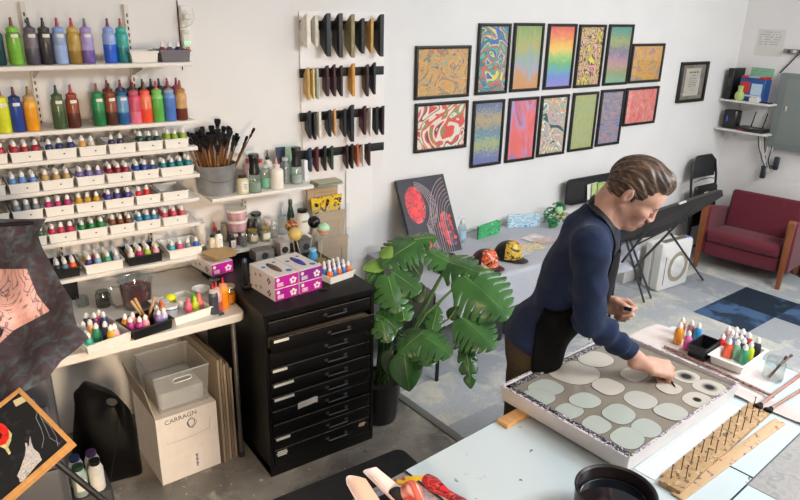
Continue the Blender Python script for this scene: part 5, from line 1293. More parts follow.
# trousers
def trouser_sdf(p):
    d = ell(p, PP(.0, 0, .98), (.108, .158, .12), T0)
    for s in (-1, 1):
        d = smin(d, capc(p, PP(.0, s*.085, .93), PP(.0, s*.09, .50), .085, .072), .03); d = smin(d, capc(p, PP(.0, s*.09, .50), PP(-.01, s*.11, .07), .072, .066), .02)
    d = d-.004*N3(p, 28, 9)
    d = smax(d, .06-p[:, 2], .004); return smax(d, p[:, 2]-1.02, .004)
V, Fq = surf(trouser_sdf, (1.45, 1.40, .03), (2.30, 2.15, 1.05), .006, 8)
mesh_obj('trousers', V-PB, Fq, M('#4a4030', .9, .2, noise=.1, nscale=60, bump=.2, bscale=400), person, None, 2)
for s in (-1, 1):
    def shoe(p, s=s):
        d = ell(p, PP(.03, s*.112, .045), (.145, .050, .045), T0); d = smin(d, ell(p, PP(-.05, s*.112, .07), (.06, .045, .06), T0), .03); return smax(d, .001-p[:, 2], .002)
    c = PP(.03, s*.112, .05); V, Fq = surf(shoe, c-.2, c+.2, .006, 8); mesh_obj('shoe', V-PB, Fq, M('#2a2624', .6), person, None, 1)
# hair
def hair_sdf(p):
    q = (p-HCn)@HM/HS
    d = smin(ell(q, (-.018, 0, .036), (.105, .0825, .094)), ell(q, (-.052, 0, -.024), (.044, .058, .054)), .02)
    top = ell(q, (.000, 0, .088), (.082, .064, .050)); top = smin(top, ell(q, (.046, .0, .100), (.036, .050, .034)), .025)
    d = smin(d, top, .02)
    ang = np.arctan2(q[:, 1], q[:, 2]+.03)
    st = np.sin(ang*46+3*np.sin(q[:, 0]*38)+2.0*N3(q, 30, 1))*.0014+np.sin(ang*21+4*np.sin(q[:, 0]*22))*.0020
    d = d-st
    # hairline: cut away the face, the ears and the neck
    zz = q[:, 2]; xx = q[:, 0]; ay = np.abs(q[:, 1])
    cut = np.minimum(xx-(.038+.35*(zz-.03)), .070-zz)
    side = np.maximum(xx-.034+ .25*np.clip(-.02-zz, 0, 1), .0)    # temples
    d = smax(d, cut, .006)
    nape = -(zz+.052+.0*xx)-np.clip(xx+.03, -1, 1)*.0-np.where(xx > -.035, -.062-.9*np.clip(xx+.035, 0, .03)*0, 0)
    d = smax(d, np.where(xx > -.030, -(zz-.004), -(zz+.072)), .006)
    side_burn = ell(q, (.006, 0, -.004), (.012, .0785, .028))
    d = smin(d, smax(side_burn, -(ay-.064), .002), .003)
    return d*HS
V, Fq = surf(hair_sdf, HCn-.20, HCn+.20, .0026, 8)
def hair_mat():
    mt, nt, b = newmat('brown_hair'); tc = nt.nodes.new('ShaderNodeTexCoord'); mp = nt.nodes.new('ShaderNodeMapping')
    nt.links.new(tc.outputs['Object'], mp.inputs[0]); mp.inputs['Scale'].default_value = (7, 80, 60)
    n = nt.nodes.new('ShaderNodeTexNoise'); n.inputs['Scale'].default_value = 1.4; n.inputs['Detail'].default_value = 5; nt.links.new(mp.outputs[0], n.inputs['Vector'])
    r = ramp(nt, [(.28, '#30231b'), (.50, '#523e31'), (.76, '#8a6c56')]); nt.links.new(n.outputs[0], r.inputs[0]); nt.links.new(r.outputs[0], b.inputs['Base Color'])
    b.inputs['Roughness'].default_value = .42
    bp = nt.nodes.new('ShaderNodeBump'); bp.inputs['Strength'].default_value = .6; bp.inputs['Distance'].default_value = .003; nt.links.new(n.outputs[0], bp.inputs['Height']); nt.links.new(bp.outputs[0], b.inputs['Normal'])
    return mt
ho = mesh_obj('hair', (V-HCn)@HM, Fq, hair_mat(), person, None, 1)
hm_ = Matrix([list(r) for r in HM]).to_4x4(); hm_.translation = Vector(HCn-PB); ho.matrix_local = hm_
for s in (-1, 1):
    b = MB(); b.tube([Vector(HP(.0975, s*.014, .0165)-PB), Vector(HP(.0965, s*.028, .0215)-PB), Vector(HP(.0875, s*.046, .015)-PB)], .003, 8, rad=[.0028, .0036, .0015]); b.build('eyebrow', M('#5a3e2a', .8), body, sub=1)
# stylus in the right hand, small black cap in the left
def hw(hf_, x, y, z, left=False, s=1.03):
    w, X, Z = hf_; Y = np.cross(Z, X)*(-1 if left else 1); return w+(X*x+Y*y+Z*z)*s
b = MB(); c = np.array(atZ(674, 385.5, .920)); a = hw(hR, .096, .034, -.040); a = c+(a-c)*1.45
b.cyl(Vector(a), Vector(c), .0045, .0040, 12); b.cyl(Vector(c), Vector(c+(c-a)/np.linalg.norm(c-a)*.018), .0035, .0006, 10)
tag(b.build('stylus', M('#141416', .35)), 'slim black stylus gripped in the right hand of the man', 'stylus')
b = MB(); a = hw(hL, .085, .040, -.052, True); c = hw(hL, .112, .044, -.060, True); b.cyl(Vector(a), Vector(c), .008, .007, 16)
tag(b.build('held_cap', M('#141418', .3)), 'small black cap pinched in the left hand of the man', 'cap')
# ---------------- bucket of brushes and spray bottles on the upper small shelf ----------------
Z1 = 1.279+.0004; Z2 = .975+.0004
def sx(px, py, y): return atY(px, py, y).x
bkx = sx(217, 190, 3.42)
bk = thing('metal_bucket', 'grey metal bucket full of brushes on the small shelf', 'bucket', (bkx, 3.43, Z1))
b = MB(); b.lathe([(.070, 0), (.073, .004), (.084, .118), (.087, .122), (.085, .124), (.081, .120), (.071, .006), (.001, .005)], 36)
b.build('pail', M('#a2a3a4', .42, metal=.45, noise=.10, nscale=30), bk)
b = MB(); b.tube([(.0865*math.cos(a), .0865*math.sin(a)-.004, .095-.035*math.sin(-a)*(1 if a > PI else 0)) for a in [PI+PI*k/18 for k in range(19)]], .0016, 6); b.build('bail_handle', M('#b8b8b8', .3, metal=1), bk)
rr = random.Random(77)
bcols = ['#8a5a30', '#a06a38', '#6a4426', '#b88a5a', '#7a4e2a', '#9a7a58']
for k in range(58):
    a = 2*PI*k/58*3+rr.uniform(-.15, .15); ring = .35+.6*(k % 3)/2
    p0 = Vector((bkx+.012+.050*math.cos(a)*ring, 3.462+.045*math.sin(a)*ring, Z1+.02))
    sp_ = rr.uniform(.8, 1.35)*ring
    L = rr.uniform(.27, .335) if k not in (3, 17) else .37
    d = Vector((math.cos(a)*sp_*.50, math.sin(a)*sp_*.25-.02, 1)).normalized()
    p1 = p0+d*L
    if p1.y > 3.55: p1.y = 3.55
    wd = '#d8662a' if k == 2 else bcols[k % 6]
    brush('dark bristled brush standing in the metal bucket' if k != 2 else 'brush with bright orange handle in the metal bucket', p0, p1, .040, '#141013', wd, .015 if k % 3 else .020, 'brushes in the metal bucket' if k != 2 else None, '#6a6460', .0034)
def bottle(lab, px, py, y, z, r, h, c, cap_c='#141414', capr=None, caph=.03, neck=.35, label=None, labc='#e8e2d6', clear=False, tip=None, group=None, shoulder=.82, name='bottle', sq=False, fill=None, cat='bottle', handle=False):
    x = sx(px, py, y); t = thing(name, lab, cat, (x, y, z), 0, group); capr = capr or r*.5
    body_m = glass('#dde6e2', .08, .08, .25, c) if clear else M(c, .35, .5, coat=.15)
    seg = 20
    b = MB(); b.lathe([(r*.93, 0), (r, .004), (r, h*shoulder), (r*.9, h*(shoulder+.06)), (capr*.9, h*.97), (capr*.88, h)], seg, sx=1.0, sy=.8 if sq else 1); b.build('body', body_m, t)
    if fill: b = MB(); b.lathe([(r*.9, .003), (r*.95, .006), (r*.95, h*fill[1]), (.001, h*fill[1])], seg); b.build('liquid', M(fill[0], .3), t)
    b = MB(); b.lathe([(capr, h*.985), (capr*1.02, h+caph*.9), (capr*.9, h+caph), (.001, h+caph)], 16); b.build('cap', M(cap_c, .35), t)
    if tip: b = MB(); b.lathe([(capr*.45, h+caph), (capr*.2, h+caph+.03), (.0008, h+caph+.032)], 10); b.build('nozzle', M(tip, .4), t)
    if label:
        b = MB(); b.grid(lambda u, v: (math.cos(-2.2+1.5*u)*(r+.0008), math.sin(-2.2+1.5*u)*(r+.0008)*(.8 if sq else 1), h*label[0]+h*(label[1]-label[0])*v), 10, 1, 0)
        lb = b.build('paper_label', M(labc, .6), t)
        b = MB(); q = random.Random(int(px))
        for i in range(4):
            zz = h*label[0]+h*(label[1]-label[0])*(.25+.17*i); a = -1.75
            for w_ in range(4):
                if q.random() < .75: aa = a+.16*w_; b.box((math.cos(aa)*(r+.0016), math.sin(aa)*(r+.0016)*(.8 if sq else 1), zz), (.003, .0012, .0022))
        b.build('small_print', M('#4a4440', .7), lb, smooth=False)
    return t
bottle('squat cream bottle with dark cap beside the brush bucket', 243, 188, 3.38, Z1, .026, .070, '#d8d2ac', '#26221f', .017, .012, label=(.15, .75))
def mist(lab, px, y, fillc):
    x = sx(px, 185, y); t = thing('mist_sprayer', lab, 'spray bottle', (x, y, Z1))
    b = MB(); b.lathe([(.027, 0), (.028, .004), (.026, .075), (.022, .086)], 24); b.build('body', glass('#e0e8e4', .10, .05, .15, '#c0d0c8'), t)
    b = MB(); b.lathe([(.025, .004), (.025, .045), (.001, .045)], 24); b.build('liquid', M(fillc, .25), t)
    b = MB(); b.lathe([(.024, .082), (.024, .100), (.020, .118), (.022, .150), (.024, .166), (.021, .172), (.001, .173)], 24); b.box((.0, -.02, .155), (.012, .012, .010), ch=.002); b.build('pump_head', M('#151517', .3), t)
mist('fine mist sprayer with pale green liquid and tall black head, nearer the bucket', 255, 3.36, '#a8c0a8')
mist('clear mist sprayer with tall black head near the shelf end', 297, 3.42, '#c8ccc8')
bottle('clear bottle half full of mint green liquid behind the sprayers', 266, 184, 3.42, Z1, .026, .095, '#c8dcd0', '#cfd8d4', .014, .012, clear=True, fill=('#7fc0a4', .5), sq=True)
bottle('white squeeze bottle with pale pink tip and purple edge on the small shelf', 277, 184, 3.38, Z1, .031, .098, '#ece4da', '#e8d8d0', .016, .012, tip='#e0a8a8')
bottle('plain translucent bottle behind the white squeeze bottle', 286, 180, 3.46, Z1, .024, .110, '#c8ccd0', '#d0d4d4', .016, .012, clear=True)
bottle('little white bottle with dark dropper top at the back of the small shelf', 268, 170, 3.50, Z1, .022, .115, '#e6e0d4', '#2a2a2a', .010, .012, label=(.3, .8), tip='#2a2a2a')
bottle('small bottle with bright red cap behind the mist sprayers', 261, 172, 3.50, Z1, .020, .105, '#d8c8c0', '#c82a34', .009, .014)
bottle('pinkish bottle just right of the brush bucket', 249, 172, 3.50, Z1, .024, .110, '#d8b0a8', '#d05a5a', .012, .016, label=(.3, .7), labc='#ece0d8')
for px, c, lab in ((281, '#2c3a52', 'dark navy tube standing upside down at the back of the small shelf'), (291, '#9cc8a8', 'mint green tube standing upside down at the back of the small shelf')):
    x = sx(px, 165, 3.50); t = thing('squeeze_tube', lab, 'tube', (x, 3.50, Z1))
    b = MB(); b.grid(lambda u, v: ((.020+.006*v)*math.cos(2*PI*u), (.017-.0155*v)*math.sin(2*PI*u), .02+.145*v), 20, 8, 0); b.build('body', M(c, .35), t)
    b = MB(); b.lathe([(.017, 0), (.018, .022), (.001, .022)], 18); b.build('cap', M('#dfe4e0' if 'mint' in lab else '#1c2433', .4), t)
x = sx(253, 170, 3.47); t = thing('trigger_sprayer', 'white trigger spray bottle right behind the brushes', 'spray bottle', (x-.004, 3.52, Z1))
b = MB(); b.lathe([(.024, 0), (.024, .10), (.010, .13), (.010, .14)], 18); b.build('body', M('#dcdcd8', .4), t)
b = MB(); b.box((.005, -.005, .152), (.055, .018, .020), ch=.005); b.box((.03, -.005, .132), (.006, .010, .034), ch=.002); b.build('trigger_head', M('#ecebe8', .35), t)
# bottles at the end: white tall box
b = MB(); b.box((0, 0, .06), (.022, .03, .12), ch=.002); o = b.build('white_box', M('#e9e9ec', .5), None, loc=(sx(312, 180, 3.43)-.028, 3.46, Z1)); tag(o, 'narrow white box at the right end of the small shelf', 'box')

# ---------------- jars on the lower small shelf ----------------
def stackjar(px, y, z0, rows, lab):
    x = sx(px, 240, y); z = z0
    for k, (r, h, c, lc) in enumerate(rows):
        t = thing('plastic_tub', '%s, %s of the stack' % (lab, ['bottom', 'middle', 'top'][k] if len(rows) == 3 else ['bottom', 'top'][k]), 'tub', (x, y, z), 0, 'stacked tubs on the lower small shelf')
        b = MB(); b.lathe([(r*.88, 0), (r*.95, h*.8)], 28); b.build('cup', M(c, .35, noise=.35, nscale=30), t)
        b = MB(); b.lathe([(r, h*.78), (r, h*.96), (r*.95, h), (.001, h)], 28); b.build('lid', M(lc, .35), t); z += h+.0004
stackjar(238, 3.45, Z2, [(.046, .062, '#9a8a90', '#d8cfc8'), (.046, .050, '#b8909c', '#e6ded6'), (.046, .050, '#c89aa0', '#e8e2da')], 'round tub with smeared pink contents')
for k, (px, py, y, r, h, c, cc, ch, kw, lab) in enumerate([
  (213, 250, 3.375, .019, .085, '#d8c8a8', '#1c1a18', .014, dict(label=(.15, .8), labc='#e6dcc0', sq=True), 'tan bottle with black cap at the left end of the lower small shelf'),
  (219.5, 250, 3.36, .021, .105, '#ece8e0', '#20262a', .014, dict(label=(.15, .85), labc='#f0eee8', sq=True), 'white bottle with green print and dark cap on the lower small shelf'),
  (215, 235, 3.47, .024, .085, '#7a746c', '#b0302a', .018, dict(tip='#c83028'), 'grey bottle with red nozzle at the back of the lower small shelf'),
  (232.5, 247, 3.375, .019, .062, '#22202a', '#1a1a1c', .016, dict(label=(.1, .8), labc='#e6e0dc'), 'small black bottle with white label on the lower small shelf'),
  (240, 243, 3.41, .018, .055, '#4a3a44', '#2a2a2a', .012, {}, 'small dark violet vial beside the ribbed glass jar'),
  (250, 225, 3.50, .017, .095, '#2a2a2a', '#141414', .016, {}, 'black topped dropper bottle behind the gold lidded jars, left one'),
  (256, 225, 3.49, .017, .09, '#3a3a3a', '#141414', .016, {}, 'black topped dropper bottle behind the gold lidded jars, right one'),
  (283, 235, 3.46, .028, .125, '#d8d8d8', '#d0d0d0', .012, dict(clear=True, tip='#e0e0e0'), 'clear squeeze bottle with conical tip on the lower small shelf'),
  (291, 225, 3.51, .022, .155, '#23402a', '#1d3a24', .03, dict(shoulder=.6, label=(.1, .5), labc='#d8d0c0'), 'dark green glass bottle behind the big white jar')]):
    bottle(lab, px, py, y, Z2, r, h, c, cc, r*.55, ch, **kw)
jar('plain glass jar with pale powder left of the gold lidded pair', (sx(247, 246, 3.44), 3.445, Z2), .022, .060, fill='#b8b0a8', fh=.6)
bottle('tall clear bottle beside the gold lidded pair', 274, 240, 3.42, Z2, .022, .085, '#c8c8c8', '#d8d8d8', .014, .012, clear=True)
bottle('grey metal can at the back of the lower small shelf', 225, 230, 3.51, Z2, .022, .10, '#8a8680', '#9a9690', .020, .006, name='metal_can', cat='can')
bottle('amber tinted bottle at the back between tubs and black lidded jar', 247, 225, 3.525, Z2, .020, .10, '#8a5a30', '#e0dcd4', .010, .014)
t = bottle('big white jar with black screw lid on the lower small shelf', 303, 236, 3.43, Z2, .041, .125, '#e3ddd2', '#1a1a1a', .030, .018, name='large_jar', cat='jar')
text('printed_name', 'MERC', .018, Matrix(((1, 0, 0, 0), (0, 0, -1, -.0418), (0, 1, 0, .075), (0, 0, 0, 1))), M('#4a4440', .6), t)
for px, y, nm, lab_c, lbl in ((253, 3.40, 'jar with gold lid and faded label, left of the pair', '#cfc8b0', True), (265.5, 3.40, 'jar with gold lid and cream label with yellow band, right of the pair', '#e8e2d0', True)):
    x = sx(px, 240, y); t = jar(nm, (x, y, Z2), .029, .075, lid='#a8923c', fill='#c8c0a8' if px > 260 else '#a8a498', fh=.7)
    b = MB(); b.grid(lambda u, v: (math.cos(-2.3+1.6*u)*.0300, math.sin(-2.3+1.6*u)*.0300, .018+.034*v), 10, 1, 0); b.build('paper_label', M(lab_c, .6), t)
jar('jar with black lid at the back of the lower small shelf', (sx(256, 222, 3.53), 3.525, Z2), .032, .125, fill='#b8aca4', fh=.8, lid='#151515')
jar('ribbed clear jar between black bottle and gold lidded jars', (sx(243, 246, 3.37), 3.362, Z2), .020, .05)
bottle('white cup with soft pink cast behind the gold lidded jars', 268, 230, 3.49, Z2, .027, .085, '#dcc8c0', '#dcd0c8', .024, .008, name='plastic_cup', cat='cup')
for k, (px, c, z0) in enumerate(((200.5, '#dcd8d0', Z2), )):
    pass
# two canisters on the left end behind the shelf of trays
bottle('white canister with grey foot behind the left tray shelves', 202, 250, 3.50, Z2, .026, .105, '#d6d0c6', '#e6e2da', .026, .03, name='canister', cat='canister', shoulder=.9)

for o in list(bpy.data.objects):
    if o.parent is None and o.name.split('.')[0] in ('metal_bucket', 'bottle', 'mist_sprayer', 'squeeze_tube', 'spray_bottle', 'trigger_sprayer', 'large_jar', 'glass_jar', 'canister', 'metal_can', 'plastic_cup', 'plastic_tub') and abs(o.location.z-Z1) < .3 and 1.08 < o.location.x < 1.8 and (abs(o.location.z-Z1) < .001 or Z2-.001 < o.location.z < Z2+.2):
        k_ = 1.22 if o.name != 'metal_bucket' else 1.3
        o.scale = (k_, k_, k_); o.location.z = (Z2+(o.location.z-Z2)*k_) if o.location.z < Z1-.01 else o.location.z
        if o.name.startswith('metal_bucket'): o.location.y = 3.462; o.location.x += .012
        if o.location.y > 3.52 and o.name.split('.')[0] != 'metal_bucket': o.location.y = 3.525
# ---------------- on top of the drawer cabinet ----------------
CT = CH+.0004
def glove_box(lab, x, y, z, w, d, h, rz, slot='#2a2a6a', name='glove_box', open_=True, seed=0, top=True):
    t = thing(name, lab, 'box', (x, y, z), rz, 'purple and white glove boxes')
    b = MB(); b.box((0, d/2, h/2), (w, d, h), ch=.001); b.build('carton', M('#e6dcd8', .5), t, smooth=False)
    b = MB(); b.box((0, -.0006, h*.5-.001), (w*.985, .0012, h*.92)); b.build('purple_front', M(['#a8188c', '#8c1f8a', '#b81a94'][seed % 3], .4), t, smooth=False)
    b = MB(); q = random.Random(seed)
    b.lathe([(.009, 0), (.001, .0006)], 18, T=TR((-w*.36, -.0013, h*.70), rx=PI/2))
    b.build('brand_mark', M('#eadfe2', .5), t, smooth=False); b = MB()
    for i in range(5): b.lathe([(.0075, 0), (.001, .0006)], 14, T=TR((w*.27+.013*math.cos(i*2*PI/5+.3), -.0013, h*.42+.012*math.sin(i*2*PI/5+.3)), rx=PI/2))
    b.build('flower_motif', M('#eadfe2', .5), t, smooth=False); b = MB()
    for i in range(3): b.box((-w*.27, -.0014, h*(.42-.11*i)), (w*.26, .0008, .004))
    b.build('print_bars', M('#eadfe2', .5), t, smooth=False)
    for (yy, zz, s_) in ((d*.22, h*.45, 1), (d*.55, h*.55, .6), (d*.75, h*.4, .5)):
        b = MB()
        for i in range(4): b.lathe([(.007*s_, 0), (.001, .0006)], 12, T=Matrix.Translation((-w/2-.0004, yy+.011*s_*math.cos(i*1.57), zz+.011*s_*math.sin(i*1.57))) @ Euler((0, -PI/2, 0)).to_matrix().to_4x4())
        b.build('side_motif', M('#7a2a6c', .5), t, smooth=False)
    if top:
        b = MB(); N = 24; L = d*.30
        ring = lambda s, zz: [(w*.14*s*math.cos(2*PI*i/N), d*.48+L*s*math.sin(2*PI*i/N), zz) for i in range(N)]
        b.add(ring(1, h+.0006), [tuple(range(N))]); b.build('opening', M('#1c1a30', .6), t, smooth=False)
        b = MB(); b.grid(lambda u, v: (w*.13*(2*u-1)*math.sqrt(max(0, 1-(2*v-1)**2)), d*.44+L*.8*(2*v-1), h+.002+.008*math.sin(PI*v)*math.sin(PI*u)*(1+.4*math.sin(9*v+5*u))), 10, 16, 0); b.build('glove', M(slot, .5), t)
        b = MB()
        for (xx, yy, rr_) in ((w*.30, d*.18, .016), (-w*.3, d*.62, .012), (w*.28, d*.75, .010)): b.lathe([(rr_, 0), (.001, .0005)], 16, T=TR((xx, yy, h+.0002)))
        b.build('top_print', M('#6a4a9c' if seed % 2 else '#3a7ab8', .5), t, smooth=False)
    return t
gr_ = math.radians(3)
g0 = atZ(275, 302, CT); g1 = atZ(322, 288, CT); gw = (g1-g0).length/2; gr_ = math.atan2(g1.y-g0.y, g1.x-g0.x); du = Vector((math.cos(gr_), math.sin(gr_), 0))
gh = .062; gd = .235
for k in range(2):
    for j in range(2):
        c = g0+du*(gw*(k+.5))+du*(.002 if k else 0)
        glove_box('%s glove box of the %s stack on the cabinet' % (['bottom', 'top'][j], ['left', 'right'][k]), c.x, c.y, CT+j*(gh+.0006), gw-.003, gd, gh, gr_, slot=['#6a5040', '#4a44a8'][k] if j else '#333', seed=k+j*2+(1 if k else 0), top=bool(j))
gb = atZ(224, 279, CT)
glove_box('single glove box at the back left of the cabinet, under tan sheets', gb.x+.02, gb.y+.07, CT, .125, .22, .065, gr_+.05, seed=2, top=False)
b = MB()
for k in range(5): b.grid(lambda u, v: (.14*(u-.5)+.004*k, .11*(v-.5)+.006*k*(-1)**k, .0035*k+.008*u*(k*.3)+.003*math.sin(5*u+3*v+k)), 8, 8, .0012)
o = b.build('tan_sheets', M('#c9a878', .7), None, loc=(gb.x+.035, gb.y+.15, CT+.0725)); o.rotation_euler = (0, 0, .35); tag(o, 'sheaf of tan glove leaves lying on the back glove box', 'gloves')
kb = atZ(246, 288, CT); t = thing('bench_clamp', 'black upright clamp tool standing beside the glove boxes', 'tool', (kb.x, kb.y, CT))
b = MB(); b.box((0, 0, .01), (.045, .04, .02), ch=.004); b.build('foot', BLACK, t)
b = MB(); b.box((0, 0, .075), (.022, .018, .13), ch=.004); b.build('post', M('#151517', .3), t)
b = MB(); b.lathe([(.012, .138), (.013, .15), (.008, .158), (.001, .159)], 14); b.build('knob', M('#2a3a5a', .3), t)
b = MB(); b.tube([(.02, -.012, .012), (.034, -.014, .03), (.036, -.01, .062), (.022, -.006, .070), (.012, -.008, .066)], .0018, 6); b.build('cable', BLACK, t)
q = atZ(312, 279, CT); x_, y_ = q.x+.01, 3.10
bb = thing('squeeze_bottle', 'blue squeeze bottle with balls on sticks behind the glove boxes', 'bottle', (sx(313, 262, 3.02), 3.02, CT))
b = MB(); b.lathe([(.025, 0), (.027, .004), (.027, .072), (.018, .088), (.017, .10)], 20); b.build('body', M('#3a9ad0', .3, coat=.3), bb); b = MB(); b.lathe([(.019, .098), (.019, .112), (.012, .114)], 18); b.build('collar', M('#8fc4dc', .4), bb)
jar('glass jar of orange paint with metal lid beside the blue bottle', (sx(321, 272, 2.93), 2.93, CT), .031, .075, fill='#f0641c', fh=.8, lid='#9a905c')
# balls on sticks
SPS = M('#b8a890', .6)
def lolly(lab, px, py, y, r, mt, foot):
    c = atY(px, py, y); t = thing('ball_on_stick', lab, 'ball', c, 0, 'painted balls on sticks')
    b = MB(); b.sphere((0, 0, 0), r, 28, 18); b.build('ball', mt, t); b = MB(); f = Vector(foot)-c; b.cyl(f.normalized()*r*.9, f, .0028, .0028, 8); b.build('stick', SPS, t)
fx = sx(313, 262, 3.02)
lolly('marbled ball of yellow, red and green on a stick', 291.5, 226, 3.14, .034, marble(['#c8d070', '#d8c85a', '#c83a34', '#3a3a24', '#d0b060'], 16, 2, 2, 3), (fx-.05, 3.13, CT+.0004))
lolly('matte sand yellow ball on a stick', 295, 234, 3.07, .037, M('#cbb266', .5, noise=.05, nscale=30), (fx-.035, 3.065, CT+.0004))
lolly('glossy black ball on a stick', 314, 222, 3.16, .035, M('#101012', .08), (fx+.03, 3.13, CT+.0004))
lolly('mint green and coral painted ball on a stick', 323.5, 229, 3.09, .035, bands(['#a8d8b0', '#b0dcb8', '#98d0a8', '#d85a58', '#d8d8c0', '#d04a50'], .07, .05, 30, 1, 4), (fx+.05, 3.04, CT+.0004))
# grey hardware boxes behind the glove boxes
for px, w_, h_, c, lab in ((262, .11, .06, '#8f8a84', 'grey cardboard box with small pictures behind the glove boxes'), (282, .06, .085, '#c8b8b0', 'pinkish white canister box behind the glove boxes'), (303, .09, .075, '#6a6664', 'dark metal gauge box under the lower small shelf')):
    x = sx(px, 262, 3.30); t = thing('small_box', lab, 'box', (x, 3.30, CT)); b = MB(); b.box((0, 0, h_/2), (w_, .10, h_), ch=.003); b.build('case', M(c, .5, noise=.2, nscale=60), t)
    b = MB(); b.lathe([(.02, 0), (.016, .005), (.001, .004)], 18, T=TR((0, -.050, h_*.5), rx=PI/2)); b.build('round_dial', M('#3a3836', .4), t)
# tray with white and orange bottles at the front right of the cabinet top
q0, q1, q2_ = [Vector(atZ(px, py, CT)) for px, py in ((331, 286), (357, 277), (338, 266))]
cy_ = math.atan2(q1.y-q0.y, q1.x-q0.x); cc_ = (q0+q1)/2+Vector((-math.sin(cy_), math.cos(cy_), 0))*.105
bin_tray('white tray of blue and orange bottles on the drawer cabinet', (cc_.x, cc_.y, CT), cy_, .175, .20, .04, mark=False, lip=.006)
rr = random.Random(4)
for i in range(3):
    for j in range(5):
        c = '#f0702a' if (i+j*2) % 4 == 0 else '#2f78c8'; dx = -.062+.031*j; dy = -.065+.042*i
        small_bottle('%s bottle with white cap in the tray on the drawer cabinet' % ('orange' if c == '#f0702a' else 'blue'), c, (cc_.x+dx*math.cos(cy_)-dy*math.sin(cy_), cc_.y+dx*math.sin(cy_)+dy*math.cos(cy_), CT+.0038), '%s bottles in the tray on the drawer cabinet' % ('orange' if c == '#f0702a' else 'blue'), .92, cap='#ece4e0')
# ---------------- wall pockets with card stock ----------------
KR = M('#b59a7a', .8, noise=.05, nscale=40)
def card(lab, pts, y, mt, th=.004, y2=None, wire=True, group='card stock in the wall rack', pocket=True):
    P = [atY(px, py, y) for px, py in pts]; c = sum(P, Vector())/4
    t = thing('card_pack', lab, 'card stock', (c.x, y, c.z), 0, group)
    b = MB(); vs = [((p-c).x, 0, (p-c).z) for p in P]+[((p-c).x, th, (p-c).z) for p in P]
    b.add(vs, [(3, 2, 1, 0), (4, 5, 6, 7)]+[(i, (i+1) % 4, 4+(i+1) % 4, 4+i) for i in range(4)]); b.build('cards', mt, t, smooth=False)
    w = P[1].x-P[0].x; h = P[0].z-P[3].z
    if wire:
        b = MB(); z_ = -h*.5; xw = w*.27
        b.tube([(-xw, -.004, z_), (-xw, -.004, h*.18), (xw, -.004, h*.18), (xw, -.004, z_)], .0015, 6); b.build('wire_holder', M('#c8b070', .3, metal=.9), t)
    return t
card('kraft cards in the uppermost pocket of the wall rack', ((307, 187), (338, 182), (337, 206), (308, 210)), 3.53, KR)
card('yellow and black patterned sheets in the wall rack', ((311, 199), (342, 193.5), (340, 213), (313, 218)), 3.50, marble(['#1c1a12', '#e0b41e', '#e8c42a', '#2a2410', '#dcae1c'], 11, 2.5, 1, 6, hard=True))
card('kraft cards in the pocket below the yellow sheets', ((312, 215), (346, 208.5), (343, 240), (314, 246)), 3.47, KR)
card('kraft cards in the lowest pocket of the wall rack', ((318, 241), (348, 234), (347, 268), (320, 275)), 3.44, KR)
ms = thing('marbled_sheets', 'stack of green and red marbled sheets on top of the wall rack', 'paper stack', (sx(324, 181, 3.53), 3.50, atY(324, 183, 3.50).z))
b = MB()
for k in range(7): b.box((rr.uniform(-.004, .004), rr.uniform(-.004, .004), .0022*k), (.165+rr.uniform(-.006, .006), .10, .002)); b.mat(k % 3)
b.build('sheets', [M('#5f9a88', .6), M('#b86a54', .6), M('#cfc0a0', .6)], ms, smooth=False)
b = MB(); b.box((0, 0, -.0035), (.175, .115, .006)); b.build('acrylic_shelf', glass('#f0f4f4', .1, .05, .2), ms, smooth=False)
for k, (pts, y) in enumerate(((((313, 209), (350, 203), (347, 238), (315, 245)), 3.455), (((318, 233), (352, 226), (349, 265), (321, 272)), 3.425))):
    P = [atY(px, py, y) for px, py in pts]; c = sum(P, Vector())/4; t = thing('clear_pocket', 'clear acrylic wall pocket, %s of two' % ['upper', 'lower'][k], 'pocket', (c.x, y, c.z), 0, 'clear wall pockets')
    b = MB(); b.box((0, 0, 0), (P[1].x-P[0].x, .003, P[0].z-P[3].z-.0)); b.build('front_panel', glass('#fbfcfc', .02, .05, .05, fres=.06), t, smooth=False)
    b = MB(); b.box((-(P[1].x-P[0].x)*.5, (D-y)/2, 0), (.003, D-y-.002, P[0].z-P[3].z)); b.build('side_panel', glass('#fbfcfc', .02, .05, .05, fres=.06), t, smooth=False)
P = [atY(px, py, D-.012) for px, py in ((346, 170), (372, 167), (372, 258), (345, 262))]
b = MB(); b.box(((P[0].x+P[1].x)/2, D-.007, (P[0].z+P[3].z)/2), (P[1].x-P[0].x, .012, P[0].z-P[3].z), ch=.002); o = b.build('white_board', M('#eceae8', .5), smooth=False); tag(o, 'plain white board on the wall right of the card rack', 'board')

q = atZ(325, 292, CT); b = MB(); b.box((0, 0, .005), (.035, .014, .010), ch=.002); b.cyl((.016, 0, .005), (.034, 0, .005), .003, .003, 8); o = b.build('small_clip', BLACK, None, loc=(q.x+.0, q.y+.02, CT)); tag(o, 'small black clip lying at the front edge of the cabinet top', 'clip')
# ---------------- left foreground: grey cart, draped marbled cloth, framed black picture ----------------
GC = M('#4c4b4d', .5)
ctx = Vector((-.02, 2.42, 0)); ct_ = thing('storage_cart', 'grey plastic storage cart under the draped marbled cloth', 'cart', ctx, math.radians(-6))
b = MB(); b.box((0, .16, .50), (.40, .32, .96), ch=.012); b.build('housing', GC, ct_)
for k in range(3):
    b = MB(); b.box((0, -.006, .22+.27*k), (.36, .012, .24), ch=.006); d_ = b.build('drawer', M('#59585b', .5), ct_); b = MB(); b.box((0, -.018, .31+.27*k), (.12, .014, .02), ch=.004); b.build('handle', M('#2a2a2c', .5), d_)
for x in (-.16, .16):
    for y in (.04, .28): b = MB(); b.cyl((x-.01, y, .02), (x+.01, y, .02), .02, .02, 14); b.build('caster', BLACK, ct_)
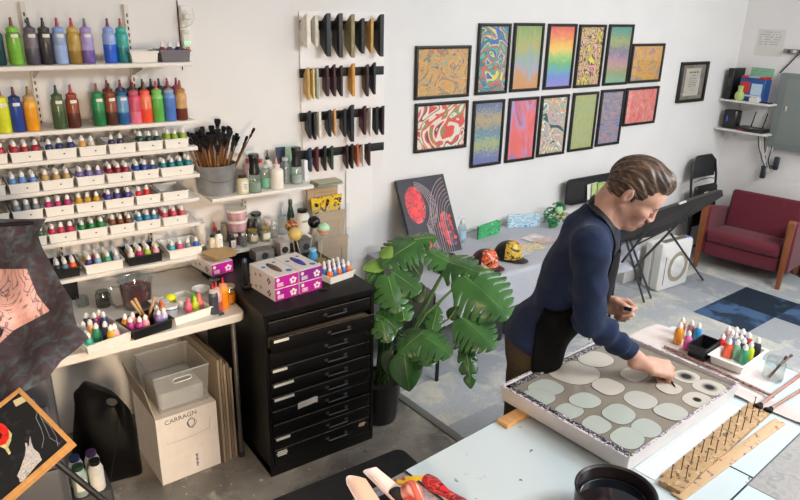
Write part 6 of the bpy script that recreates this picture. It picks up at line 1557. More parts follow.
# cloth: hangs over the cart and a rail behind it
edge = [(219, 46), (224, 43), (235, 38), (247, 42), (262, 50), (283, 61), (300, 72), (315, 74), (326, 77), (338, 89), (350, 76), (362, 60), (375, 50), (386, 36), (394, 20), (401, 0), (404, -14)]
dep = [2.46, 2.46, 2.46, 2.45, 2.44, 2.43, 2.40, 2.38, 2.36, 2.33, 2.28, 2.24, 2.21, 2.19, 2.17, 2.15, 2.14]
ys = np.array([e[0] for e in edge], float); xs = np.array([e[1] for e in edge], float); ds = np.array(dep)
def clothP(u, v):
    py = 219+(404-219)*v; xr = float(np.interp(py, ys, xs)); d0 = float(np.interp(py, ys, ds)); px = -45+(xr+45)*u
    fold = .022*math.sin(px*.085+py*.055)+.012*math.sin(px*.17-py*.045+1)+.03*math.exp(-((py-330)/16)**2)*math.sin(px*.03+1.2)
    return atD(px, py, d0-.03*(1-u)+fold*(.4+.6*v))
b = MB(); b.grid(clothP, 60, 90, .003)
def cloth_mat():
    mt, nt, b = newmat('marbled_cloth'); tc = nt.nodes.new('ShaderNodeTexCoord')
    def nz(s_, dis, off):
        mp = nt.nodes.new('ShaderNodeMapping'); mp.inputs['Location'].default_value = (off,)*3; nt.links.new(tc.outputs['Object'], mp.inputs[0])
        n = nt.nodes.new('ShaderNodeTexNoise'); n.inputs['Scale'].default_value = s_; n.inputs['Detail'].default_value = 5; n.inputs['Distortion'].default_value = dis; nt.links.new(mp.outputs[0], n.inputs['Vector']); return n.outputs[0]
    vo = nt.nodes.new('ShaderNodeTexVoronoi'); vo.inputs['Scale'].default_value = 42; nt.links.new(tc.outputs['Object'], vo.inputs['Vector'])
    r1 = ramp(nt, [(.30, '#40343a'), (.50, '#4b4046'), (.58, '#4e565d'), (.72, '#5c666d')]); nt.links.new(nz(24, .8, 0), r1.inputs[0])
    r2 = ramp(nt, [(.0, '#ffffff'), (.30, '#e8e8e8'), (.34, '#000000')]); nt.links.new(vo.outputs['Distance'], r2.inputs[0])
    r3 = ramp(nt, [(.5, '#000000'), (.56, '#ffffff')]); nt.links.new(nz(4, .5, 3), r3.inputs[0])
    mu = nt.nodes.new('ShaderNodeMath'); mu.operation = 'MULTIPLY'; nt.links.new(r2.outputs[0], mu.inputs[0]); nt.links.new(r3.outputs[0], mu.inputs[1])
    mx = nt.nodes.new('ShaderNodeMixRGB'); nt.links.new(mu.outputs[0], mx.inputs[0]); nt.links.new(r1.outputs[0], mx.inputs[1]); mx.inputs[2].default_value = (*lin('#51363f'), 1)
    nt.links.new(mx.outputs[0], b.inputs['Base Color']); b.inputs['Roughness'].default_value = .85
    return mt
tag(b.build('marbled_cloth', cloth_mat(), angle=70), 'dark plum and slate marbled cloth draped at the left edge', 'cloth')
# pink marbled sheet lying on the cloth
def px_surf(px, py, lift):
    xr = float(np.interp(py, ys, xs)); u = (px+45)/(xr+45); v = (py-219)/(404-219)
    p = clothP(u, v); d = (Vector((0, 0, HC))-p).normalized(); return p+d*lift
right = [(269, 27), (280, 31), (295, 37), (305, 45), (311, 50), (314, 44), (320, 33), (330, 14), (343, 0), (352, -12)]
ry = np.array([e[0] for e in right], float); rx_ = np.array([e[1] for e in right], float)
def pinkP(u, v):
    py = 269+(352-269)*v+0*u; xr = float(np.interp(py, ry, rx_)); px = -40+(xr+40)*u
    return px_surf(px, py+ (1-u)*.0, .010)
b = MB(); b.grid(pinkP, 40, 50, .001)
pk = b.build('pink_marbled_sheet', marble(['#e3a9a0', '#e8b5ab', '#e9b8ae', '#e3ada2', '#5f4a50', '#e6b4aa', '#dfa298', '#e3b4ac', '#e6b0a6', '#dba79e', '#6a5258', '#e8b8ae', '#e0a69c', '#e6b0a6', '#e0aaa0'], 8, 3.0, 1, 2, hard=False, lo=.25, hi=.75), None); tag(pk, 'pink marbled sheet with black figure silhouettes on the draped cloth', 'sheet')
def sil(pts):
    b = MB(); P = [px_surf(px, py, .0125) for px, py in pts]; n = len(P); c = sum(P, Vector())/n; vs = [tuple(c)]+[tuple(p) for p in P]; b.add(vs, [(0, 1+(i+1) % n, 1+i) for i in range(n)]); return b
sil([(-8, 290), (0, 289), (5, 294), (8, 300), (5, 306), (8, 312), (12, 318), (9, 320), (3, 316), (0, 322), (-8, 325)]).build('black_silhouette', M('#2a2428', .7), pk, smooth=False)
sil([(-8, 328), (-1, 327), (4, 330), (2, 335), (-3, 342), (-8, 343)]).build('black_silhouette', M('#2a2428', .7), pk, smooth=False)
# framed black picture leaning on the cart
def corner(px, py, d): return atD(px, py, d)
A = corner(43, 378, 2.17); B = corner(74, 442, 2.06); C = corner(-6, 512, 1.93)
xa = (C-B).normalized(); ya0 = (A-B); ya = (ya0-xa*ya0.dot(xa)).normalized(); za = xa.cross(ya)
if za.dot(Vector((0, 0, HC))-B) < 0: za = -za
W_ = (C-B).length+.10; H_ = ya0.length+.02
fr = thing('framed_picture', 'black picture with oak edge, red flower and pale figure, leaning at the bottom left', 'picture', B)
fm = Matrix((xa, ya, za)).transposed().to_4x4(); fr.rotation_euler = fm.to_euler(); 
zs = -1 if Matrix((xa, ya, za)).transposed().determinant() < 0 else 1
if zs < 0:
    # keep a right-handed frame by flipping the long axis
    xa = -xa; fm = Matrix((xa, ya, za)).transposed().to_4x4(); fr.rotation_euler = fm.to_euler()
sg_ = -1 if zs < 0 else 1
OAK = M('#c9955a', .5, noise=.1, nscale=8, stretch=(6, 1, 1))
def fbox(b, x0, x1, y0, y1, z0, z1): b.box((sg_*(x0+x1)/2, (y0+y1)/2, (z0+z1)/2), (abs(x1-x0), y1-y0, z1-z0))
b = MB(); fbox(b, 0, .014, 0, H_, -.03, .0); fbox(b, .014, W_, 0, .014, -.03, .0); fbox(b, .014, W_, H_-.014, H_, -.03, 0); fbox(b, W_-.014, W_, .014, H_-.014, -.03, 0); b.build('oak_frame', OAK, fr, bevel=.001)
b = MB(); fbox(b, .014, W_-.014, .014, H_-.014, -.022, -.003); pnl = b.build('black_panel', splat('#17171a', ['#24242a', '#2e2e33'], 20, .62, .45), fr, smooth=False)
def pan(px, py, lift=.0):
    # pixel -> point on the panel plane, in the frame's own axes
    d = Vector(ray(px, py)); o = Vector((0, 0, HC)); t = (B+za*(-.003)-o).dot(za)/d.dot(za); p = o+d*t-B; return (p.dot(xa), p.dot(ya), -.003+lift)
def poly(pts, lift): 
    b = MB(); P = [pan(px, py, lift) for px, py in pts]; n = len(P); c = tuple(sum(p[i] for p in P)/n for i in range(3)); b.add([c]+P, [(0, 1+i, 1+(i+1) % n) for i in range(n)]); return b
poly([(0, 424), (3, 424), (7, 428), (12, 434), (11, 441), (8, 448), (11, 453), (9, 455), (5, 449), (1, 447), (-8, 448), (-8, 424)], .0005).build('flower_leaves', M('#d8d098', .6, noise=.3, nscale=60), pnl, smooth=False)
poly([(-8, 424), (1, 423), (6, 426), (9, 431), (9, 438), (6, 444), (0, 446), (-8, 446)], .001).build('red_flower', M('#e02418', .5, noise=.25, nscale=50), pnl, smooth=False)
poly([(-4, 433), (0, 432), (3, 435), (1, 439), (-4, 440)], .0015).build('flower_centre', M('#3a1410', .6), pnl, smooth=False)
poly([(30, 436), (32, 444), (34, 449), (39, 453), (42, 460), (37, 465), (31, 472), (23, 482), (20, 482), (19, 478), (17, 476), (20, 470), (22, 464), (25, 456), (26, 448), (25, 443), (27, 443), (28, 448), (29, 445)], .0008).build('pale_figure', marble(['#d8d8d0', '#8f8fa0', '#e0dcc0', '#a8a4b8', '#c8c8d0', '#e0dca8'], 30, 3, 2, 3), pnl, smooth=False)
poly([(13, 401), (23, 396), (27, 401), (16, 407)], .0012).build('masking_tape', M('#cfc39a', .6), pnl, smooth=False)
# veins of silver line
for pts in ([(27, 397), (34, 400), (38, 410), (41, 418), (50, 426), (60, 430)], [(38, 410), (36, 418), (41, 428), (44, 438), (42, 448)], [(50, 426), (56, 436), (58, 446)], [(41, 418), (46, 428), (50, 438), (60, 444)]):
    b = MB(); b.tube([pan(*p, .0006) for p in pts], .0009, 5); b.build('silver_line', M('#8a9096', .5), pnl)
# tube leg of an easel in front of the bag
b = MB(); b.cyl(Vector(atD(50, 457, 2.30)), Vector(atD(118, 512, 2.42)), .011, .011, 12)
ez = thing('easel', 'black metal easel whose leg slants below the framed picture', 'easel', atD(118, 512, 2.42)); 
b2 = MB(); P0 = Vector(atD(50, 457, 2.30))-ez.location; P1 = Vector((0, 0, 0)); 
k_ = (ez.location.z)/max(.05, (P0.z-P1.z)); foot = P1+(P1-P0)*k_
b2.cyl(P0, P1, .011, .011, 12); b2.build('upper_leg', M('#161618', .35), ez)
b3 = MB(); b3.cyl(P1, foot, .009, .009, 12); b3.build('lower_leg', M('#161618', .35), ez)
b4 = MB(); b4.cyl(foot*.96+P1*.04, foot+Vector((0, 0, .0)), .012, .012, 12); b4.build('rubber_foot', M('#0c0c0c', .7), ez)
# ---------------- black portfolio bag ----------------
bg = thing('tote_bag', 'big black tote bag with a carrying slot, slumped on the floor', 'bag', (0, 0, 0))
def at_bag(px, py, off=0):
    d = ray(px, py); o = np.array([0, 0, HC]); n = np.array([-.14, -.985, -.10]); p0 = np.array([.36, 3.02, 0]); t = ((p0-o)@n+off)/(d@n); return Vector(o+d*t)
outl = [(83, 379), (90, 382), (101, 385), (112, 390), (119, 397), (126, 405), (131, 410), (135, 425), (139, 445), (143, 470), (144, 484), (136, 489), (122, 494), (106, 497), (96, 490), (82, 480), (70, 470), (72, 440), (73, 420), (75, 402), (71, 392), (79, 388)]
slot = [(107.5, 396), (112, 398), (117, 405), (116, 406), (110, 403), (107.5, 400)]
b = MB(); n = len(outl)
# bag: inner ring around the slot to the outline, thickness by offset
def ringpt(i, frac, off):
    a = Vector((*outl[i], 0)); j = min(range(len(slot)), key=lambda k: (Vector((*slot[k], 0))-a).length); s0 = Vector((*slot[j], 0))
    p = s0.lerp(a, frac); return p
fo = []; bo = []
ang_slot = []
cs = Vector((112, 401.5, 0))
vsF = []; layers = [0, .18, .45, .75, 1.0]
for L in layers:
    for i in range(n):
        a = Vector((*outl[i], 0)); dirv = (a-cs).normalized(); inner = cs+Vector((dirv.x*5.5, dirv.y*3.6, 0)); p = inner.lerp(a, L)
        bulge = .055*math.sin(PI*min(1, max(0, L)))*max(.1, min(1, (p.y-395)/50)); vsF.append((at_bag(p.x, p.y, bulge-.0), at_bag(p.x, p.y, -.03 if L < 1 else -.008)))
vs = [tuple(a) for a, c in vsF]+[tuple(c) for a, c in vsF]; N_ = len(vsF); fs = []
vs = [(x, y, max(z, .002)) for x, y, z in vs]
for l in range(len(layers)-1):
    for i in range(n):
        j = (i+1) % n; fs.append((l*n+i, l*n+j, (l+1)*n+j, (l+1)*n+i)); fs.append((N_+l*n+j, N_+l*n+i, N_+(l+1)*n+i, N_+(l+1)*n+j))
for i in range(n):
    j = (i+1) % n; q = (len(layers)-1)*n; fs.append((q+i, q+j, N_+q+j, N_+q+i)); fs.append((j, i, N_+i, N_+j))
b.add(vs, fs); b.build('bag_body', M('#040405', .4, .25, bump=.4, bscale=10), bg, sub=1)
b = MB(); b.tube([at_bag(p[0], p[1], .058) for p in ((119, 420), (116, 445), (112, 470), (110, 488))], .0016, 6); b.build('seam', M('#2a2a2c', .5), bg)
# ---------------- cardboard box, clear bin, folded cardboard ----------------
f0 = atZ(163, 486, 0); f1 = atZ(221, 463, 0); by = math.atan2(f1.y-f0.y, f1.x-f0.x)
bx = thing('cardboard_box', 'white cardboard box with handwriting on its front, under the desk', 'box', (f0.x, f0.y, .0004), by)
BW_ = (f1-f0).length; BH_ = .375; BDp = .36
CBW = M('#e2dad2', .75, noise=.03, nscale=20)
b = MB(); t_ = .004
b.box((BW_/2, t_/2, BH_/2), (BW_, t_, BH_)); b.box((BW_/2, BDp-t_/2, BH_/2), (BW_, t_, BH_)); b.box((t_/2, BDp/2, BH_/2), (t_, BDp-2*t_, BH_)); b.box((BW_-t_/2, BDp/2, BH_/2), (t_, BDp-2*t_, BH_)); b.box((BW_/2, BDp/2, t_/2), (BW_-2*t_, BDp-2*t_, t_)); b.box((BW_/2, BDp/2, BH_-.006), (BW_-2*t_, BDp-2*t_, .004))
b.build('carton', CBW, bx, smooth=False)
b = MB(); b.add([(0, .005, BH_), (0, BDp-.005, BH_), (-.035, BDp-.02, BH_+.17), (-.030, .02, BH_+.16)]+[(.004, .005, BH_), (.004, BDp-.005, BH_), (-.031, BDp-.02, BH_+.17), (-.026, .02, BH_+.16)], [(0, 1, 2, 3), (7, 6, 5, 4), (0, 4, 5, 1), (1, 5, 6, 2), (2, 6, 7, 3), (3, 7, 4, 0)]); b.build('side_flap', M('#a59684', .8), bx, smooth=False)
INK = M('#2c2f52', .6)
text('handwriting', 'CARRAGN', .034, Matrix(((.99, -.05, 0, BW_*.40), (0, 0, -1, -.0008), (.06, 1, 0, BH_*.925), (0, 0, 0, 1))), INK, bx)
b = MB()
rr = random.Random(8)
for k in range(4):
    pts = [(BW_*.56+.028*math.cos(a)*(.5+.5*rr.random()), -.0010, BH_*.80+.032*math.sin(a)*(.5+.5*rr.random())) for a in [2*PI*i/9 for i in range(9)]]
    b.tube(pts, .0009, 4, closed=True)
b.build('scribble', INK, bx)
b = MB(); b.box((BW_*.60, -.0005, BH_*.20), (.055, .001, .10)); lb = b.build('shipping_label', M('#e6deda', .6), bx, smooth=False)
b = MB(); 
for k in range(9): b.box((BW_*.60, -.0014, BH_*.20-.034+.0085*k), (.006+.004*(k % 3), .0008, .005))
b.build('label_marks', M('#2a2a2e', .6), lb, smooth=False)
b = MB(); b.tube([(BW_*.13, -.0008, BH_*.62), (BW_*.16, -.0008, BH_*.60), (BW_*.45, -.0008, BH_*.59), (BW_*.85, -.0008, BH_*.62), (BW_*.88, -.0008, BH_*.80)], .0010, 4); b.build('perforated_line', M('#a89c90', .8), bx)
cb = thing('clear_bin', 'translucent plastic bin with a handle slot standing on the white box', 'bin', (f0.x+.02, f0.y+.03, BH_+.0010), by)
MILK = glass('#eceeee', .05, .25, .20, '#f0eeea')
bw, bd_, bh = .27, .29, .20
b = MB()
def wallp(b, p, th=.003):
    b.add(p, [(0, 1, 2, 3)])
lo = [(.015, .012), (bw-.015, .012), (bw-.015, bd_-.012), (.015, bd_-.012)]; hi = [(0, 0), (bw, 0), (bw, bd_), (0, bd_)]
vs = [(x, y, 0) for x, y in lo]+[(x, y, bh) for x, y in hi]; b.add(vs, [(1, 2, 6, 5), (2, 3, 7, 6), (3, 0, 4, 7), (3, 2, 1, 0)])
# front wall with a slot
fw = lambda u, v: (.015*(1-v)+u*(bw-.03*(1-v)), .012*(1-v), bh*v)
cols = [0, .32, .68, 1]; rows_ = [0, .74, .86, 1]
for i in range(3):
    for j in range(3):
        if i == 1 and j == 1: continue
        b.add([fw(cols[i], rows_[j]), fw(cols[i+1], rows_[j]), fw(cols[i+1], rows_[j+1]), fw(cols[i], rows_[j+1])], [(0, 1, 2, 3)])
b.build('shell', MILK, cb, smooth=False)
b = MB(); rim = [(0, 0, bh), (bw, 0, bh), (bw, bd_, bh), (0, bd_, bh)]; b.tube(rim, .004, 8, closed=True); b.build('rim', glass('#e0e4e6', .15, .2, .5, '#d0d4d8'), cb)
b = MB(); c_ = [fw(.32, .80), fw(.36, .86), fw(.64, .86), fw(.68, .80), fw(.64, .74), fw(.36, .74)]; b.tube(c_, .003, 8, closed=True); b.build('slot_rim', M('#d8dadc', .4), cb)
b = MB(); b.box((bw/2, bd_/2, .05), (bw-.05, bd_-.05, .09), ch=.01); b.build('folded_contents', M('#c4c4c6', .8, noise=.1, nscale=8), cb)
KC = [M('#9a8a76', .8), M('#857664', .8), M('#a89782', .8), M('#7a6c5c', .8)]
for k in range(5):
    x0 = f1.x+.022+.0165*k; tl = 0
    t = thing('folded_cardboard', 'flattened kraft cardboard box leaning beside the white box', 'cardboard', (x0, f1.y-.01+.004*k, .0004), by+math.radians(2-.5*k), 'flattened boxes under the desk')
    h = .60-.018*k+.02*(k % 2); d = .42
    b = MB(); b.box((0, d/2, h/2), (.012, d, h), ch=.002); b.build('panel', KC[k % 4], t, smooth=False)
    b = MB(); b.box((.0, d*.02, h/2), (.007, .003, h*.98)); b.build('flute_edge', KC[(k+1) % 4], t, smooth=False)
# bottles on the floor at the bottom left corner
for px, py, cb_, cc, nm in ((63, 512, '#d8d4cc', '#141414', 'white'), (41, 518, '#8a9a8f', '#1f3a2c', 'green topped'), (27, 522, '#b8b8c0', '#1c2a4a', 'blue topped'), (52, 505, '#a8a8a4', '#3a2a4a', 'violet topped')):
    q = atZ(px, py, .40) 
    pass
sh_ = thing('crate', 'low grey crate holding bottles beneath the framed picture', 'crate', (.335, 2.66, 0), 0)
b = MB(); b.box((-.06, 0, .15), (.16, .16, .30), ch=.008); b.build('crate_body', M('#3c3b3d', .6), sh_)
for x, y, cb_, cc, nm in ((.305, 2.62, '#dad6ce', '#121212', 'white bottle with black cap'), (.24, 2.62, '#8fa096', '#1d3a2c', 'pale bottle with dark green cap'), (.24, 2.69, '#b4b6c0', '#1c2a4c', 'pale bottle with navy cap'), (.305, 2.69, '#a4a4a2', '#3c2a4c', 'grey bottle with violet cap')):
    t = thing('paint_jug', '%s on the crate at the bottom left' % nm, 'bottle', (x, y, .3004), 0, 'bottles on the grey crate')
    b = MB(); b.lathe([(.028, 0), (.030, .005), (.030, .10), (.022, .122), (.019, .126)], 22); b.build('body', M(cb_, .4), t); b = MB(); b.lathe([(.021, .122), (.021, .142), (.001, .143)], 20); b.build('cap', M(cc, .35), t)
    b = MB(); b.grid(lambda u, v: (math.cos(-2.2+1.4*u)*.0308, math.sin(-2.2+1.4*u)*.0308, .03+.05*v), 8, 1, 0); b.build('paper_label', M('#e2ddd4', .6), t)
# the easel's other legs and ledge, which carry the framed picture
eo = Vector(ez.location); back = B+xa*(sg_*W_*.62)+ya*(H_*.5)-za*.05
for f_ in ((-.42, 2.02, .012), (-.12, 1.72, .012)):
    b = MB(); b.cyl(back-eo, Vector(f_)-eo, .010, .010, 10); b.build('front_leg', M('#161618', .35), ez)
b = MB(); b.cyl(back-eo, P0, .010, .010, 10); b.build('head_bar', M('#161618', .35), ez)
b = MB(); b.box((0, 0, 0), (.10, .08, .03), T=frame_mat(back+za*.02-eo, xa, ya, za), ch=.004); b.build('clamp', M('#161618', .35), ez)
# rail from which the marbled cloth hangs
h0 = Vector(clothP(0, .01)); h1 = Vector(clothP(.97, .02)); bk_ = Vector((.0, .022, -.004))
rl_ = thing('hanging_rail', 'thin black rail behind the draped marbled cloth', 'rail', (h0.x-.30, h0.y+.02, 0))
ro = Vector(rl_.location)
b = MB(); b.cyl(h0+bk_-Vector((.30, 0, 0))-ro, h1+bk_-Vector((.01, 0, 0))-ro, .007, .007, 10); b.build('crossbar', M('#161618', .35), rl_)
b = MB(); b.cyl((0, .0, .012), (0, .0, h0.z-.004), .009, .009, 10); b.build('post', M('#161618', .35), rl_)
b = MB(); b.box((0, 0, .007), (.16, .30, .012), ch=.003); b.build('foot', M('#161618', .35), rl_)
# ---------------- on the wall table ----------------
TT = TZ+.0010
def quad_thing(name, lab, cat, P, th, mt, part='panel', edge=None):
    """rigid board through 4 world points (bottom-left, bottom-right, top-right, top-left)"""
    P = [Vector(p) for p in P]; x = (P[1]-P[0]).normalized(); y = P[3]-P[0]; y = (y-x*y.dot(x)); n = x.cross(y.normalized()); o = P[0]
    t = thing(name, lab, cat, o); R_ = Matrix((x, y.normalized(), n)).transposed().to_4x4(); t.rotation_euler = R_.to_euler()
    w, h = (P[1]-P[0]).length, y.length
    b = MB(); b.box((w/2, h/2, -th/2), (w, h, th), ch=th*.1); b.build(part, mt, t, smooth=False)
    return t, w, h, R_
# leaning canvas with poppies
A = atZ(410, 256, TT+.002); A = Vector((2.375, 3.300, TT+.002)); Bp = Vector((2.905, 3.300, TT+.002))
A = atY(409, 268, 3.30); A.z = TT+.004
Bq = atY(456, 255, 3.30)
x0 = atY(411, 262, 3.30).x; x1 = atY(453, 244, 3.30).x
topL = atY(393, 181, 3.545); topR = atY(441, 173, 3.545)
cw = (topR-topL).length; xdir = (topR-topL).normalized()
botL = Vector((topL.x+.02, 3.30, TT+.002)); 
cv, w, h, RM = quad_thing('painted_canvas', 'dark canvas with red poppies and pale arches leaning on the wall', 'painting', (botL, botL+Vector((cw, 0, 0)), topR+Vector((.02, 0, -.01)), topL+Vector((.02, 0, 0))), .022, M('#2a2630', .5, noise=.3, nscale=14), 'canvas')
def on(b, x, y, r, n=18, lift=.0006, sx_=1, sy_=1): b.add([(x+r*sx_*math.cos(2*PI*i/n), y+r*sy_*math.sin(2*PI*i/n), lift) for i in range(n)], [tuple(range(n))])
rr = random.Random(14)
b = MB(); on(b, w*.27, h*.66, h*.20, 24, .0006, .72, 1.2); b.build('red_field', marble(['#e8384a', '#f0503c', '#3a141c', '#e8283a', '#e03040', '#2a1418', '#f06a6a', '#e8303c'], 11, 2, 2, 3), cv, smooth=False)
b = MB(); on(b, w*.80, h*.30, h*.22, 24, .0006, .42, 1.0); on(b, w*.36, h*.17, h*.10, 18, .0006, .9, 1); b.build('red_field', marble(['#e8384a', '#e8402c', '#3a141c', '#e8283a', '#e03040', '#e8303c'], 12, 2, 2, 6), cv, smooth=False)
for k in range(16):
    a = rr.uniform(0, 6.28); q = rr.random()**.5; x = w*.27+h*.10*q*math.cos(a); y = h*.66+h*.18*q*math.sin(a)
    b = MB(); on(b, x, y, h*rr.uniform(.028, .045), 12, .0010+.0001*k); b.build('poppy', M(['#f0282c', '#f23a38', '#d8202a'][k % 3], .45), cv, smooth=False)
for k in range(5):
    b = MB(); pts = [(w*.27+w*(.27+.035*k)*math.cos(t_), h*.62+h*(.25+.02*k)*math.sin(t_), .001) for t_ in [math.radians(-60+14*q) for q in range(11)]]
    pts = [(w*(.44+.03*k), .004, .001)]+pts; b.tube([p for p in pts if 0 < p[0] < w and 0 < p[1] < h], .0026, 5); b.build('pale_arch', M('#c0b0b6', .5), cv)
for k in range(8):
    b = MB(); cx_, cy0 = w*1.02, h*.40; a_, b__ = w*(.50-.045*k), h*(.56-.05*k); pts = [(cx_-a_, .004, .001), (cx_-a_, h*.2, .001)]+[(cx_-a_*math.cos(t_), cy0+b__*math.sin(t_), .001) for t_ in [math.radians(8*q) for q in range(12)]]
    b.tube([p for p in pts if 0 < p[0] < w and 0 < p[1] < h], .0024, 5); b.build('pale_arch', M(['#c8b8bc', '#a898a4', '#d0a0a8'][k % 3], .5), cv)
for k in range(14):
    x = w*rr.uniform(.66, .94); y = h*rr.uniform(.06, .48)
    b = MB(); on(b, x, y, h*rr.uniform(.02, .032), 10, .0010+.00005*k); b.build('poppy', M(['#f0282c', '#f2503a', '#d8202a'][k % 3], .45), cv, smooth=False)
for k, c in enumerate(('#6a6470', '#3a3a48', '#2a3a4a', '#24466a', '#1f4a78')):
    b = MB(); on(b, w*.82+w*.01*k, h*(.46-.085*k), h*.035, 16, .0014); b.build('dark_disc', M(c, .5), cv, smooth=False)
# sanitiser pump bottle
q = atZ(455, 238, TT); hs = thing('pump_bottle', 'clear hand sanitiser pump bottle beside the poppy canvas', 'bottle', (q.x-.02, 3.42, TT))
b = MB(); b.lathe([(.034, 0), (.036, .005), (.035, .11), (.022, .135), (.014, .145)], 22, sy=.7); b.build('body', glass('#e4eef2', .08, .05, .2, '#dfe8ee'), hs)
b = MB(); b.lathe([(.015, .143), (.015, .160), (.005, .162), (.005, .185)], 14); b.box((-.012, 0, .188), (.04, .012, .008), ch=.002); b.build('pump', M('#e8e8ea', .35), hs)
b = MB(); b.grid(lambda u, v: (math.cos(-2.3+1.5*u)*.0365, math.sin(-2.3+1.5*u)*.0258, .03+.06*v), 8, 1, 0); b.build('paper_label', M('#a8c8dc', .5), hs)
# notebooks
def note(lab, c0, c1, hpx, mt, thick, sp=True):
    P0 = atZ(*c0, TT); P1 = atZ(*c1, TT); w = (P1-P0).length; a = math.atan2(P1.y-P0.y, P1.x-P0.x); h = hpx
    t = thing('notebook', lab, 'notebook', P0, a, 'marbled notebooks on the grey cloth')
    b = MB(); b.box((w/2, .008, h/2), (w, .003, h)); b.build('cover', mt, t, smooth=False)
    b = MB(); b.box((w/2, .008+thick/2+.002, h/2), (w-.006, thick, h-.006)); b.build('pages', M('#e9e6e0', .7), t, smooth=False)
    b = MB(); vs = [(0, .008+thick+.003, 0), (w, .008+thick+.018, 0), (w, .008+thick+.018, h), (0, .008+thick+.003, h)]; b.add(vs+[(p[0], p[1]+.003, p[2]) for p in vs], [(0, 1, 2, 3), (7, 6, 5, 4), (0, 4, 5, 1), (1, 5, 6, 2), (2, 6, 7, 3), (3, 7, 4, 0)]); b.build('back_cover', mt, t, smooth=False)
    if sp:
        b = MB()
        for k in range(9): b.tube([(.0+.004*math.cos(q_), .006+.006*math.sin(q_), .012+(h-.024)*k/8) for q_ in [2*PI*i/8 for i in range(8)]], .0008, 4, closed=True)
        b.build('wire_binding', M('#4a4a4a', .3, metal=1), t)
    return t
note('green marbled notebook standing on the grey cloth', (478.5, 240), (500.5, 233), .098, marble(['#1f8a4a', '#2fa85c', '#5fc88a', '#1a7a44', '#3ab06a', '#8fd8a8'], 14, 3, 2, 3), .004)
note('pale blue and white marbled notebook, thick spine at its left', (508, 228), (540, 226.5), .095, marble(['#8fc4e0', '#e8f0ee', '#5fa8d0', '#dfecec', '#a8d4e4', '#e9f2f0', '#4a94c4'], 9, 2, 1, 8, (1, 1, 2.2)), .018, False)
# caps
def hat(lab, px, py, crown, brim, yaw, s=1.0):
    q = atZ(px, py, TT); t = thing('baseball_cap', lab, 'cap', (q.x, q.y, TT), yaw, 'caps on the grey cloth'); t.scale = (s,)*3
    b = MB(); R_ = .088
    b.grid(lambda u, v: (R_*1.1*math.cos(2*PI*u)*math.cos(v*PI/2)**.75, R_*.92*math.sin(2*PI*u)*math.cos(v*PI/2)**.75, .004+.105*math.sin(v*PI/2)**.9*1.12+ (.012*math.cos(2*PI*u)*math.sin(v*PI))), 40, 14, 0); b.build('crown', brim, t)
    b = MB(); b.grid(lambda u, v: ((R_*1.1*math.cos((u-.5)*2.5)*math.cos((.04+.80*v)*PI/2)**.75)*1.03+.001, R_*.95*math.sin((u-.5)*2.5)*math.cos((.04+.80*v)*PI/2)**.75, .008+.105*math.sin((.04+.80*v)*PI/2)**.9*1.12+.012*math.cos((u-.5)*2.1)*math.sin((.04+.80*v)*PI)), 16, 14, -.001); b.build('front_panel', crown, t)
    b = MB(); b.grid(lambda u, v: (R_*1.02*math.cos((u-.5)*2.0)+.072*v*math.cos((u-.5)*2.6), R_*.88*math.sin((u-.5)*2.0)+.004*v*(u-.5), .010-.012*v*0-.020*(abs(u-.5)*2)**2*v*.35+.004), 20, 8, .0022); b.build('brim', brim, t)
    b = MB(); b.sphere((0, 0, .121), .006, 10, 6); b.build('button', brim, t)
F_Y = -math.radians(78)
orange_m = marble(['#e0502a', '#e8642f', '#e8d8c0', '#d8342a', '#ec7a3a', '#1c1818', '#e05a2c', '#e9b48a'], 10, 2.5, 1, 5, hard=True)
yellow_m = marble(['#d8a824', '#e8c43a', '#4a4030', '#e3b830', '#c8a850', '#e8c84a', '#6a5a3a'], 9, 2.5, 1, 7, hard=True)
hat('baseball cap with orange and red swirled front and dark brim', 484, 266, orange_m, splat('#3a1a24', ['#7a3a4a', '#1c1216'], 60, .55, .5), F_Y, .95)
hat('baseball cap with yellow swirled front and black mesh, right of the orange one', 507, 258, yellow_m, M('#1a1b18', .45), F_Y, 1.0)
hat('dark baseball cap half hidden behind the plant leaves', 446, 270, M('#24222c', .6), M('#1c1a20', .6), F_Y-.4, .95)
# loose marbled sheets
SH = [(512, 244, .17, .12, .3, ['#d88ab0', '#e8c0d0', '#c87aa0', '#f0dce0'], 'pink'), (524, 250, .18, .12, .1, ['#d8d8a0', '#e8e0c8', '#c86a6a', '#7ab0b8'], 'cream and teal'), (532, 247, .18, .13, -.1, ['#e8d040', '#5ab8b0', '#e8a0a0', '#f0e0b0'], 'yellow and aqua'), (534, 238, .17, .12, .2, ['#e8e4e0', '#d8c8c8', '#c89a90', '#f0ece8'], 'pale'), (545, 240, .16, .12, -.2, ['#d8b8a8', '#8ab8c8', '#e8d8c8', '#c86a5a'], 'salmon'), (517, 254, .17, .11, .0, ['#b8c8d0', '#e8e8e0', '#a87a90', '#dfe4e4'], 'grey blue')]
for k, (px, py, w_, h_, a, cs_, nm) in enumerate(SH):
    q = atZ(px, py, TT+.0015*k)
    b = MB(); b.grid(lambda u, v: (w_*(u-.5), h_*(v-.5), .0002), 4, 4, .0006); o = b.build('marbled_sheet', marble(cs_*2, 12, 2.5, 2, k*3), None, loc=(q.x, q.y, TT+.0008+.0013*k)); o.rotation_euler = (0, 0, a)
    tag(o, 'small %s marbled sheet fanned out near the yellow cap' % nm, 'sheet', 'fanned marbled sheets')
q = atZ(462, 262, TT); b = MB(); b.grid(lambda u, v: (.11*(u-.5), .08*(v-.5), .004+.03*math.sin(PI*u)*math.sin(PI*v)*(1+.5*math.sin(7*u+4*v))), 12, 12, .002); o = b.build('white_cloth', M('#dddde4', .85), None, loc=(q.x, q.y, TT)); tag(o, 'crumpled white cloth between the canvas and the orange cap', 'cloth')
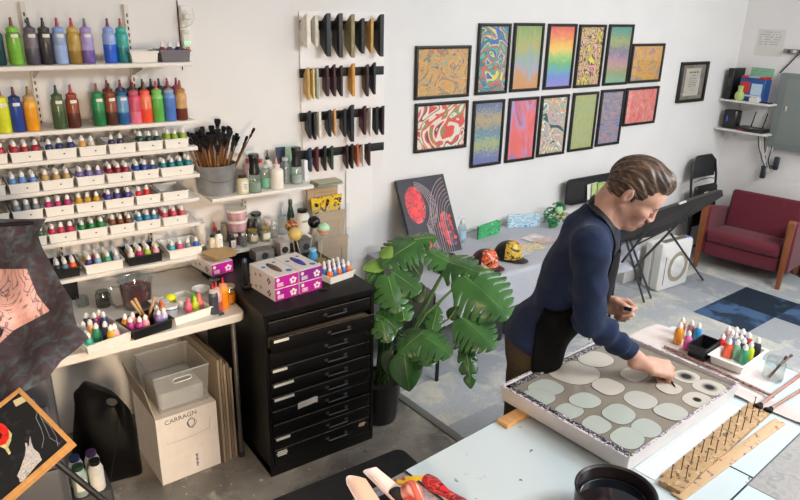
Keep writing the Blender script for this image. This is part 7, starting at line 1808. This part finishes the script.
# tumbler behind the plant
x = sx(383, 245, 3.25); t = thing('tumbler', 'white marbled tumbler with dark lid behind the plant', 'cup', (2.315, 3.32, TT)); 
b = MB(); b.lathe([(.028, 0), (.030, .004), (.038, .14)], 24); b.build('cup', marble(['#d8d4d4', '#e6e2e0', '#7a8a9a', '#d0ccd0', '#4a9a9a'], 12, 3, 1, 3), t); b = MB(); b.lathe([(.040, .138), (.040, .156), (.030, .164), (.001, .165)], 24); b.build('lid', M('#1c1c20', .35), t)
# wreath / artificial greenery and magazine rack at the far end
q = atZ(556, 217, TT); wr = thing('artificial_plant', 'bushy green tinsel plant with yellow balls at the end of the grey table', 'plant', (3.80, 3.36, TT))
b = MB(); rr = random.Random(2)
pts = []
for s_ in range(7):
    a0 = rr.uniform(0, 6); P = [Vector((.02*math.cos(a0), .02*math.sin(a0), .01))]
    for k in range(12):
        P.append(P[-1]+Vector((.018*math.cos(a0+k*.35*(-1)**s_), .010*math.sin(a0+k*.3), .022*math.cos(k*.16*(1+.2*s_)))))
    for i, p in enumerate(P):
        for _ in range(18):
            d = Vector((rr.uniform(-1, 1), rr.uniform(-1, 1), rr.uniform(-1, 1))).normalized(); u = d.orthogonal().normalized()*.004
            p = Vector((p.x, p.y, max(p.z, .014)))
            b.add([tuple(p+u), tuple(p-u), tuple(p+d*.020)], [(0, 1, 2)])
b.build('tinsel_leaves', M('#1f8a45', .5, noise=.4, nscale=60), wr, smooth=False)
for k, p in enumerate(((.035, -.05, .07), (-.03, -.05, .085), (.06, -.03, .10))):
    b = MB(); b.sphere(p, .014, 14, 10); b.build('yellow_ball', M('#d8b02a', .25, metal=.3), wr)
b = MB(); b.sphere((.02, -.02, .12), .030, 16, 10); b.build('pale_flower', M('#a8d8a0', .6, bump=.6, bscale=60), wr)
# black rack with prints
P = [atY(px, py, 3.40) for px, py in ((560, 185), (600, 180))]
rk = thing('display_rack', 'black tubular display rack holding prints behind the green plant', 'rack', (4.02, 3.36, 0))
zt = atY(575, 186, 3.36).z; xl = sx(559, 190, 3.36)-4.02; xr_ = sx(613, 178, 3.36)-4.02
BK = M('#1a1a1c', .4)
b = MB(); b.tube([(xl, 0, zt-.19), (xl, 0, zt-.03), (xl+.01, 0, zt-.008), (xl+.03, 0, zt), (xr_-.03, 0, zt), (xr_-.01, 0, zt-.008), (xr_, 0, zt-.03), (xr_, 0, zt-.19)], .010, 10, closed=True); rk.location = (4.02, 3.57-.02, 0) if False else (4.02, 3.36, 0); b.build('tube_frame', BK, rk)
rk.location = (4.27, 3.50, 0); 
zt2 = .0
pxc = max((xl+xr_)/2, -.07)
b = MB(); b.tube([(pxc, .0, .012), (pxc, .0, zt-.19)], .012, 10); b.build('post', BK, rk)
b = MB(); b.box((pxc, .0, .0125), (.13, .10, .012), ch=.003); b.build('foot_plate', BK, rk)
b = MB(); b.box(((xl+xr_)/2, .014, zt-.10), (xr_-xl-.02, .006, .17)); b.build('back_panel', M('#242426', .6), rk, smooth=False)
b = MB(); b.box(((xl+xr_)/2, -.02, zt-.19), (xr_-xl-.02, .06, .006)); b.build('ledge', BK, rk, smooth=False)
for k, (dx, c, w_) in enumerate(((-.05, ['#e6e4e0', '#dcd8d4', '#ece9e6'], .13), (.0, ['#a8c070', '#c8c888', '#b8c878', '#d8d8b8'], .16), (.05, ['#8fb86a', '#b8c870', '#a0c080'], .15))):
    b = MB(); b.box((0, 0, .065), (w_, .003, .13)); o = b.build('art_print', marble(c*2, 8, 2, 2, k), None, smooth=False, loc=(4.32+(xl+xr_)/2+dx, 3.50-.012-.012*k, zt-.186)); o.rotation_euler = (-.08, .06*(k-1), 0); tag(o, ['white backed print at the left of the black rack', 'green and cream print in the middle of the black rack', 'green print at the right of the black rack'][k], 'print', 'prints in the black rack')
# things stored under the wall table
for k, (x, y, w_, d_, h_, c, lab) in enumerate(((2.95, 3.25, .30, .28, .20, '#2c2b2e', 'dark storage box under the wall table, left one'), (3.30, 3.22, .26, .3, .14, '#8a8480', 'low grey brown box under the wall table behind the man'), (2.62, 3.3, .22, .22, .30, '#6c6a6c', 'grey crate in the shade under the wall table'))):
    t = thing('storage_box', lab, 'box', (x, y, .0065)); b = MB(); b.box((0, 0, h_/2), (w_, d_, h_), ch=.006); b.build('bin', M(c, .6, noise=.15, nscale=20), t); b = MB(); b.box((0, 0, h_+.008), (w_+.012, d_+.012, .016), ch=.004); b.build('lid', M(c, .5), t)

# ---------------- folded tables and chair near the corner ----------------
ft = thing('folding_table', 'black folding table tipped on its crossed legs behind the air purifier', 'table', (4.62, 2.95, .0065))
def loc(p): return Vector(p)-ft.location
T1_, T2_ = atD(610, 229, 4.75), atD(723.5, 189, 5.15)
T1_ = atD(604, 232, 4.75)
B1_, B2_ = atD(604, 250, 4.62), atD(724, 199, 5.08)
# table leaf seen edge-on, tilted away: thick board through the four points
x_ = (T2_-T1_).normalized(); y_ = (B1_-T1_); y_ = (y_-x_*y_.dot(x_)).normalized(); n_ = x_.cross(y_)
L_ = (T2_-T1_).length; Hh = .105
lb_ = [atD(*p) for p in ((604, 229, 4.78), (722.5, 190, 5.20), (723.5, 196, 5.12), (690, 217, 4.88), (655, 236, 4.72), (604, 246, 4.62))]
b = MB(); n = len(lb_); off = Vector((.02, .06, -.01)); vs = [tuple(loc(p)) for p in lb_]+[tuple(loc(p)+off) for p in lb_]
b.add(vs, [tuple(range(n)), tuple(reversed(range(n, 2*n)))]+[(i, n+i, n+(i+1) % n, (i+1) % n) for i in range(n)]); b.build('table_leaf', M('#141416', .45, bump=.1, bscale=300), ft, smooth=False, bevel=.004)
b = MB(); c = loc(atD(682.5, 202.5, 4.92)); b.box((0, 0, 0), (.075, .012, .018), T=frame_mat(c, x_, n_, y_), ch=.004); b.build('carry_handle', M('#c8c8c8', .4), ft)
LG_ = M('#151517', .35, metal=.3)
def fl(px, py): return Vector(atZ(px, py, .0075))
legs = [((660, 235, 4.72), (703, 280)), ((622, 243, 4.62), (655, 299)), ((700, 208, 5.05), (672, 252)), ((655, 222, 4.85), (612, 270))]
for (a, f) in (((664, 224, 4.85), (703, 280)), ((626, 240, 4.62), (644, 302)), ((630, 240, 4.62), (651, 298)), ((696, 205, 4.95), (634, 268)), ((654, 222, 4.75), (622, 262))):
    b = MB(); A_ = atD(*a); F__ = fl(*f)
    if f in ((634, 268), (622, 262)): F__ = atD(f[0], f[1], 4.45 if f[0] == 622 else 4.6)
    b.cyl(loc(A_), loc(F__), .0085, .0085, 10); b.build('leg', LG_, ft)
b = MB(); b.cyl(loc(atD(638, 244, 4.7)), loc(atD(682, 222, 4.95)), .006, .006, 8); b.build('brace', LG_, ft)
# white cupboard panel behind the table legs
wp = thing('white_cabinet', 'low white cabinet against the wall behind the folding table', 'cabinet', (5.05, 3.44, .0065))
b = MB(); b.box((0, 0, .22), (.62, .22, .44), ch=.004); b.build('body', M('#d2cec8', .6), wp); b = MB(); b.box((0, 0, .447), (.64, .24, .014), ch=.003); b.build('top', M('#dedad5', .5), wp)
# folding chair folded against the wall
fc = thing('folding_chair', 'black folding chair leaning closed in the room corner', 'chair', (5.93, 3.46, .0065))
zt_ = 1.00; BKM = M('#131315', .3, .5, coat=.2)
def bar(pts, r=.012): b = MB(); b.tube(pts, r, 10); return b
hw_ = .20
bar([(-hw_-.01, -.10, 0), (-hw_, .0, .80), (-hw_+.02, .02, .93), (-hw_+.09, .03, .985), (hw_-.09, .03, .985), (hw_-.02, .02, .93), (hw_, .0, .80), (hw_+.01, -.10, 0)]).build('back_frame', BKM, fc)
b = MB(); b.grid(lambda u, v: ((hw_-.012)*(2*u-1)*(1-.35*max(0, v-.6)/.4*abs(2*u-1)), .012+.018*math.sin(PI*u), .78+.20*v), 14, 8, .008); b.build('backrest', M('#1b1b1d', .4), fc)
b = MB(); b.box((0, -.035, .52), (.34, .035, .40), ch=.015); b.build('seat', M('#161618', .4), fc)
b = MB(); b.box((0, -.0545, .62), (.07, .002, .07)); b.build('care_label', M('#d8d4ce', .6), fc, smooth=False)
bar([(-.165, -.06, .0), (-.165, -.045, .70)]).build('leg', BKM, fc); bar([(.165, -.06, .0), (.165, -.045, .70)]).build('leg', BKM, fc); bar([(-.165, -.058, .12), (.165, -.058, .12)], .009).build('crossbar', BKM, fc)
b = MB(); b.tube([(-.17, -.012, .755), (-.08, -.02, .775), (.08, -.02, .775), (.17, -.012, .755)], .006, 8); b.build('chrome_strip', M('#c8c8c8', .2, metal=1), fc)
# ---------------- right wall ----------------
XW = XR
def yz(px, py, x=XW): q = atX(px, py, x); return q.y, q.z
def wbox(b, px0, py0, px1, py1, x, th): # quad on a plane facing -X
    y0, z0 = yz(px0, py0, x); y1, z1 = yz(px1, py1, x); b.box((x+th/2, (y0+y1)/2, (z0+z1)/2), (th, abs(y1-y0), abs(z0-z1)))
for (pl, pr, z, lab) in (((716, 98), (770, 104.5), None, 'small white shelf with blue box in the room corner, upper one'), ((710, 127), (765, 134), None, 'small white shelf with router in the room corner, lower one')):
    a = atX(*pl, 6.15); c = atX(*pr, 6.15); y1 = min(a.y, D-.006); y0 = c.y
    t = thing('corner_shelf', lab, 'shelf', (XR, (y0+y1)/2, (a.z+c.z)/2), 0, 'corner shelves'); b = MB(); b.box((-.105, 0, -.009), (.205, y1-y0, .018), ch=.003); b.build('board', M('#dcd8d2', .5), t)
    for yy in (-.14, .14): b = MB(); b.box((-.06, yy, -.025), (.10, .004, .014)); b.box((-.004, yy, -.05), (.006, .016, .08)); b.build('bracket', M('#cfcbc4', .5), t, smooth=False)
zU = (atX(716, 98, 6.15).z+atX(770, 104.5, 6.15).z)/2+.0005; zL = (atX(710, 127, 6.15).z+atX(765, 134, 6.15).z)/2+.0005
def xyZ(px, py, z): return atZ(px, py, z)
q = atX(727, 97, 6.24); t = thing('binder', 'tall black binder standing on the upper corner shelf', 'binder', (6.235, 3.50, zU)); b = MB(); b.box((0, 0, .14), (.19, .055, .28), ch=.003); b.build('cover', BLACK, t); b = MB(); b.box((-.096, 0, .16), (.001, .03, .08)); b.build('spine_label', M('#3a3a3c', .5), t, smooth=False)
t = thing('plastic_case', 'blue and white product box with red handles on the upper corner shelf', 'box', (6.25, 3.315, zU)); b = MB(); b.box((0, 0, .10), (.11, .235, .20), ch=.004); b.build('carton', M('#24508f', .4), t)
b = MB(); b.box((-.0565, .06, .12), (.002, .09, .10)); b.build('red_patch', M('#c83a3a', .4), t, smooth=False); b = MB(); b.box((-.0565, -.05, .11), (.002, .10, .10)); b.box((-.0580, -.03, .05), (.002, .15, .014)); b.build('white_print', M('#b8cfe0', .4), t, smooth=False)
for s_ in (-1, 1): b = MB(); b.box((0, s_*.085, .211), (.10, .055, .022), ch=.004); b.build('red_clasp', M('#c4283a', .4), t)
b = MB(); b.box((0, 0, .213), (.08, .11, .018), ch=.004); b.build('clear_lid', M('#a8b4c8', .3), t)
t = thing('marbled_vase', 'small yellow green marbled vase on the upper corner shelf', 'vase', (6.175, 3.40, zU)); b = MB(); b.lathe([(.03, 0), (.042, .03), (.040, .06), (.022, .085), (.026, .13), (.024, .132)], 24); b.build('body', marble(['#a8c85a', '#d8d86a', '#6aa87a', '#e0dc8a', '#5a8a6a'], 30, 3, 1, 4), t)
t = thing('white_adapter', 'white plug adapter on the upper corner shelf', 'adapter', (6.18, 3.25, zU)); b = MB(); b.box((0, 0, .02), (.06, .09, .04), ch=.006); b.build('body', M('#e0deda', .4), t); b = MB(); b.box((0, 0, .047), (.05, .06, .012), ch=.004); b.build('top', M('#d4d2ce', .4), t)
t = thing('phone', 'dark flat phone lying on the upper corner shelf', 'phone', (6.19, 3.15, zU)); b = MB(); b.box((0, 0, .005), (.06, .10, .009), ch=.002); b.build('body', M('#1c1c22', .3), t); b = MB(); b.box((0, 0, .0098), (.052, .088, .0008)); b.build('screen', M('#0a0a10', .1), t, smooth=False)
# modem and router
t = thing('modem', 'black upright modem box on the lower corner shelf', 'modem', (6.23, 3.46, zL)); b = MB(); b.box((0, 0, .085), (.10, .13, .17), ch=.01); b.build('case', M('#141417', .35), t); b = MB(); b.box((-.051, .02, .09), (.002, .006, .05)); b.build('blue_light', M('#3a5ad8', .3, emit=.6), t, smooth=False)
t = thing('router', 'flat black router with three antennas on the lower corner shelf', 'router', (6.245, 3.245, zL)); b = MB(); b.prism([(-.09, -.13), (.07, -.14), (.08, .14), (-.06, .15), (-.10, .02)], .030, T=TR((0, 0, .002))); b.build('case', M('#17161a', .4), t, bevel=.006); b = MB(); b.box((-.086, .05, .012), (.012, .10, .008)); b.build('red_trim', M('#a8283a', .4), t, smooth=False)
b = MB(); b.box((-.05, .0, .033), (.02, .03, .002)); b.build('pale_sticker', M('#d8d8d8', .5), t, smooth=False)
for yy in (.06, -.05, -.115): b = MB(); b.tube([(.06, yy, .03), (.062, yy-.008, .08), (.063, yy-.02, .17)], .006, 8, rad=[.007, .006, .005]); b.build('antenna', M('#121214', .4), t)
# electrical panel
y0, z0 = yz(781, 74, 6.27); y1, z1 = yz(765, 147, 6.27)
ep = thing('electrical_panel', 'grey metal electrical panel cut by the right image edge', 'panel', (XR, y0, 0)); pt_ = z0+.01; pb_ = atX(766, 147, 6.27).z; PWd = .62
b = MB(); b.box((-.04, -PWd/2, (pt_+pb_)/2), (.078, PWd, pt_-pb_), ch=.003); b.build('housing', M('#7c8481', .45, metal=.2), ep)
b = MB(); b.box((-.0815, -PWd/2, (pt_+pb_)/2), (.004, PWd-.14, pt_-pb_-.10), ch=.001); dr_ = b.build('door', M('#828a87', .45, metal=.2), ep)
b = MB(); b.box((-.087, -PWd/2+.20, (pt_+pb_)/2+.03), (.008, .014, .045), ch=.003); b.build('latch', M('#c8c0a8', .35, metal=.6), dr_)
# conduit strip at the upper right
y0, z0 = yz(786, 51, 6.32); t = thing('outlet_strip', 'short metal outlet strip high on the right wall', 'power strip', (XR, y0-.11, z0)); b = MB(); b.box((-.02, 0, 0), (.038, .26, .038), ch=.003); b.build('housing', M('#8f8c86', .4, metal=.5), t)
for k in range(4): b = MB(); b.box((-.040, .08-.05*k, 0), (.003, .03, .022)); b.build('socket', M('#3a3836' if k % 2 == 0 else '#dcd8d0', .5), t, smooth=False)
b = MB(); b.tube([Vector((-.03, .0, -.02)), Vector((-.02, .06, -.10)), Vector((-.015, .13, -.19))], .006, 8); b.build('cord', M('#1a1a1c', .5), t)
def sheet_on(lab, p0, p1, c, lines=0, shear=0):
    y0, z0 = yz(*p0, XR-.002); y1, z1 = yz(*p1, XR-.002); t = thing('paper_notice', lab, 'notice', (XR-.0012, (y0+y1)/2, (z0+z1)/2)); b = MB(); b.box((0, 0, 0), (.0016, abs(y1-y0), abs(z0-z1))); b.build('sheet', M(c, .6), t, smooth=False)
    if lines:
        W__ = abs(y1-y0); H__ = abs(z0-z1); b = MB(); q = random.Random(lines)
        for i in range(lines):
            for k in range(12):
                if q.random() < .75: b.box((-.0012, W__*(.38-.065*k), H__*(.40-.55*i/lines)), (.0006, W__*.04, .006))
        b.build('print_lines', M('#8a8890', .7), t, smooth=False)
    return t
sheet_on('white notice with faint lines of print high on the right wall', (759, 29), (781, 57), '#dbd6d0', 6)
sheet_on('pale green card taped above the upper corner shelf', (752, 67), (773, 78), '#8fc8a0', 2)
sheet_on('white printed page behind the blue box on the upper corner shelf', (755, 77), (769, 98), '#dcd8d6', 7)
# cables hanging under the lower shelf
cbk = thing('cable_bundle', 'bundle of white and black cables hanging below the corner shelf', 'cables', (6.30, 3.13, 0))
rr = random.Random(19)
for k in range(8):
    y = .05-.02*k; b = MB(); zz = zL-.025
    b.tube([(.0+.01*(k % 3), y+.04, zz), (-.03, y+.01*math.sin(k), zz-.10), (-.02+.01*(k % 2), y*.4-.02+.02*math.sin(k*2), zz-.22), (.0, y*.3-.06, zz-.30-.02*(k % 3)), (.01, y*.2-.10, zz-.26)], .0045, 6); b.build('cable', M('#d8d6d2' if k % 3 else '#1c1c20', .5), cbk)
for k in range(2): b = MB(); b.box((-.005, -.03-.10*k, zL-.36+.10*k), (.035, .045, .12), ch=.008); b.build('power_brick', M('#2a2d34', .4), cbk)
# bag / box at the right edge on the floor beside the armchair
t = thing('floor_case', 'dark case on the floor at the right image edge beside the armchair', 'case', (*atZ(803, 278, .0065)[:2], .0065)); b = MB(); b.box((.06, -.06, .09), (.16, .2, .18), ch=.015); b.build('case_body', M('#2a2a2c', .5), t); b = MB(); b.tube([(-.0, -.06, .18), (.02, -.06, .215), (.10, -.06, .215), (.12, -.06, .18)], .006, 8); b.build('handle', BLACK, t)

# ---------------- monstera ----------------
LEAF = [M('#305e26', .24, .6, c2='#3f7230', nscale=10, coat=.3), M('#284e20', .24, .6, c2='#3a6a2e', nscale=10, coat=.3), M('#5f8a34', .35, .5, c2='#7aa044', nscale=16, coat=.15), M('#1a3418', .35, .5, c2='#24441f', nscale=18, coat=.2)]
STEM = M('#4a7034', .5)
pc_ = Vector((1.835, 2.79, 0))
mon = thing('potted_monstera', 'leafy monstera plant in a black pot beside the drawer cabinet', 'potted plant', (pc_.x, pc_.y, .0))
b = MB(); b.lathe([(.095, .002), (.10, .006), (.128, .255), (.132, .262), (.126, .264), (.120, .25), (.10, .02)], 36); b.build('pot', M('#121214', .4), mon)
b = MB(); b.lathe([(.001, .235), (.119, .235)], 30, cap=False); b.build('soil', M('#2a211a', .95, bump=.8, bscale=60), mon)
def leaf(base, tip, nrm, wid, mt, lobes=6, droop=.18, cupv=.12, seed=0, curl=0.0):
    base = Vector(base); tip = Vector(tip); ax = tip-base; L = ax.length; ax.normalize(); nrm = Vector(nrm); nrm = (nrm-ax*nrm.dot(ax)).normalized(); sd = ax.cross(nrm)
    rl = random.Random(seed); b = MB()
    def W(s): return wid*L*.5*(math.sin(PI*min(1, max(0, s))**.62)**.75 if 0 < s < 1 else 0)
    def pt(s, x):  # s along the midrib, x signed lateral distance
        lat = x; z = -droop*L*(s**2)-cupv*abs(lat)**1.6/(L**.6)+.004*L*math.sin(s*14+abs(x)*14/L)
        return base+ax*(s*L)+sd*lat+nrm*z
    # veins sweep forward: lobe edge point is shifted towards the tip
    for sgn in (-1, 1):
        NL = lobes
        if lobes:
            for i in range(NL):
                s0, s1 = i/NL, (i+1)/NL
                gap0 = s0+.15/NL if i else s0-.10; gap1 = s1-.15/NL if i < NL-1 else s1
                nk = 5; nj = 8
                P = []
                for j in range(nj+1):
                    f = j/nj; row = []
                    for k in range(nk+1):
                        g = k/nk
                        # near the midrib the lobe spans s0..s1, at the edge it is rounded and shifted forward
                        ff = max(0, (f-.38)/.62); sa = s0*(1-ff)+gap0*ff; sb = s1*(1-ff)+gap1*ff
                        if i == 0: sa = -.13*math.sin(f*PI*.9)
                        s = sa+(sb-sa)*g
                        rw = W(.06+.92*(s0+(s1-s0)*g)) if i else W(.06+.92*s1*g) if g > .3 else W(.06+.92*s1*.3)
                        rnd = 1-.14*(abs(2*g-1)**3)*ff
                        x = rw*f*rnd; row.append(pt(min(1.0, s+.16*f*f*(1-s)), sgn*x))
                    P.append(row)
                vs = [tuple(p) for r in P for p in r]; fs = []
                for j in range(nj):
                    for k in range(nk):
                        q = (j*(nk+1)+k, j*(nk+1)+k+1, (j+1)*(nk+1)+k+1, (j+1)*(nk+1)+k); fs.append(q if sgn > 0 else tuple(reversed(q)))
                b.add(vs, fs)
        else:
            nj, nk = 6, 14; P = [[pt(k/nk-(.10*math.sin(j/nj*PI) if k == 0 else 0), sgn*W(.05+.95*k/nk)*j/nj) for k in range(nk+1)] for j in range(nj+1)]
            vs = [tuple(p) for r in P for p in r]; b.add(vs, [(lambda q: q if sgn > 0 else tuple(reversed(q)))((j*(nk+1)+k, j*(nk+1)+k+1, (j+1)*(nk+1)+k+1, (j+1)*(nk+1)+k)) for j in range(nj) for k in range(nk)])
    b.v = [tuple(Vector(v)-Vector((pc_.x, pc_.y, 0))) for v in b.v]
    # weld the strips so the blade is one smooth surface with slits
    key = {}; remap = []; nv = []
    for v in b.v:
        k_ = tuple(round(c_*4000) for c_ in v)
        if k_ not in key: key[k_] = len(nv); nv.append(v)
        remap.append(key[k_])
    nf = []; nm = []
    for f_, m_i in zip(b.f, b.mi):
        g_ = []
        for i_ in f_:
            if remap[i_] not in g_: g_.append(remap[i_])
        if len(g_) > 2: nf.append(tuple(g_)); nm.append(m_i)
    b.v, b.f, b.mi = nv, nf, nm
    o = b.build('leaf', mt, mon, angle=180)
    m_ = o.modifiers.new('t', 'SOLIDIFY'); m_.thickness = .0012
    v = MB(); v.tube([pt(s, 0)+nrm*.0016-Vector((pc_.x, pc_.y, 0)) for s in (0, .25, .5, .75, .97)], .002, 6, rad=[.0028, .0024, .002, .0014, .0006]); v.build('midrib', M('#7a9a4a', .4), o)
    return base
def stem(base, via=None, r=.005):
    P0 = Vector((pc_.x+random.uniform(-.04, .04), pc_.y+random.uniform(-.04, .04), .235)); P3 = Vector(base); mid = via if via else P0.lerp(P3, .5)+Vector((0, 0, .06))
    pts = []
    for k in range(9):
        t = k/8; p = P0*(1-t)**2+Vector(mid)*2*t*(1-t)+P3*t*t; pts.append(p-Vector((pc_.x, pc_.y, 0)))
    b = MB(); b.tube(pts, r, 8, rad=[r*1.2]*3+[r]*3+[r*.8]*3); b.build('stem', STEM, mon)
cm = Vector((0, 0, HC))
def LF(bp, tp, wid, m_, lobes, up=.75, droop=.18, dep=(3.6, 3.55), st=True, seed=0, cup=.5):
    B_ = atD(bp[0], bp[1], dep[0]); T_ = atD(tp[0], tp[1], dep[1])
    for P_ in (B_, T_):
        if P_.x < 1.72 and P_.z < .95: P_.x = 1.72
        P_.z = max(P_.z, .03)
    n = (cm-B_).normalized()*(1-up)+Vector((0, 0, 1))*up
    leaf(B_, T_, n, wid, LEAF[m_], lobes, droop, cup, seed)
    if st: stem(B_)
LF((417, 241), (381, 262), 1.05, 1, 6, .55, .12, (3.62, 3.50), seed=1)
LF((414, 240), (437, 236), 1.1, 0, 3, .6, .10, (3.62, 3.62), st=False, seed=2)
LF((449, 262), (422, 248), 1.15, 0, 4, .65, .05, (3.60, 3.62), seed=3)
LF((447, 262), (480, 270), 1.3, 1, 4, .55, .14, (3.60, 3.50), st=False, seed=4)
LF((464, 276), (512, 314), 1.15, 0, 7, .45, .14, (3.52, 3.40), seed=5)
LF((462, 318), (496, 345), 1.25, 0, 7, .55, .16, (3.46, 3.36), seed=6)
LF((420, 335), (452, 352), 1.2, 0, 5, .6, .18, (3.42, 3.34), seed=7)
LF((422, 333), (389, 354), 1.35, 1, 6, .6, .14, (3.42, 3.34), seed=8, st=False)
LF((424, 335), (428, 364), 1.5, 0, 5, .6, .16, (3.42, 3.32), seed=18, st=False)
LF((392, 272), (421, 290), 1.3, 1, 4, .5, .16, (3.50, 3.45), seed=9)
LF((388, 276), (398, 312), 1.1, 0, 5, .5, .12, (3.48, 3.40), seed=10)
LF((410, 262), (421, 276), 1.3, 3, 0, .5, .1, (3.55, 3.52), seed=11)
LF((384, 262), (362, 268), .8, 2, 0, .6, .1, (3.56, 3.52), seed=12)
LF((382, 258), (392, 246), 1.0, 2, 0, .5, .1, (3.55, 3.55), seed=13)
LF((378, 270), (354, 286), .9, 0, 3, .6, .1, (3.56, 3.46), seed=14)
LF((376, 322), (380, 345), 1.2, 1, 3, .45, .12, (3.44, 3.38), seed=15)
LF((404, 355), (409, 392), 1.0, 1, 0, .4, .12, (3.38, 3.34), seed=16)
LF((466, 346), (471, 388), .5, 1, 3, .4, .10, (3.44, 3.36), seed=17)
LF((386, 352), (376, 372), 1.0, 1, 0, .5, .1, (3.44, 3.42), seed=19)
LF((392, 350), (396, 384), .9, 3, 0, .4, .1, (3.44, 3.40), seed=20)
LF((404, 320), (400, 296), 1.0, 0, 3, .4, .05, (3.48, 3.52), seed=21)
LF((398, 330), (376, 312), 1.2, 1, 4, .5, .1, (3.46, 3.46), seed=22)
LF((432, 330), (438, 306), .8, 0, 3, .5, .05, (3.46, 3.5), seed=23)
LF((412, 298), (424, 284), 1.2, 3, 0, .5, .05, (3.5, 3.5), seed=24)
LF((380, 300), (372, 284), 1.1, 1, 3, .5, .05, (3.52, 3.52), seed=25)
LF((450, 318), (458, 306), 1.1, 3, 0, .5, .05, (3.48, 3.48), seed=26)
b = MB(); k0 = Vector((pc_.x, pc_.y, 0))
for a, c in (((465, 278, 3.52), (425, 315, 3.5)), ((425, 315, 3.5), (404, 348, 3.5)), ((449, 262, 3.6), (414, 330, 3.5))):
    b = MB(); b.cyl(Vector(atD(*a))-k0, Vector(atD(*c))-k0, .006, .0075, 8); b.build('stem', STEM, mon)
